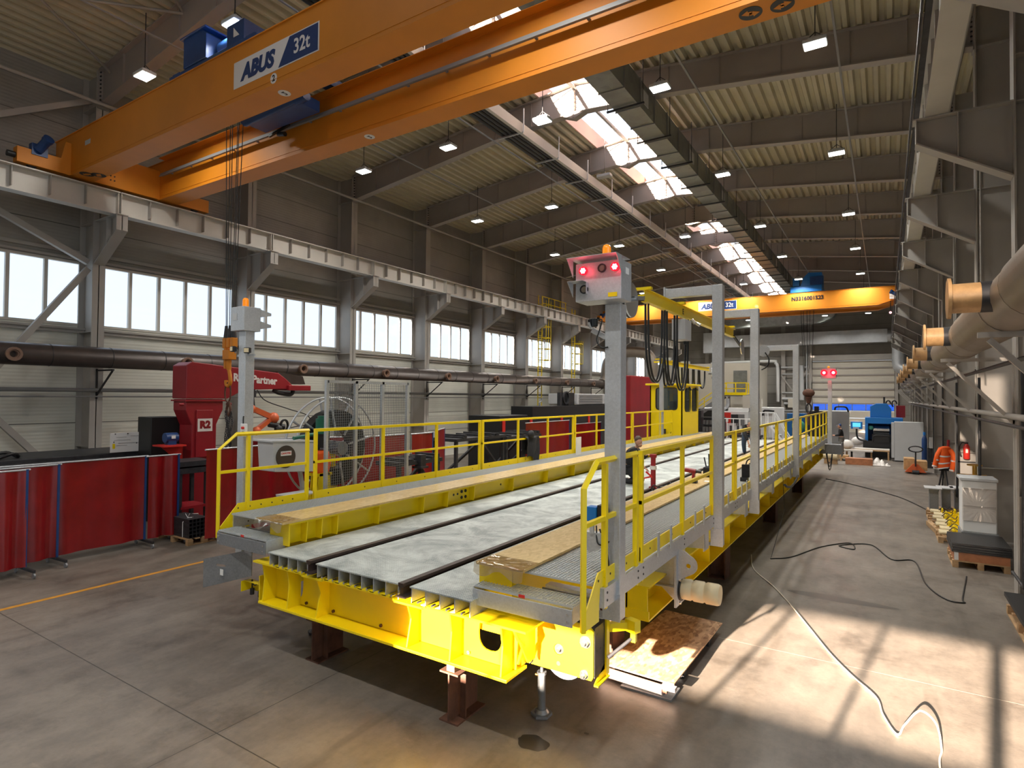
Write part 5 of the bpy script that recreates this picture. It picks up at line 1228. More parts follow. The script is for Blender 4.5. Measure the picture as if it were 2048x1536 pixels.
# cable reel with drive, on the window side of the platform
t = thing('cable_reel', 'large bare metal cable reel standing behind the window-side railing', 'reel', (-9.6, 8.25, 0))
C0 = V(-9.5, 8.25, 2.3)
for e in (0, -.32):
    for r in (1.03,): build('rim', MB().path([(C0.x+e, C0.y+r*math.cos(a), C0.z+r*math.sin(a)) for a in [k*math.pi/24 for k in range(48)]], .02, 6, closed=True), M['galv'], t)
    for k in range(8):
        a = k*math.pi/4+.2; build('spoke', MB().bar((C0.x+e, C0.y+.3*math.cos(a), C0.z+.3*math.sin(a)), (C0.x+e, C0.y+1.02*math.cos(a), C0.z+1.02*math.sin(a)), .04, .03), M['galv'], t)
build('drum', MB().ring((C0.x-.16, C0.y, C0.z), (1, 0, 0), .78, .42, .24, 28), M['black'], t)
build('hub', MB().tube((C0.x-.45, C0.y, C0.z), (C0.x+.15, C0.y, C0.z), .14, 16), M['galvdark'], t)
m = MB(); m.bar((-9.85, 8.0, 0), (-9.75, 8.2, 2.2), .12, .10); m.bar((-9.85, 8.6, 0), (-9.75, 8.3, 2.2), .12, .10); m.box(-10.0, -9.2, 7.9, 8.7, .0, .08); build('stand', m, M['yellow'], t)
t = thing('gear_motor', 'green gear motor with orange and yellow housing beside the reel', 'motor', (-9.35, 7.75, 0))
build('green_motor', MB().tube((-9.35, 7.74, 2.62), (-9.35, 7.74, 2.92), .14, 18).tube((-9.35, 7.74, 2.92), (-9.35, 7.74, 2.97), .10, 14), M['green'], t)
build('black_coupling', MB().tube((-9.35, 7.76, 2.35), (-9.35, 7.76, 2.62), .12, 12), M['black'], t)
m = MB(); m.prism([(7.55, 1.85), (7.85, 1.85), (7.9, 2.1), (7.82, 2.3), (7.55, 2.28)], 'x', -9.5, -9.25); build('orange_housing', m, M['hivis'], t, bevel=.04)
m = MB(); m.prism([(7.45, 0), (7.95, 0), (7.85, 1.85), (7.6, 1.85)], 'x', -9.5, -9.47); m.prism([(7.45, 0), (7.95, 0), (7.85, 1.85), (7.6, 1.85)], 'x', -9.28, -9.25); m.box(-9.5, -9.25, 7.55, 7.9, 1.8, 1.86); build('yellow_stand', m, M['yellow'], t)
t = thing('winder_cabinet', 'grey sloping cabinet with a round brown cover behind the cut-off railing', 'cabinet', (-9.3, 7.0, 0))
m = MB(); m.prism([(6.42, 2.03), (7.25, 1.95), (7.25, 2.50), (6.38, 2.55)], 'x', -9.45, -9.0); build('case', m, M['lgrey'], t, bevel=.015)
m = MB(); m.prism([(6.35, 2.552), (7.30, 2.502), (7.30, 2.53), (6.35, 2.58)], 'x', -9.58, -8.98); build('lid', m, M['lgrey'], t)
o = build('round_cover', MB().ring((-8.993, 6.64, 2.28), (1, 0, 0), .20, .001, .012, 28), M['pipe'], t); build('label', MB().box(-8.986, -8.983, 6.53, 6.75, 2.30, 2.38), M['white'], o)
vs, fs = txt('CAVOTEC', .044, lambda a, b, e: V(-8.982+e, 6.64+a, 2.34+b), bold=.002, extrude=.0005); build('label_text', MB().add(vs, fs), M['redbright'], o)
build('leg', MB().bar((-9.2, 7.1, 1.97), (-9.2, 7.25, 1.2), .06).bar((-9.2, 7.25, 1.2), (-9.2, 7.25, 0), .06), M['galv'], t)
build('green_hose', MB().tube((-9.2, 6.95, 2.58), (-9.2, 7.4, 2.63), .035, 8), M['green'], t)
t = thing('white_box', 'open white metal box on the walkway level behind the cut-off railing', 'box', (-8.8, 6.9, 1.2)); m = MB(); m.box(-9.0, -8.6, 6.45, 7.05, 1.25, 1.27); m.box(-9.0, -8.6, 6.45, 7.05, 1.62, 1.64); m.box(-9.0, -8.98, 6.45, 7.05, 1.27, 1.62); m.box(-9.0, -8.6, 6.45, 6.47, 1.27, 1.62); m.box(-9.0, -8.6, 6.75, 6.77, 1.27, 1.62); build('box', m, M['lgrey'], t); build('bracket', MB().box(-8.9, -8.05, 6.6, 6.9, 1.18, 1.25), M['galv'], t)
# mesh guard panel
t = thing('mesh_guard', 'tall galvanised wire mesh guard panel in front of the reel', 'guard panel', (-10.2, 9.8, 0))
X_ = -8.9
k_ = (X_/-10.2)
ys = [8.535*k_, 9.36*k_, 10.197*k_, 11.07*k_]; zt__ = 3.4+.30*k_
m = MB()
for y in ys: m.box(X_-.03, X_+.03, y-.03, y+.03, 0, zt__)
m.box(X_-.03, X_+.03, ys[0], ys[-1], zt__-.05, zt__+.005); m.box(X_-.03, X_+.03, ys[0], ys[-1], .9, .95); build('frame', m, M['galv'], t)
m = MB(); y = ys[0]+.03
while y < ys[-1]: m.box(X_-.003, X_+.003, y, y+.006, .95, zt__-.05); y += .05
z = .97
while z < zt__-.05: m.box(X_-.0015, X_+.0015, ys[0]+.03, ys[-1]-.03, z, z+.006); z += .05
build('wire_mesh', m, M['galvdark'], t)
# steel work frames
def rack(x, y, w, l, h, lab, seed):
    rd = random.Random(seed); t = thing('work_trestle', lab, 'frame', (x, y, 0), 'dark welded trestles')
    for a in (x, x+w):
        for b in (y, y+l): build('leg', MB().box(a-.05, a+.05, b-.05, b+.05, 0, h-.1), M['dark'], t)
    build('top', MB().box(x-.1, x+w+.1, y-.1, y+l+.1, h-.1, h), M['dark'], t)
    m = MB()
    for i in range(7): a = y+l*rd.random(); m.box(x-.1, x+w+.1, a, a+.09, h, h+.05+.08*rd.random())
    m.bar((x-.06, y, .3), (x-.06, y+l, h-.3), .08); m.bar((x+w+.06, y, .4), (x+w+.06, y+l, .4), .10); m.bar((x+w+.06, y+l, .5), (x+w+.06, y+l*.5, h-.2), .07); build('brace', m, M['dark'], t)
    m = MB(); m.bar((x+w+.08, y+.3, .7), (x+w+.08, y+l*.7, .75), .05); build('red_bar', m, M['redbright'], t)
rack(-13.0, 15.4, 1.0, 2.8, 1.95, 'dark steel frame table, nearest of three behind the window-side railing', 1)
rack(-13.0, 18.6, .9, 2.4, 1.85, 'dark steel frame table, middle one of three', 2)
rack(-14.1, 21.8, 1.0, 2.6, 1.75, 'dark steel frame table, farthest of three', 3)
rack(-10.9, 10.9, .6, 1.5, 1.7, 'dark steel frame seen through the mesh guard', 4)
t = thing('vice_stand', 'small dark vice on a stand right of the mesh guard', 'vice', (-10.2, 11.6, 0)); m = MB(); m.box(-10.25, -10.15, 11.55, 11.65, 0, 1.5); m.box(-10.35, -10.05, 11.45, 11.75, 1.5, 1.55); m.box(-10.3, -10.1, 11.5, 11.7, 1.55, 1.85); build('stand', m, M['dark'], t)
# black laser machine and white machine
t = thing('laser_table', 'long black machine base with red uprights behind the window-side railing', 'machine', (-15.3, 30, 0))
m = MB(); m.box(-16.8, -15.0, 22.5, 25.0, 0, 2.45); m.box(-16.8, -15.0, 25.0, 43, 0, 2.26); build('base', m, M['black'], t, bevel=.02)
for y in (22.7, 25.2, 28.5, 32, 35, 38, 41.5): build('red_post', MB().box(-15.0, -14.95, y, y+.2, .1, 2.25), M['redbright'], t)
m = MB(); m.box(-16.5, -15.2, 25.8, 36, 2.28, 2.85); build('upper_bed', m, M['black'], t)
t = thing('machining_centre', 'white and grey enclosed machine beyond the black machine base', 'machine', (-15.6, 36, 0))
m = MB(); m.box(-17.5, -15.5, 36.2, 44.5, 2.3, 3.55); m.box(-17.5, -15.5, 31.6, 36.2, 2.9, 3.55); build('enclosure', m, M['lgrey'], t, bevel=.03)
m = MB()
for z in (2.92, 3.07, 3.22, 3.37): m.box(-15.5, -15.47, 31.8, 35.2, z, z+.12)
build('louvre', m, M['grey'], t)
build('white_door', MB().box(-15.49, -15.44, 35.6, 38.8, 2.3, 3.56).box(-15.49, -15.44, 41.5, 44.4, 2.2, 3.56), M['white'], t); build('black_door', MB().box(-15.49, -15.45, 38.9, 41.4, 2.3, 3.5), M['black'], t)
t = thing('cutting_head', 'black machine head with a round hose wheel beside the white machine', 'machine head', (-15.6, 30.6, 2.3)); m = MB(); m.box(-16.2, -15.6, 30.6, 31.4, 2.86, 3.6); build('case', m, M['black'], t, bevel=.02)
m = MB(); m.ring((-15.55, 30.2, 3.3), (1, 0, 0), .38, .30, .1, 20); m.box(-15.7, -15.5, 29.4, 29.6, 2.6, 3.6); build('wheel', m, M['dark'], t); build('handle', MB().path(smooth([(-15.6, 27.2, 2.85), (-15.6, 27.2, 3.05), (-15.6, 27.4, 3.1), (-15.6, 27.45, 3.3)]), .035, 6), M['galvdark'], t)
for i, y in enumerate((34.1, 39.1)):
    t = thing('cage_ladder', f'yellow wall ladder with safety cage, {"nearer" if i == 0 else "farther"} one', 'ladder', (-19.6, y, 2))
    m = MB()
    for e in (0, .5): m.box(-19.72, -19.67, y+e, y+e+.05, 0, 10.2 if i == 0 else 9.9)
    build('stringer', m, M['yellow'], t)
    m = MB(); z = .3
    while z < 9.8: m.tube((-19.7, y+.03, z), (-19.7, y+.52, z), .018, 5); z += .3
    pieces('rung', m, M['yellow'], t, step=.1, axis=2)
    m = MB(); z = 5.8
    while z < (9.9 if i == 0 else 7.5): m.path([(-19.65, y-.05, z), (-19.1, y-.1, z), (-18.98, y+.27, z), (-19.1, y+.65, z), (-19.65, y+.6, z)], .025, 4); z += .75
    for yy in (y-.05, y+.27, y+.6): m.tube((-19.05, yy, 5.8), (-19.05, yy, 9.8 if i == 0 else 7.5), .02, 4)
    build('cage', m, M['yellow'], t)
t = thing('landing_rail', 'yellow landing railing above the crane runway at the nearer ladder', 'railing', (-19.6, 36, 9.3)); m = MB()
for z in (9.75, 10.2): m.tube((-19.7, 34.6, z), (-19.7, 38.2, z), .03, 5)
for k in range(5): m.tube((-19.7, 34.7+.85*k, 9.3), (-19.7, 34.7+.85*k, 10.2), .03, 5)
build('rail', m, M['yellow'], t)
# jacket over the railing
t = thing('dark_jacket', 'dark jacket hanging over the window-side railing', 'jacket', (-7.93, 13.5, 2.3))
def jk(u, v):
    y = 13.12+.62*u+.10*math.sin(v*3)*(u-.2); s_ = v*1.02; 
    if v < .3: z = 2.30-(.3-v)*1.5; x = -8.04
    elif v < .36: z = 2.31+.02*math.sin((v-.3)*50); x = -8.04+(v-.3)/.06*.14
    else: z = 2.31-(v-.36)*.95*(1-.18*math.sin(u*6)); x = -7.90+.03*math.sin(u*11+v*3)
    return V(x+.02*noise.noise(V(u*4, v*5, 1)), y-.05*(u-.5)*(v > .36)*v, z)
build('cloth', MB().grid(jk, 14, 26), M['leather'], t, fix=False)
build('hood', MB().ball((-7.90, 13.35, 2.38), .12, 12, (.7, 1.1, .9)), M['leather'], t)
# driver cab
t = thing('driver_cab', 'bright yellow glazed driver cab on the window side of the platform', 'cab', (-8.4, 26.2, 1.5))
x0, x1, y0, y1, z0, z1 = -9.15, -7.66, 26.2, 28.9, 1.5, 3.92
wf = oval((x0+x1)/2+.03, 3.32, .50, .50, 24, 8)
m = MB(); m.mesh(plate([[(x0, z0), (x1, z0), (x1, z1), (x0, z1)], wf], 'y', y0, y0+.05)); m.mesh(plate([[(x0, z0), (x1, z0), (x1, z1), (x0, z1)], oval(-8.4, 3.32, .5, .5, 24, 8)], 'y', y1-.05, y1))
m.mesh(plate([[(y0, z0), (y1, z0), (y1, z1), (y0, z1)], oval(27.05, 3.27, .46, .52, 24, 6), oval(28.2, 3.27, .46, .52, 24, 6)], 'x', x1-.05, x1)); m.box(x0, x0+.05, y0, y1, z0, 2.7); m.box(x0, x0+.05, y0, y0+.1, 2.7, z1); m.box(x0, x0+.05, y1-.1, y1, 2.7, z1); m.box(x0, x1, y0, y1, z0, z0+.05); build('shell', m, M['yellow'], t)
m = MB(); m.box(x0-.18, x1+.1, y0-.15, y1+.15, z1, z1+.09); build('roof', m, M['yellow'], t, bevel=.02)
build('front_glass', MB().box(x0+.2, x1-.15, y0+.02, y0+.03, 2.8, 3.85), M['cabglass'], t); build('side_glass', MB().box(x1-.03, x1-.02, 26.5, 28.75, 2.7, 3.85), M['cabglass'], t); build('rear_glass', MB().box(x0+.2, x1-.15, y1-.03, y1-.02, 2.8, 3.85), M['cabglass'], t)
for c in (27.05, 28.2): build('window_seal', MB().path([(x1+.004, a, b) for a, b in oval(c, 3.27, .47, .53, 24, 6)], .02, 5, closed=True), M['rubber'], t)
build('window_seal', MB().path([(a, y0-.004, b) for a, b in wf], .02, 5, closed=True), M['rubber'], t)
m = MB(); m.tube((-8.4, y0+.4, 3.0), (-8.4, y0+.4, 3.7), .04, 8); m.box(-8.9, -7.9, y0+.1, y0+.5, 2.75, 2.85); build('console', m, M['greenwhite'], t); build('seat', MB().box(-8.6, -8.1, 27.3, 27.9, 1.9, 3.2), M['black'], t, bevel=.05)
m = MB(); m.box(-8.55, -8.40, y0-.08, y0-.001, 1.75, 1.95); m.path(smooth([(-8.45, y0-.04, 1.75), (-8.3, y0-.05, 1.65), (-8.15, y0-.05, 1.8), (-8.1, y0-.05, 2.0)]), .015, 5); build('socket', m, M['dark'], t)
for yy in (27.2, 28.3): build('lamp_bracket', MB().tube((x1+.03, yy, z1-.05), (x1+.12, yy, z1-.2), .04, 8), M['black'], t)
t = thing('red_machine_top', 'dark red machine housing rising behind the driver cab', 'machine', (-10.6, 29.5, 0)); m = MB(); m.prism([(27.5, 0), (31.5, 0), (31.5, 4.1), (30.5, 4.45), (27.5, 4.45)], 'x', -11.6, -10.6); build('housing', m, M['redpaint'], t, bevel=.03)

# ------------------------------------------------------------------ tools on the deck
t = thing('red_rail_jack', 'red rail clamp standing on the deck in front of the kneeling person', 'tool', (-4.32, 12.6, 1.386))
m = MB(); m.box(-4.40, -4.24, 12.54, 12.66, 1.387, 1.42); m.tube((-4.32, 12.6, 1.42), (-4.32, 12.6, 2.06), .055, 12); m.tube((-4.32, 12.6, 2.06), (-4.32, 12.6, 2.13), .075, 12); build('column', m, M['redpaint'], t)
build('collar', MB().tube((-4.32, 12.6, 1.80), (-4.32, 12.6, 1.88), .075, 12), M['signwhite'], t)
m = MB(); m.bar((-4.45, 12.5, 1.75), (-4.3, 12.58, 1.60), .04); m.bar((-4.5, 12.5, 1.6), (-4.3, 12.58, 1.66), .03); build('lever', m, M['redbright'], t)
m = MB(); m.box(-4.10, -3.95, 12.35, 12.5, 1.387, 1.47); m.box(-3.92, -3.82, 12.4, 12.5, 1.387, 1.50); m.path(smooth([(-4.1, 12.4, 1.42), (-4.2, 12.3, 1.5), (-4.25, 12.3, 1.40), (-4.1, 12.2, 1.40), (-3.9, 12.2, 1.45), (-3.85, 12.35, 1.58), (-3.95, 12.45, 1.5)]), .012, 5); tag(build('power_adapter', m, M['black']), 'black plugs and cable tangle on the deck beside the red clamp', 'plug')
t = thing('cordless_drill', 'dark red cordless drill standing on the right-hand planks', 'drill', (-3.2, 11.6, 1.722))
m = MB(); m.tube((-3.33, 11.6, 1.97), (-3.12, 11.6, 1.95), .045, 10); m.bar((-3.16, 11.6, 1.93), (-3.17, 11.6, 1.80), .05, .06); build('body', m, M['redpaint'], t)
build('battery', MB().box(-3.24, -3.10, 11.55, 11.66, 1.723, 1.79), M['black'], t); build('chuck', MB().tube((-3.12, 11.6, 1.95), (-3.02, 11.6, 1.945), .03, 8), M['black'], t)
t = thing('tool_bag', 'black tool bag with handles sticking out on the right-hand planks', 'bag', (-3.12, 12.75, 1.722)); m = MB(); m.box(-3.25, -3.0, 12.6, 12.9, 1.723, 1.93); build('bag', m, M['cloth'], t, bevel=.03)
for dx, dz in ((-.08, .22), (-.02, .30), (.04, .27)): build('tool_handle', MB().tube((-3.13+dx, 12.75, 1.9), (-3.13+dx*1.6, 12.75, 1.9+dz), .014, 6), M['dark'], t)
build('paper', MB().box(-3.05, -2.96, 11.9, 12.05, 1.723, 1.727), M['white'], None, org=None).update_tag(); tag(COL.objects[-1], 'small white paper lying on the right-hand planks beside the drill', 'paper')
t = thing('hook_tool', 'black lever tool with an upright hook on the right-hand walkway', 'tool', (-2.42, 12.8, 1.68)); m = MB(); m.box(-2.50, -2.36, 12.75, 12.85, 1.76, 2.02); m.path(smooth([(-2.43, 12.8, 2.0), (-2.40, 12.8, 2.10), (-2.33, 12.8, 2.14), (-2.31, 12.8, 2.06), (-2.36, 12.8, 2.04)]), .014, 6); build('body', m, M['cloth'], t, bevel=.02); build('foot', MB().box(-2.52, -2.38, 12.7, 12.85, 1.681, 1.76), M['black'], t)
tag(build('white_sheet', MB().box(-7.6, -7.57, 15.4, 15.7, 1.69, 2.2), M['white']), 'white board standing on the window-side walkway, half behind the near mast', 'board')

# ------------------------------------------------------------------ people
def skin_body(name, segs, mt, parent, sub=1):
    """segs: list of chains [(x,y,z,r),...]; the first vertex of the first chain is the root, chains share points by position"""
    vs = []; rs = []; es = []; idx = {}
    for ch in segs:
        prev = None
        for p in ch:
            key = tuple(round(c, 4) for c in p[:3])
            if key not in idx: idx[key] = len(vs); vs.append(V(*p[:3])); rs.append(p[3])
            i = idx[key]
            if prev is not None: es.append((prev, i))
            prev = i
    off = ORI.get(parent.as_pointer(), V(0, 0, 0))
    me = bpy.data.meshes.new(name); me.from_pydata([tuple(v-off) for v in vs], es, []); me.materials.append(mt)
    o = link(name, me, parent); sk = o.modifiers.new('skin', 'SKIN'); sk.use_smooth_shade = True
    if not me.skin_vertices: me.attributes.new('skin', 'FLOAT', 'POINT')
    for i, sv in enumerate(me.skin_vertices[0].data): sv.radius = (rs[i], rs[i]); sv.use_root = i == 0
    o.modifiers.new('sub', 'SUBSURF').levels = sub; o.modifiers['sub'].render_levels = sub+1
    return o
def person(lab, base, J, skin, top, legs, hairc, hat=None, shoe='black', bulk=1.0):
    """J: dict of joints in world coordinates"""
    t = thing('person', lab, 'person', base)
    P = lambda k, r: (*J[k], r)
    mid = tuple((a+b)/2 for a, b in zip(J['pelvis'], J['neck'])); 
    body = [[P('pelvis', .12), (*mid, .125), (*[a*.3+b*.7 for a, b in zip(mid, J['neck'])], .135), P('neck', .055), P('chin', .05)]]
    ch = tuple(a*.3+b*.7 for a, b in zip(mid, J['neck']))
    for s in 'LR':
        body.append([(*ch, .135), P('sh'+s, .065), P('el'+s, .045), P('wr'+s, .030), P('ha'+s, .034)])
        body.append([P('pelvis', .12), P('hip'+s, .095), P('kn'+s, .062), P('an'+s, .04), P('toe'+s, .036)])
    skin_body('body', body, M[skin], t)
    sh = [[(*J['pelvis'], .145), (*mid, .15), (*ch, .165), (J['neck'][0], J['neck'][1], J['neck'][2]-.02, .085)]]
    for s in 'LR': sh.append([(*ch, .165), P('sh'+s, .082), P('el'+s, .062), tuple(a*.12+b*.88 for a, b in zip(J['el'+s], J['wr'+s]))+(.048,)])
    skin_body('jacket', [[(*p[:3], p[3]*bulk) for p in c] for c in sh], M[top], t)
    tr = []
    for s in 'LR': tr.append([(*J['pelvis'], .135), P('hip'+s, .112), P('kn'+s, .08), tuple(a*.1+b*.9 for a, b in zip(J['kn'+s], J['an'+s]))+(.06,)])
    skin_body('trousers', tr, M[legs], t)
    for s in 'LR':
        a, b = V(*J['an'+s]), V(*J['toe'+s]); d = (b-a); m = MB(); m.path([a-d*.2, a+d*.4, b+d*.25], [.045, .05, .035], 10); build('shoe', m, M[shoe], t)
        w, h = V(*J['wr'+s]), V(*J['ha'+s]); d = (h-w).normalized(); sd_ = d.cross(V(0, 0, 1)); sd_ = sd_.normalized() if sd_.length > .1 else V(1, 0, 0)
        hd = [[(*h, .022), (*(h+d*.03), .018)]]
        for k, (o_, L_) in enumerate(((-.027, .055), (-.009, .068), (.009, .064), (.026, .048))): hd.append([(*h, .022), (*(h+d*.035+sd_*o_), .0095), (*(h+d*(.035+L_*.55)+sd_*o_-V(0, 0, .008)), .0085), (*(h+d*(.03+L_)+sd_*o_-V(0, 0, .022)), .007)])
        hd.append([(*h, .022), (*(h-d*.01-sd_*.035-V(0, 0, .01)), .010), (*(h+d*.025-sd_*.05-V(0, 0, .02)), .008)]); skin_body('hand', hd, M[skin], t)
    c = V(*J['chin']); f = V(*J['face']).normalized(); hc = c+V(0, 0, .095)+f*.015; side = f.cross(V(0, 0, 1)).normalized()
    m = MB(); m.ball(hc, .1, 16, (.80, .92, 1.12)); m.ball(hc+f*.035-V(0, 0, .055), .06, 12, (1, 1, .9)); m.ball(hc+f*.1-V(0, 0, .01), .016, 8, (1, 1, 1.5))
    for e in (-1, 1): m.ball(hc+side*e*.082, .022, 8, (.5, 1, 1.3))
    hd = build('head', m, M[skin], t)
    m = MB()
    for e in (-1, 1): m.ball(hc+f*.088+side*e*.032+V(0, 0, .012), .008, 6)
    m.ball(hc+f*.092-V(0, 0, .055), .014, 8, (1.2, 1.2, .35)); build('face_features', m, M['hair'], hd)
    m = MB(); m.ball(hc+V(0, 0, .03)-f*.018, .104, 14, (.82, .92, .95)); build('hair' if not hat else 'cap', m, M[hat or hairc], hd)
    if hat: build('cap_peak', MB().ball(hc+f*.1+V(0, 0, .055), .05, 10, (1, 1, .2)), M[hat], hd)
    return t
# kneeling person on the deck, working at the red clamp
bx, by, bz = -4.97, 12.95, 1.386
person('person with short brown hair kneeling on the deck in dark work clothes', (bx, by, bz), dict(
    pelvis=(bx-.02, by, bz+.38), neck=(bx+.14, by-.06, bz+.84), chin=(bx+.20, by-.08, bz+.90), face=(.75, -.3, -.5),
    shL=(bx+.05, by+.13, bz+.78), shR=(bx+.12, by-.22, bz+.77), elL=(bx+.28, by+.08, bz+.62), elR=(bx+.27, by-.25, bz+.58), wrL=(bx+.42, by-.16, bz+.72), wrR=(bx+.40, by-.32, bz+.45), haL=(bx+.47, by-.24, bz+.73), haR=(bx+.46, by-.33, bz+.42),
    hipL=(bx-.0, by+.10, bz+.34), hipR=(bx+.0, by-.10, bz+.34), knL=(bx+.26, by+.12, bz+.08), knR=(bx+.22, by-.16, bz+.08), anL=(bx-.14, by+.13, bz+.07), anR=(bx-.18, by-.12, bz+.07), toeL=(bx-.28, by+.13, bz+.05), toeR=(bx-.32, by-.12, bz+.05)), 'skin', 'cloth', 'cloth', 'hair', bulk=1.22)
# bent worker further down the deck
bx, by, bz = -3.85, 21.2, 1.386
person('worker bending over on the deck far behind the second portal', (bx, by, bz), dict(
    pelvis=(bx-.10, by, bz+.82), neck=(bx+.02, by-.32, bz+1.08), chin=(bx+.05, by-.40, bz+1.06), face=(.3, -.8, -.5),
    shL=(bx+.13, by-.22, bz+1.02), shR=(bx-.18, by-.28, bz+1.02), elL=(bx+.22, by-.42, bz+.78), elR=(bx-.1, by-.5, bz+.78), wrL=(bx+.20, by-.52, bz+.55), wrR=(bx+.02, by-.6, bz+.55), haL=(bx+.20, by-.55, bz+.46), haR=(bx+.04, by-.63, bz+.46),
    hipL=(bx+.0, by+.02, bz+.78), hipR=(bx-.2, by+.0, bz+.78), knL=(bx+.08, by-.12, bz+.44), knR=(bx-.22, by-.10, bz+.44), anL=(bx+.05, by+.05, bz+.07), anR=(bx-.22, by+.05, bz+.07), toeL=(bx+.07, by-.10, bz+.04), toeR=(bx-.22, by-.10, bz+.04)), 'skin', 'cloth', 'jeans', 'hair', hat='cover')
# standing worker at the far end
bx, by, bz = -2.05, 37.2, .28
person('worker standing sideways in dark jacket and cap near the blue machine', (bx, by, bz), dict(
    pelvis=(bx, by, bz+.92), neck=(bx-.05, by, bz+1.44), chin=(bx-.08, by, bz+1.50), face=(-1, -.15, -.3),
    shL=(bx-.03, by-.18, bz+1.38), shR=(bx-.03, by+.18, bz+1.38), elL=(bx-.10, by-.24, bz+1.10), elR=(bx-.12, by+.22, bz+1.10), wrL=(bx-.34, by-.15, bz+1.05), wrR=(bx-.34, by+.12, bz+1.05), haL=(bx-.42, by-.13, bz+1.07), haR=(bx-.42, by+.1, bz+1.07),
    hipL=(bx, by-.09, bz+.88), hipR=(bx, by+.09, bz+.88), knL=(bx-.03, by-.10, bz+.48), knR=(bx+.03, by+.1, bz+.48), anL=(bx, by-.10, bz+.08), anR=(bx+.08, by+.1, bz+.08), toeL=(bx-.14, by-.10, bz+.04), toeR=(bx-.06, by+.1, bz+.04)), 'skin', 'cloth', 'cover', 'hair', hat='blue')

# ------------------------------------------------------------------ floor items
tag(build('floor_line', MB().box(-11.66, -11.56, -4, 34, 0, .002), mat('line_paint', (.62, .28, .03), .5, 0, 6, .25)), 'yellow-orange line painted on the floor along the red screens', 'floor line')
def stain(cx, cy, a, b, seed, lab, mt):
    m = MB(); n_ = 40; vs = [(cx, cy, .0025)]+[(cx+a*(1+.35*noise.noise(V(math.cos(t)*1.5, math.sin(t)*1.5, seed)))*math.cos(t), cy+b*(1+.35*noise.noise(V(math.cos(t)*1.5, math.sin(t)*1.5, seed+5)))*math.sin(t), .0025) for t in [k*2*math.pi/n_ for k in range(n_)]]
    m.add(vs, [(0, 1+k, 1+(k+1) % n_) for k in range(n_)]); tag(build('oil_stain', m, mt), lab, 'stain')
M['oil'] = mat('dark_oil', (.045, .038, .030), .28)
stain(-2.92, 5.02, .17, .12, 3, 'dark wet oil spot on the floor near the bottom centre', M['oil'])
stain(-2.55, 5.45, .03, .02, 6, 'tiny dark spot on the floor right of the oil spot', M['oil'])
M['damp'] = mat('damp_patch', (.075, .066, .056), .38)
stain(-.75, 11.4, .75, .16, 9, 'long damp patch on the floor beyond the sunlit area', M['damp'])
# chipboard with cardboard tube and steel plate
t = thing('chipboard_sheet', 'chipboard sheet lying half in the sun beside the bogie', 'board', (-2.45, 7.6, .12))
m = MB(); m.add([(-2.92, 6.68, .135), (-2.02, 6.62, .145), (-2.0, 8.85, .12), (-2.85, 8.9, .12), (-2.92, 6.68, .152), (-2.02, 6.62, .162), (-2.0, 8.85, .137), (-2.85, 8.9, .137)], [(3, 2, 1, 0), (4, 5, 6, 7), (0, 1, 5, 4), (1, 2, 6, 5), (2, 3, 7, 6), (3, 0, 4, 7)]); build('board', m, M['osb'], t)
M['pinkcard'] = mat('pale_cardboard', (.50, .38, .33), .6)
t = thing('cardboard_tube', 'pale rounded cardboard roll under the near edge of the chipboard', 'roll', (-2.45, 6.62, .08))
m = MB(); m.tube((-2.90, 6.62, .085), (-2.13, 6.57, .085), .055, 16); m.box(-2.15, -1.99, 6.55, 6.63, .10, .14); build('roll', m, M['pinkcard'], t); build('end_plug', MB().tube((-2.13, 6.57, .085), (-2.08, 6.57, .08), .025, 8), M['rust'], t)
vs, fs = txt('MAX', .035, lambda a, b, e: V(-2.22+a, 6.545-e, .12+b), bold=.001, extrude=.0005)
t = thing('steel_plate', 'flat grey steel plate on the floor under the chipboard', 'plate', (-2.3, 7, 0)); build('plate', MB().box(-2.62, -2.02, 6.52, 6.85, .0, .025), M['galvdark'], t); m = MB()
for x, y in ((-2.75, 8.3), (-2.1, 8.3), (-2.75, 7.2), (-2.12, 7.2)): m.box(x-.06, x+.06, y-.06, y+.06, 0, .12)
build('spacer', m, M['dark'], t)
tag(build('power_cable', MB().path(smooth([(.42, 5.6, .012), (.414, 6.75, .012), (.45, 7.1, .012), (.43, 7.5, .06), (.30, 7.62, .10), (.16, 7.35, .04), (.09, 7.15, .012), (-.03, 7.5, .012), (-.10, 7.9, .012), (-.36, 8.35, .012), (-.63, 8.9, .012), (-.95, 9.7, .012), (-1.33, 10.64, .012), (-1.72, 11.5, .012), (-2.2, 12.4, .012), (-2.45, 13.5, .012)], 8), .010, 6), M['cablew']), 'pale electric cable snaking through the sunlit floor at the right', 'cable')
t_ = []
tag(build('power_cable', MB().path(smooth([(-2.05, 13.4, .012), (-1.7, 13.8, .012), (-1.25, 15.1, .012), (-.72, 15.9, .012), (-.60, 15.3, .012), (-.9, 15.5, .012), (-.3, 16.0, .012), (.1, 14.8, .012), (.5, 14.9, .012), (.62, 13.2, .012), (.85, 12.4, .012), (1.1, 12.35, .012), (1.1, 12.6, .012), (1.3, 14.2, .012)], 8), .013, 6), M['cable']), 'black cable running over the floor towards the pallet with black sheets', 'cable')
tag(build('power_cable', MB().path(smooth([(-2.1, 27.9, .014), (-1.3, 27.0, .014), (-.3, 25.5, .014), (.5, 24.0, .014), (1.2, 21.5, .014)], 8), .02, 6), M['cable']), 'thick black cable crossing the distant floor towards the grey boxes', 'cable')
m = MB()
for k in range(3): m.path(cat((-2.05, 27.2+.2*k, 1.15), (-2.0, 30.0, 1.1), .5+.16*k, 12), .02, 5)
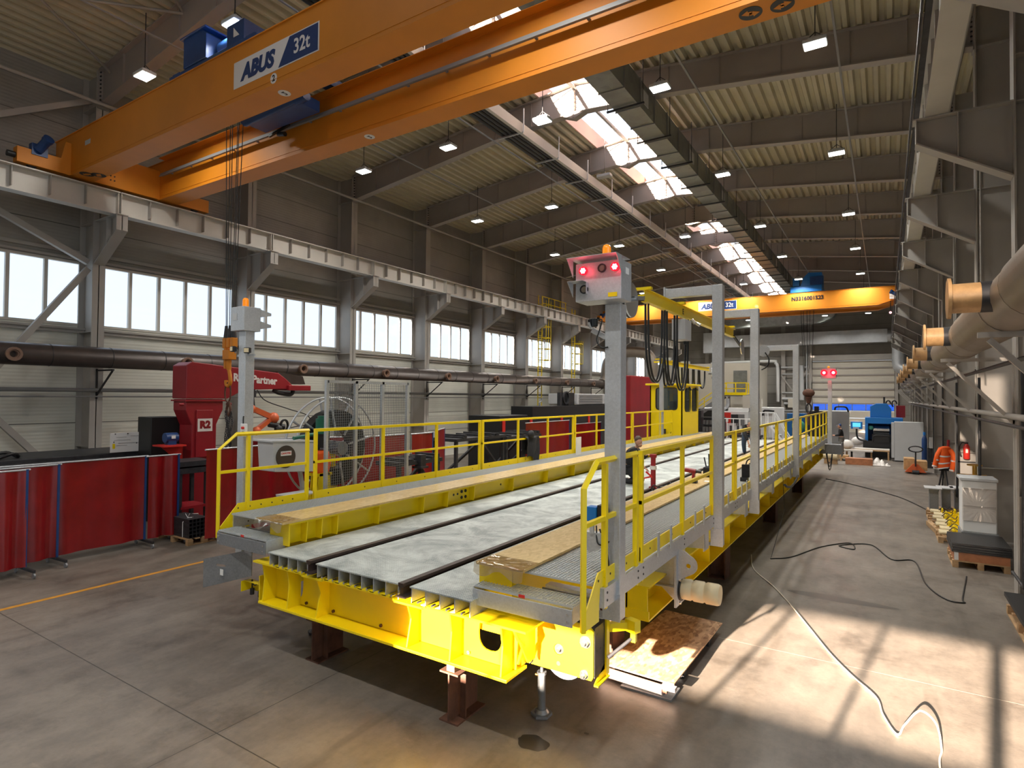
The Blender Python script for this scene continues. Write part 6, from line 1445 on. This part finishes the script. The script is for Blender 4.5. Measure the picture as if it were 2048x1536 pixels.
m.path(cat((-2.05, 15.5, 1.3), (-2.05, 18.0, 1.25), .16, 10), .03, 6); tag(build('hanging_cable', m, M['cable']), 'black cables sagging under the right side of the platform', 'cable')
tag(build('hanging_wire', MB().path([(-2.0, 14.8, 1.6), (-1.98, 14.9, .8), (-2.05, 13.5, .02)], .006, 5), M['cable']), 'thin black wire hanging from the walkway to the floor', 'wire')

# ------------------------------------------------------------------ right-hand side goods
pallet(1.14, 2.05, 14.9, 16.1, 0, 'wooden pallet under the black sheets at the foot of the right wall')
t = thing('sheet_stack', 'stack of black sheets with an orange wooden edge on the right pallet', 'stack', (1.6, 15.5, .145)); build('wood_frame', MB().box(1.16, 2.05, 14.92, 16.1, .145, .31), M['redwood'], t); build('corner_label', MB().box(1.17, 1.24, 14.91, 14.918, .15, .31), M['white'], t)
for k in range(4): build('sheet', MB().box(1.13+.01*(k % 2), 2.08, 14.9+.01*k, 16.15, .312+.045*k, .350+.045*k), M['black'], t)
t = thing('wrapped_cabinet', 'white film-wrapped cabinet standing on the stack by the right wall', 'cabinet', (1.72, 16.5, .5))
build('case', MB().box(1.42, 2.02, 16.25, 16.9, .50, 1.62), M['white'], t, bevel=.02); m = MB(); m.box(1.44, 2.0, 16.242, 16.249, 1.07, 1.075); m.box(1.44, 2.0, 16.242, 16.249, .74, .745); m.box(1.44, 2.0, 16.242, 16.249, 1.45, 1.455); build('door_gap', m, M['grey'], t)
def wr(u, v):
    x = 1.42+.6*u; z = .75+.72*v; r = math.hypot(u-.5, (v-.45)*1.2); a = math.atan2(v-.45, u-.5)
    return V(x, 16.235-.012*abs(math.sin(a*9+r*4))*min(1, r*3), z)
build('film_wrap', MB().grid(wr, 40, 30), glass_mat('clear_film', (.9, .85, .8), .10, (.92, .88, .85)), t, fix=False)
build('base', MB().box(1.40, 2.05, 16.2, 16.95, .32, .50), M['grey'], t); build('top_cover', MB().box(1.38, 2.04, 16.22, 16.95, 1.62, 1.68), M['lgrey'], t, bevel=.01)
t = thing('brass_valve', 'orange-brass valve with a round wheel on a stand above the white cabinet', 'valve', (1.78, 17.6, 0)); m = MB(); m.tube((1.78, 17.6, .02), (1.78, 17.6, 1.4), .03, 8); m.tube((1.45, 17.6, 1.58), (2.0, 17.6, 1.58), .05, 10); m.tube((1.78, 17.6, 1.4), (1.78, 17.6, 1.85), .045, 10); m.ring((1.78, 17.6, 1.85), (0, 0, 1), .15, .11, .03, 18); m.box(1.6, 1.96, 17.45, 17.8, 0, .02); build('valve', m, M['brass'], t)
pallet(1.05, 1.84, 17.2, 18.9, 0, 'wooden pallet carrying the yellow rail clamps by the right wall')
pallet(1.0, 1.84, 19.4, 21.2, 0, 'wooden pallet carrying more yellow parts further along the right wall')
for i in range(7):
    y = 17.35+.52*i; x = 1.32+.05*(i % 2); 
    t = thing('yellow_clamp', f'yellow steel rail clamp with pale rollers on the pallets, {ORD[i]} from the near end', 'clamp', (x, y, .145), 'yellow clamps on the pallets')
    m = MB(); m.box(x, x+.42, y, y+.34, .146, .17); m.box(x+.02, x+.05, y+.02, y+.32, .17, .30); m.box(x+.30, x+.34, y+.02, y+.32, .17, .30); m.prism([(x+.05, .17), (x+.30, .17), (x+.30, .29)], 'y', y+.15, y+.17); build('clamp_body', m, M['yellow'], t)
    for e in (.07, .24): build('roller', MB().tube((x-.24, y+e, .21), (x-.02, y+e, .21), .045, 10), M['cream'], t)
    m = MB(); m.path(smooth([(x-.05, y+.1, .26), (x+.05, y+.18, .34), (x+.15, y+.12, .30), (x+.2, y+.2, .36)]), .01, 5); build('hose', m, M['black'], t)
for i, (x, y, h) in enumerate(((1.1, 21.4, .62), (1.42, 21.8, .6), (1.75, 22.0, .6))):
    t = thing('grey_box', f'grey steel box with a flat lid on blocks by the right wall, {("left", "middle", "right")[i]} one', 'box', (x, y, 0), 'grey boxes by the right wall'); build('case', MB().box(x, x+.22, y, y+.35, .12, .12+h), M['galvdark'], t, bevel=.008); build('lid', MB().box(x-.12, x+.30, y-.1, y+.5, .12+h, .15+h), M['lgrey'], t); build('block', MB().box(x-.05, x+.27, y-.02, y+.4, 0, .12), M['wood'], t)
m = MB(); m.bar((.98, 19.4, .07), (1.22, 17.4, .07), .12, .12); tag(build('timber', m, M['wood']), 'loose squared timber lying left of the yellow clamps', 'timber')
t = pallet(1.62, 2.5, 10.3, 12.2, 0, 'wooden pallet cut by the right edge of the picture'); 
t = thing('crate_cover', 'dark sheet pack on the pallet at the right edge of the picture', 'sheet pack', (2, 11.2, .145)); build('wood', MB().box(1.66, 2.5, 10.35, 12.15, .145, .26), M['redwood'], t); build('cover', MB().box(1.60, 2.55, 10.25, 12.25, .262, .32), M['black'], t)
# hi-vis jacket on a trestle
t = thing('folding_trestle', 'dark folding trestle holding the orange jacket by the right wall', 'trestle', (1.75, 26, 0))
for a, b in (((1.55, 25.8, 0), (1.72, 25.9, .95)), ((1.72, 26.3, 0), (1.75, 26.0, .95)), ((1.9, 25.8, 0), (1.80, 25.9, .95))): build('leg', MB().bar(a, b, .04), M['dark'], t)
build('top', MB().box(1.6, 1.95, 25.8, 26.1, .95, .99), M['dark'], t); build('red_tube', MB().tube((1.86, 26.0, 0.99), (1.9, 26.05, 1.95), .045, 8), M['redpaint'], t)
t = thing('orange_jacket', 'bright orange work jacket with silver bands draped by the right wall', 'jacket', (1.76, 25.9, .9))
def hv(u, v):
    z = 1.68-.72*v; w = .17+.05*v; a = u*2*math.pi
    return V(1.78-.08*v+w*math.cos(a)*(1+.1*math.sin(3*a+v*4)), 25.9+.13*math.sin(a), z+.03*math.sin(a*2+v*3)*v)
build('cloth', MB().grid(hv, 28, 12), M['hivis'], t, fix=False)
for v0 in (.38, .72, .97): build('band', MB().grid(lambda u, v, v0=v0: (hv(u, v0+v*.07)-V(1.78, 25.9, 0)).to_4d().to_3d()*1+V(1.78, 25.9, 0)+V(.012*math.cos(u*6.283), .012*math.sin(u*6.283), 0), 28, 1), M['reflect'], t, fix=False)
build('collar', MB().ball((1.80, 25.9, 1.66), .15, 12, (1.1, .9, .5)), M['hivis'], t)
build('sleeve', MB().path(smooth([(1.66, 25.85, 1.62), (1.56, 25.8, 1.4), (1.5, 25.8, 1.1), (1.47, 25.8, .98)]), .075, 10).path(smooth([(1.93, 25.85, 1.62), (2.02, 25.8, 1.4), (2.0, 25.8, 1.05), (1.97, 25.8, .86)]), .075, 10), M['hivis'], t)
for x, z in ((1.54, 1.27), (2.02, 1.25), (1.485, 1.04), (1.975, .92)): build('band', MB().tube((x, 25.8, z), (x-.01, 25.8, z-.05), .079, 10), M['reflect'], t)
build('dark_lining', MB().box(1.62, 1.92, 25.82, 25.98, .86, 1.0), M['cloth'], t)
# fire extinguisher on a column
t = thing('fire_extinguisher', 'red fire extinguisher mounted on the third right-hand column', 'extinguisher', (2.12, 22.88, 1.6))
build('cylinder', MB().path([(2.12, 22.9, 1.55), (2.12, 22.9, 1.57), (2.12, 22.9, 1.93), (2.12, 22.9, 2.0), (2.12, 22.9, 2.03)], [.06, .085, .085, .05, .025], 14), M['redbright'], t)
m = MB(); m.path(smooth([(2.12, 22.9, 2.04), (2.0, 22.86, 2.06), (1.93, 22.85, 1.9), (1.98, 22.85, 1.65)]), .02, 6); m.box(2.08, 2.16, 22.87, 22.93, 2.03, 2.07); build('hose', m, M['black'], t); build('holder', MB().box(2.08, 2.16, 22.98, 23.085, 1.6, 1.9), M['dark'], t)
build('label', MB().box(2.09, 2.15, 22.812, 22.815, 1.75, 1.87), M['signwhite'], t)
tag(build('wall_shelf_rail', MB().bar((1.9, 23.05, 1.45), (2.75, 23.05, 1.45), .04), M['dark']), 'dark bar below the fire extinguisher', 'bar')
# pallet truck with boxes
t = thing('pallet_truck', 'orange hand pallet truck with a loop handle in front of the cartons', 'pallet truck', (1.15, 32.4, 0))
m = MB(); m.path(smooth([(1.15, 32.2, .35), (1.15, 32.15, .8), (1.15, 32.1, 1.02)]), .03, 6); m.path([(1.15+.26*math.cos(a), 32.1, 1.14+.13*math.sin(a)) for a in [k*math.pi/8 for k in range(16)]], .028, 6, closed=True); build('handle', m, M['dark'], t)
m = MB(); m.prism([(.75, .08), (1.55, .08), (1.25, .45), (1.05, .45)], 'y', 32.25, 32.4); m.box(.85, 1.02, 32.4, 33.5, .08, .14); m.box(1.28, 1.45, 32.4, 33.5, .08, .14); build('fork_frame', m, M['copper'], t)
build('wheel', MB().tube((1.02, 32.2, .09), (1.28, 32.2, .09), .09, 12).tube((.88, 33.3, .04), (1.0, 33.3, .04), .04, 8).tube((1.3, 33.3, .04), (1.42, 33.3, .04), .04, 8), M['dark'], t)
for i, (x0, x1, h) in enumerate(((.72, 1.12, .52), (1.15, 1.6, .42))): tag(build('carton', MB().box(x0, x1, 32.5, 33.4, .145, .145+h), M['cardboard']), f'brown carton on the hand pallet truck, {"taller left" if i == 0 else "lower right"} one', 'box', 'cartons on the pallet truck')
t = thing('gas_cylinder', 'blue gas cylinder standing beside the grey panel at the far right', 'gas cylinder', (1.68, 36.5, 0)); build('cylinder', MB().path([(1.68, 36.5, .0), (1.68, 36.5, .03), (1.68, 36.5, 1.35), (1.68, 36.5, 1.52), (1.68, 36.5, 1.56)], [.10, .12, .12, .06, .04], 14), M['blue'], t); build('cap', MB().tube((1.68, 36.5, 1.56), (1.68, 36.5, 1.72), .06, 10), M['blue2'], t)
t = thing('gas_trolley', 'dark trolley with a small white control box beside the gas cylinder', 'trolley', (2.0, 35.5, 0)); m = MB(); m.box(1.75, 2.05, 35.4, 35.7, 0, 1.0); m.bar((1.95, 35.4, 1.0), (2.1, 35.4, 1.9), .06); build('body', m, M['dark'], t); build('control_box', MB().box(1.82, 2.06, 35.2, 35.38, 1.0, 1.52), M['lgrey'], t)
# grey cabinet panel and blue lathe
t = thing('machine_cabinet', 'tall plain grey machine cabinet right of the blue machine', 'cabinet', (1.05, 38, 0)); build('cabinet', MB().box(.42, 1.72, 38, 38.8, .06, 2.15), M['lgrey'], t, bevel=.015); build('side_door', MB().box(.28, .41, 38.0, 38.7, .2, 2.1), M['lgrey'], t); build('plinth', MB().box(.45, 1.7, 38.02, 38.8, 0, .06), M['dark'], t)
t = thing('blue_lathe', 'large blue machine with open working space and black doors at the far end', 'machine', (-.1, 41, 0))
m = MB(); m.box(-1.0, .85, 40.0, 41.6, 1.95, 2.3); m.box(-1.0, -.85, 40, 41.6, .8, 1.95); m.box(.30, .85, 40, 41.6, .8, 1.95); m.box(-1.0, .85, 41.5, 41.6, .8, 2.0); m.prism([(-.75, 2.3), (-.75, 2.95), (-.45, 3.12), (.1, 3.12), (.3, 2.8), (.3, 2.3)], 'y', 40.4, 41.4); build('blue_case', m, M['blue2'], t, bevel=.02)
m = MB(); m.box(-1.1, .5, 39.85, 41.5, .55, .95); m.box(-.65, .25, 39.8, 39.9, .9, 1.35); m.box(-1.0, .5, 39.9, 41.5, 0, .50); m.path(smooth([(-.6, 39.8, .95), (-.55, 39.8, 1.25), (-.2, 39.8, 1.3), (.15, 39.8, 1.25), (.2, 39.8, .95)]), .04, 6); build('black_door', m, M['black'], t)
m = MB(); m.tube((-.6, 40.7, 1.55), (.2, 40.7, 1.55), .3, 20); build('chuck', m, M['chrome'], t); build('work_lamp', MB().ball((-.72, 40.3, 1.7), .14, 10), M['greenwhite'], t)
m = MB()
for x in (.15, .45): m.path([(x+.12*math.cos(a), 40.9, 3.1+.2*math.sin(a)) for a in [k*.52 for k in range(9)]], .04, 5)
m.box(-.1, .0, 40.8, 40.9, 3.1, 3.5); build('hoses', m, M['black'], t); build('red_part', MB().box(.55, 1.0, 41.7, 42.3, 2.3, 3.0), M['redpaint'], t)
t = thing('control_screen', 'blue monitor on a bent black arm left of the blue machine', 'monitor', (-1.4, 39.8, 1.2)); build('case', MB().box(-1.72, -1.12, 39.8, 39.9, 1.62, 2.05), M['blue2'], t, bevel=.03)
build('display', MB().box(-1.62, -1.22, 39.79, 39.799, 1.74, 1.98), mat('lit_display', (.1, .5, .7), .3, emit=(.12, .62, .9), estr=.9), t); build('arm', MB().path(smooth([(-1.42, 39.85, 1.62), (-1.40, 39.85, 1.2), (-1.25, 39.85, 1.0), (-.9, 39.85, .95)]), .05, 6), M['black'], t)
build('button_row', MB().box(-1.6, -1.3, 39.79, 39.798, 1.65, 1.70), M['signwhite'], t)
m = MB(); m.box(-1.5, .2, 38.9, 39.6, .50, .56); m.box(-2.0, -.6, 38.2, 38.7, .42, .50); t = thing('long_worktable', 'low bench with long white boards in front of the blue machine', 'bench', (-.4, 39, 0)); build('white_board', m, M['signwhite'], t)
m = MB(); 
for x in (-1.9, -.7, .1): m.box(x, x+.08, 38.4, 38.7, 0, .42)
m.box(-1.5, .2, 38.7, 39.6, .44, .499); build('bench_frame', m, M['wood'], t)
t = thing('cardboard_roll', 'cream round roll lying on the floor at the far end of the platform', 'roll', (-2.3, 34.8, .2)); build('roll', MB().tube((-2.75, 34.8, .42), (-2.05, 34.6, .42), .19, 18), M['cream'], t); build('cradle', MB().box(-2.7, -2.1, 34.6, 34.9, 0, .24), M['wood'], t)
tag(build('long_crate', MB().box(-1.75, -.55, 34.9, 35.5, .0, .32), M['redwood']), 'long orange-brown wooden crate on the far floor', 'crate')
tag(build('crumpled_film', MB().grid(lambda u, v: V(-.7+.9*u+.05*noise.noise(V(u*7, v*7, 2)), 34.9+.6*v, .02+.22*abs(noise.noise(V(u*5, v*5, 1)))*math.sin(math.pi*u)*math.sin(math.pi*v)*3), 24, 14), M['signwhite'], fix=False), 'crumpled pale plastic film beside the long crate', 'film')
t = pallet(-2.6, -1.5, 36.7, 37.7, .0, 'low pallet the far worker stands on'); m = MB(); m.box(-2.4, -1.7, 36.9, 37.5, .145, .28); tag(build('packing_board', m, M['cardboard']), 'flattened cardboard the far worker stands on', 'cardboard')
for i, (x, y, w) in enumerate(((-1.88, 39.1, .5), (-1.45, 42.6, .5))): tag(build('white_sack', MB().ball((x, y, .75), .36, 14, (1, .8, .75)), M['signwhite']), f'white filled sack near the blue machine, {"front" if i == 0 else "rear"} one', 'sack').location.z = .0
t = thing('sack_table', 'brown low table under the white sacks', 'table', (-1.6, 39, 0)); build('top', MB().box(-2.2, -1.55, 38.75, 39.5, .40, .48), M['wood'], t); m = MB()
for x in (-2.15, -1.68): m.box(x, x+.08, 38.8, 39.4, 0, .4); build('leg', m, M['dark'], t)

# ------------------------------------------------------------------ far end
t = thing('staircase', 'steel staircase with yellow railing up to a landing at the far wall', 'staircase', (-12, 55, 0))
def stp(x, z): return (x, 55, z)
m = MB(); m.bar(stp(-17.0, .15), stp(-12.2, 3.55), .12, .45); m.box(-12.3, -10.3, 54.6, 56.2, 3.50, 3.68); build('flight', m, M['grey'], t)
m = MB(); m.box(-12.3, -10.3, 54.55, 54.6, 3.62, 3.86)
for x in (-12.1, -11.3, -10.4): m.bar(stp(x, 3.68), stp(x, 4.70), .09)
m.bar((-12.1, 54.6, 4.70), (-10.4, 54.6, 4.70), .09); m.bar((-12.1, 54.6, 4.2), (-10.4, 54.6, 4.2), .07)
for e in (.18, .65, 1.1): m.bar(stp(-17.0, .15+e), stp(-12.15, 3.6+e), .08)
for k in range(6): x = -16.6+.85*k; z = .43+.6*k; m.bar(stp(x, z), stp(x, z+1.1), .07)
m.bar((-10.4, 54.6, 3.7), (-10.4, 56.0, 3.7), .1); m.bar((-10.4, 54.6, 4.7), (-10.4, 56.0, 4.7), .09); m.bar((-10.4, 56, 3.7), (-10.4, 56, 4.7), .09); build('railing', m, M['yellow'], t)
build('landing_post', MB().box(-10.6, -10.4, 54.8, 55.0, 0, 3.5).box(-12.2, -12.0, 56, 56.2, 0, 3.5), M['steel'], t)
t = thing('room_block', 'pale flat-walled office block behind the staircase', 'block', (-14, 60, 0)); build('walls', MB().box(-19.9, -10.4, 57, 66, 0, 6.6), M['white'] if 0 else M['beige'], t); build('door', MB().box(-11.9, -10.7, 56.96, 57, 3.68, 5.9), M['galvduct'], t); build('opening', MB().box(-15.6, -12.4, 56.97, 57, 0, 2.3), M['black'], t)
for i, x in enumerate((-12.9, -11.9)): tag(build('exhaust_bend', MB().path(smooth([(x-.9, 54.2, 2.35), (x-.2, 54.2, 2.4), (x+.1, 54.2, 2.7), (x+.1, 54.2, 3.3)]), .14, 8), M['galv']), f'bent silver exhaust pipe under the staircase landing, {"left" if i == 0 else "right"} one', 'pipe', 'exhaust bends')
t = thing('white_machine', 'white machine with a red sign and dark window at the far end', 'machine', (-10, 56, 0)); m = MB(); m.box(-12.4, -9.9, 53.2, 54.4, 0, 2.2); m.box(-11.6, -9.9, 53.5, 54.4, 2.2, 2.5); build('case', m, M['white'], t, bevel=.03); build('window', MB().box(-10.9, -10.2, 53.17, 53.2, 1.0, 1.95), M['grey'], t); build('top_box', MB().box(-10.4, -9.7, 53.5, 54.0, 2.5, 3.6).box(-9.6, -8.9, 53.5, 54.2, 2.5, 3.3), M['beige'], t)
t = thing('red_notice', 'red notice board standing before the far white machine', 'notice', (-11.6, 52.6, 1)); build('board', MB().box(-12.0, -11.2, 52.6, 52.65, 1.2, 2.1), M['redbright'], t); build('paper', MB().box(-11.9, -11.4, 52.59, 52.6, 1.3, 1.6), M['signwhite'], t); build('post', MB().box(-11.65, -11.55, 52.6, 52.66, 0, 1.2), M['redpaint'], t); build('dark_panel', MB().box(-11.18, -10.6, 52.6, 52.65, 1.2, 1.95), M['dark'], t)
t = thing('white_lathe', 'second white machine with a black grab rail at the far end', 'machine', (-8.5, 54, 0)); build('case', MB().box(-8.8, -7.2, 53, 54.2, 0, 2.6), M['white'], t, bevel=.05); build('grab_rail', MB().path(smooth([(-8.7, 52.9, 1.9), (-8.6, 52.9, 2.3), (-8.4, 52.9, 2.35), (-7.8, 52.9, 2.3)]), .07, 6), M['black'], t)
t = thing('white_barrier', 'row of white railings beyond the far deck', 'barrier', (-9, 45, 0)); m = MB(); m.bar((-10.4, 45, 1.85), (-7.9, 45, 1.85), .06)
for k in range(6): m.bar((-10.3+.45*k, 45, 0), (-10.3+.45*k, 45, 1.85), .05)
build('rail', m, M['white'], t); m = MB()
for k in range(4): m.box(-10.1+.5*k, -9.95+.5*k, 44.7, 44.8, .6, 1.35)
pieces('dark_handle', m, M['dark'], t, step=.2, axis=0)
t = thing('mobile_steps', 'white mobile steps with slanting handrails at the far end of the deck', 'steps', (-6.6, 44.5, 0)); m = MB()
for e in (0, .8):
    m.bar((-7.5, 44.2+e, 2.35), (-6.55, 44.2+e, 2.35), .06); m.bar((-6.55, 44.2+e, 2.35), (-5.5, 44.2+e, .5), .06); m.bar((-6.75, 44.2+e, 1.4), (-5.7, 44.2+e, 0.02), .08, .14)
    for x in (-7.5, -7.05, -6.6): m.bar((x, 44.2+e, 0), (x, 44.2+e, 2.35), .05)
build('frame', m, M['white'], t); m = MB()
for k in range(5): m.box(-6.75+.21*k, -6.5+.21*k, 44.2, 45.0, 1.35-.27*k, 1.38-.27*k)
m.box(-7.5, -6.6, 44.2, 45.0, 1.38, 1.42); build('tread', m, M['galv'], t)
t = thing('blue_machine', 'blue machine with a pale green tank beyond the deck end', 'machine', (-5.5, 48, 0)); build('case', MB().box(-6.2, -5.0, 48, 49, 0, 2.25), M['blue2'], t, bevel=.03); build('tank', MB().ball((-5.4, 47.8, 1.35), .45, 14), M['greenwhite'], t); build('dark_unit', MB().box(-4.8, -3.6, 48, 49, 0, 2.45).box(-4.4, -4.1, 48.2, 48.5, 2.45, 2.8), M['dark'], t)
t = thing('grey_machine', 'grey machine with a black grab rail left of the far door', 'machine', (-3, 50, 0)); build('case', MB().box(-3.6, -2.3, 50.3, 51.3, 0, 2.45), M['lgrey'], t, bevel=.03); build('grab_rail', MB().path(smooth([(-3.2, 50.2, 2.5), (-3.1, 50.2, 2.75), (-2.5, 50.2, 2.75), (-2.3, 50.2, 2.4)]), .06, 6), M['black'], t)
t = thing('dark_workbench', 'cluttered dark workbench beyond the far deck', 'bench', (-7, 40, 0)); m = MB(); m.box(-8.8, -6.8, 40.5, 41.6, .8, .95)
for x in (-8.7, -7.0): m.box(x, x+.1, 40.6, 41.5, 0, .8)
build('bench', m, M['dark'], t); m = MB(); m.box(-8.6, -8.1, 40.8, 41.2, .95, 1.2); m.box(-7.9, -7.4, 40.7, 41.3, .95, 1.08); m.box(-7.2, -6.9, 40.9, 41.2, .95, 1.35); build('clutter', m, M['rust'], t)
t = thing('white_desk', 'white table with papers beyond the driver cab', 'table', (-9, 39, 0)); build('top', MB().box(-11.0, -8.9, 38.4, 39.4, 1.0, 1.08), M['white'], t); m = MB()
for x in (-10.9, -9.1): m.box(x, x+.08, 38.5, 39.3, 0, 1.0)
build('leg', m, M['galv'], t); tag(build('red_tools', MB().ball((-11.3, 36.2, 1.2), .16, 8).box(-11.6, -10.9, 36.0, 36.5, .0, 1.1), M['redpaint']), 'dark red tools heaped behind the driver cab', 'tools')
t = thing('dark_shelving', 'dark shelving with red side under the staircase', 'shelf', (-13, 50, 0)); m = MB(); m.box(-13.4, -12.9, 49.5, 50.3, 0, 2.3)
for z in (.5, 1.1, 1.7): m.box(-12.9, -11.2, 49.5, 50.3, z, z+.06)
m.box(-11.2, -11.1, 49.5, 50.3, 0, 1.8); build('frame', m, M['dark'], t); build('red_side', MB().box(-13.6, -13.4, 49.5, 50.3, 0, 2.2), M['redbright'], t); m = MB()
for k in range(6): m.box(-12.8+.26*k, -12.6+.26*k, 49.6, 50, .56, .95); m.box(-12.75+.26*k, -12.6+.26*k, 49.6, 50, 1.16, 1.5)
pieces('bottle', m, M['grey'], t, step=.1, axis=0)
# pipework on the far wall
t = thing('wall_pipework', 'pale pipes, braces and boxes mounted on the far wall left of the door', 'pipework', (-9, YF-1, 3))
m = MB()
for z, a, b, r in ((6.6, -9.3, -6.8, .10), (3.3, -9.2, -8.0, .16), (2.8, -9.0, -8.4, .14), (5.9, -9.2, -6.6, .05), (3.95, -9.2, -6.7, .06)): m.tube((a, YF-.4, z), (b, YF-.4, z), r, 8)
m.tube((-7.3, YF-.6, 6.8), (-7.3, YF-.6, 3.2), .22, 10); m.tube((-6.85, YF-.4, 9), (-6.85, YF-.4, 2.5), .08, 8); build('pipe', m, M['lgrey'], t)
m = MB(); m.bar((-9.3, YF-.35, 5.8), (-7.6, YF-.35, 3.3), .12); m.bar((-6.6, YF-.35, 6.9), (-8.1, YF-.35, 3.4), .14); build('brace', m, M['steel'], t)
build('box', MB().box(-8.6, -7.9, YF-.7, YF-.1, 2.4, 3.35), M['beige'], t)
t = thing('crane_hanger_arm', 'horizontal manipulator arm in front of the far wall', 'arm', (-8, YF-2, 2.4)); m = MB(); m.tube((-10, YF-1.5, 2.0), (-6.8, YF-1.5, 2.1), .12, 8); m.bar((-9.5, YF-1.5, 1.9), (-7, YF-1.5, 1.7), .2); m.box(-9.6, -9.3, YF-1.6, YF-1.3, 0, 2.0); m.box(-7.3, -7.0, YF-1.6, YF-1.3, 0, 1.8); build('arm', m, M['grey'], t)
# crane status lamp
t = thing('crane_warning_lamp', 'tiny red warning lamp under the right end of the distant crane', 'lamp', (.3, 43.2, 8.8)); build('lamp', MB().ball((.3, 43.5, 8.8), .07, 8), M['redlamp'], t); build('stem', MB().tube((.3, 43.5, 8.85), (.3, 43.5, 9.6), .025, 6), M['dark'], t)
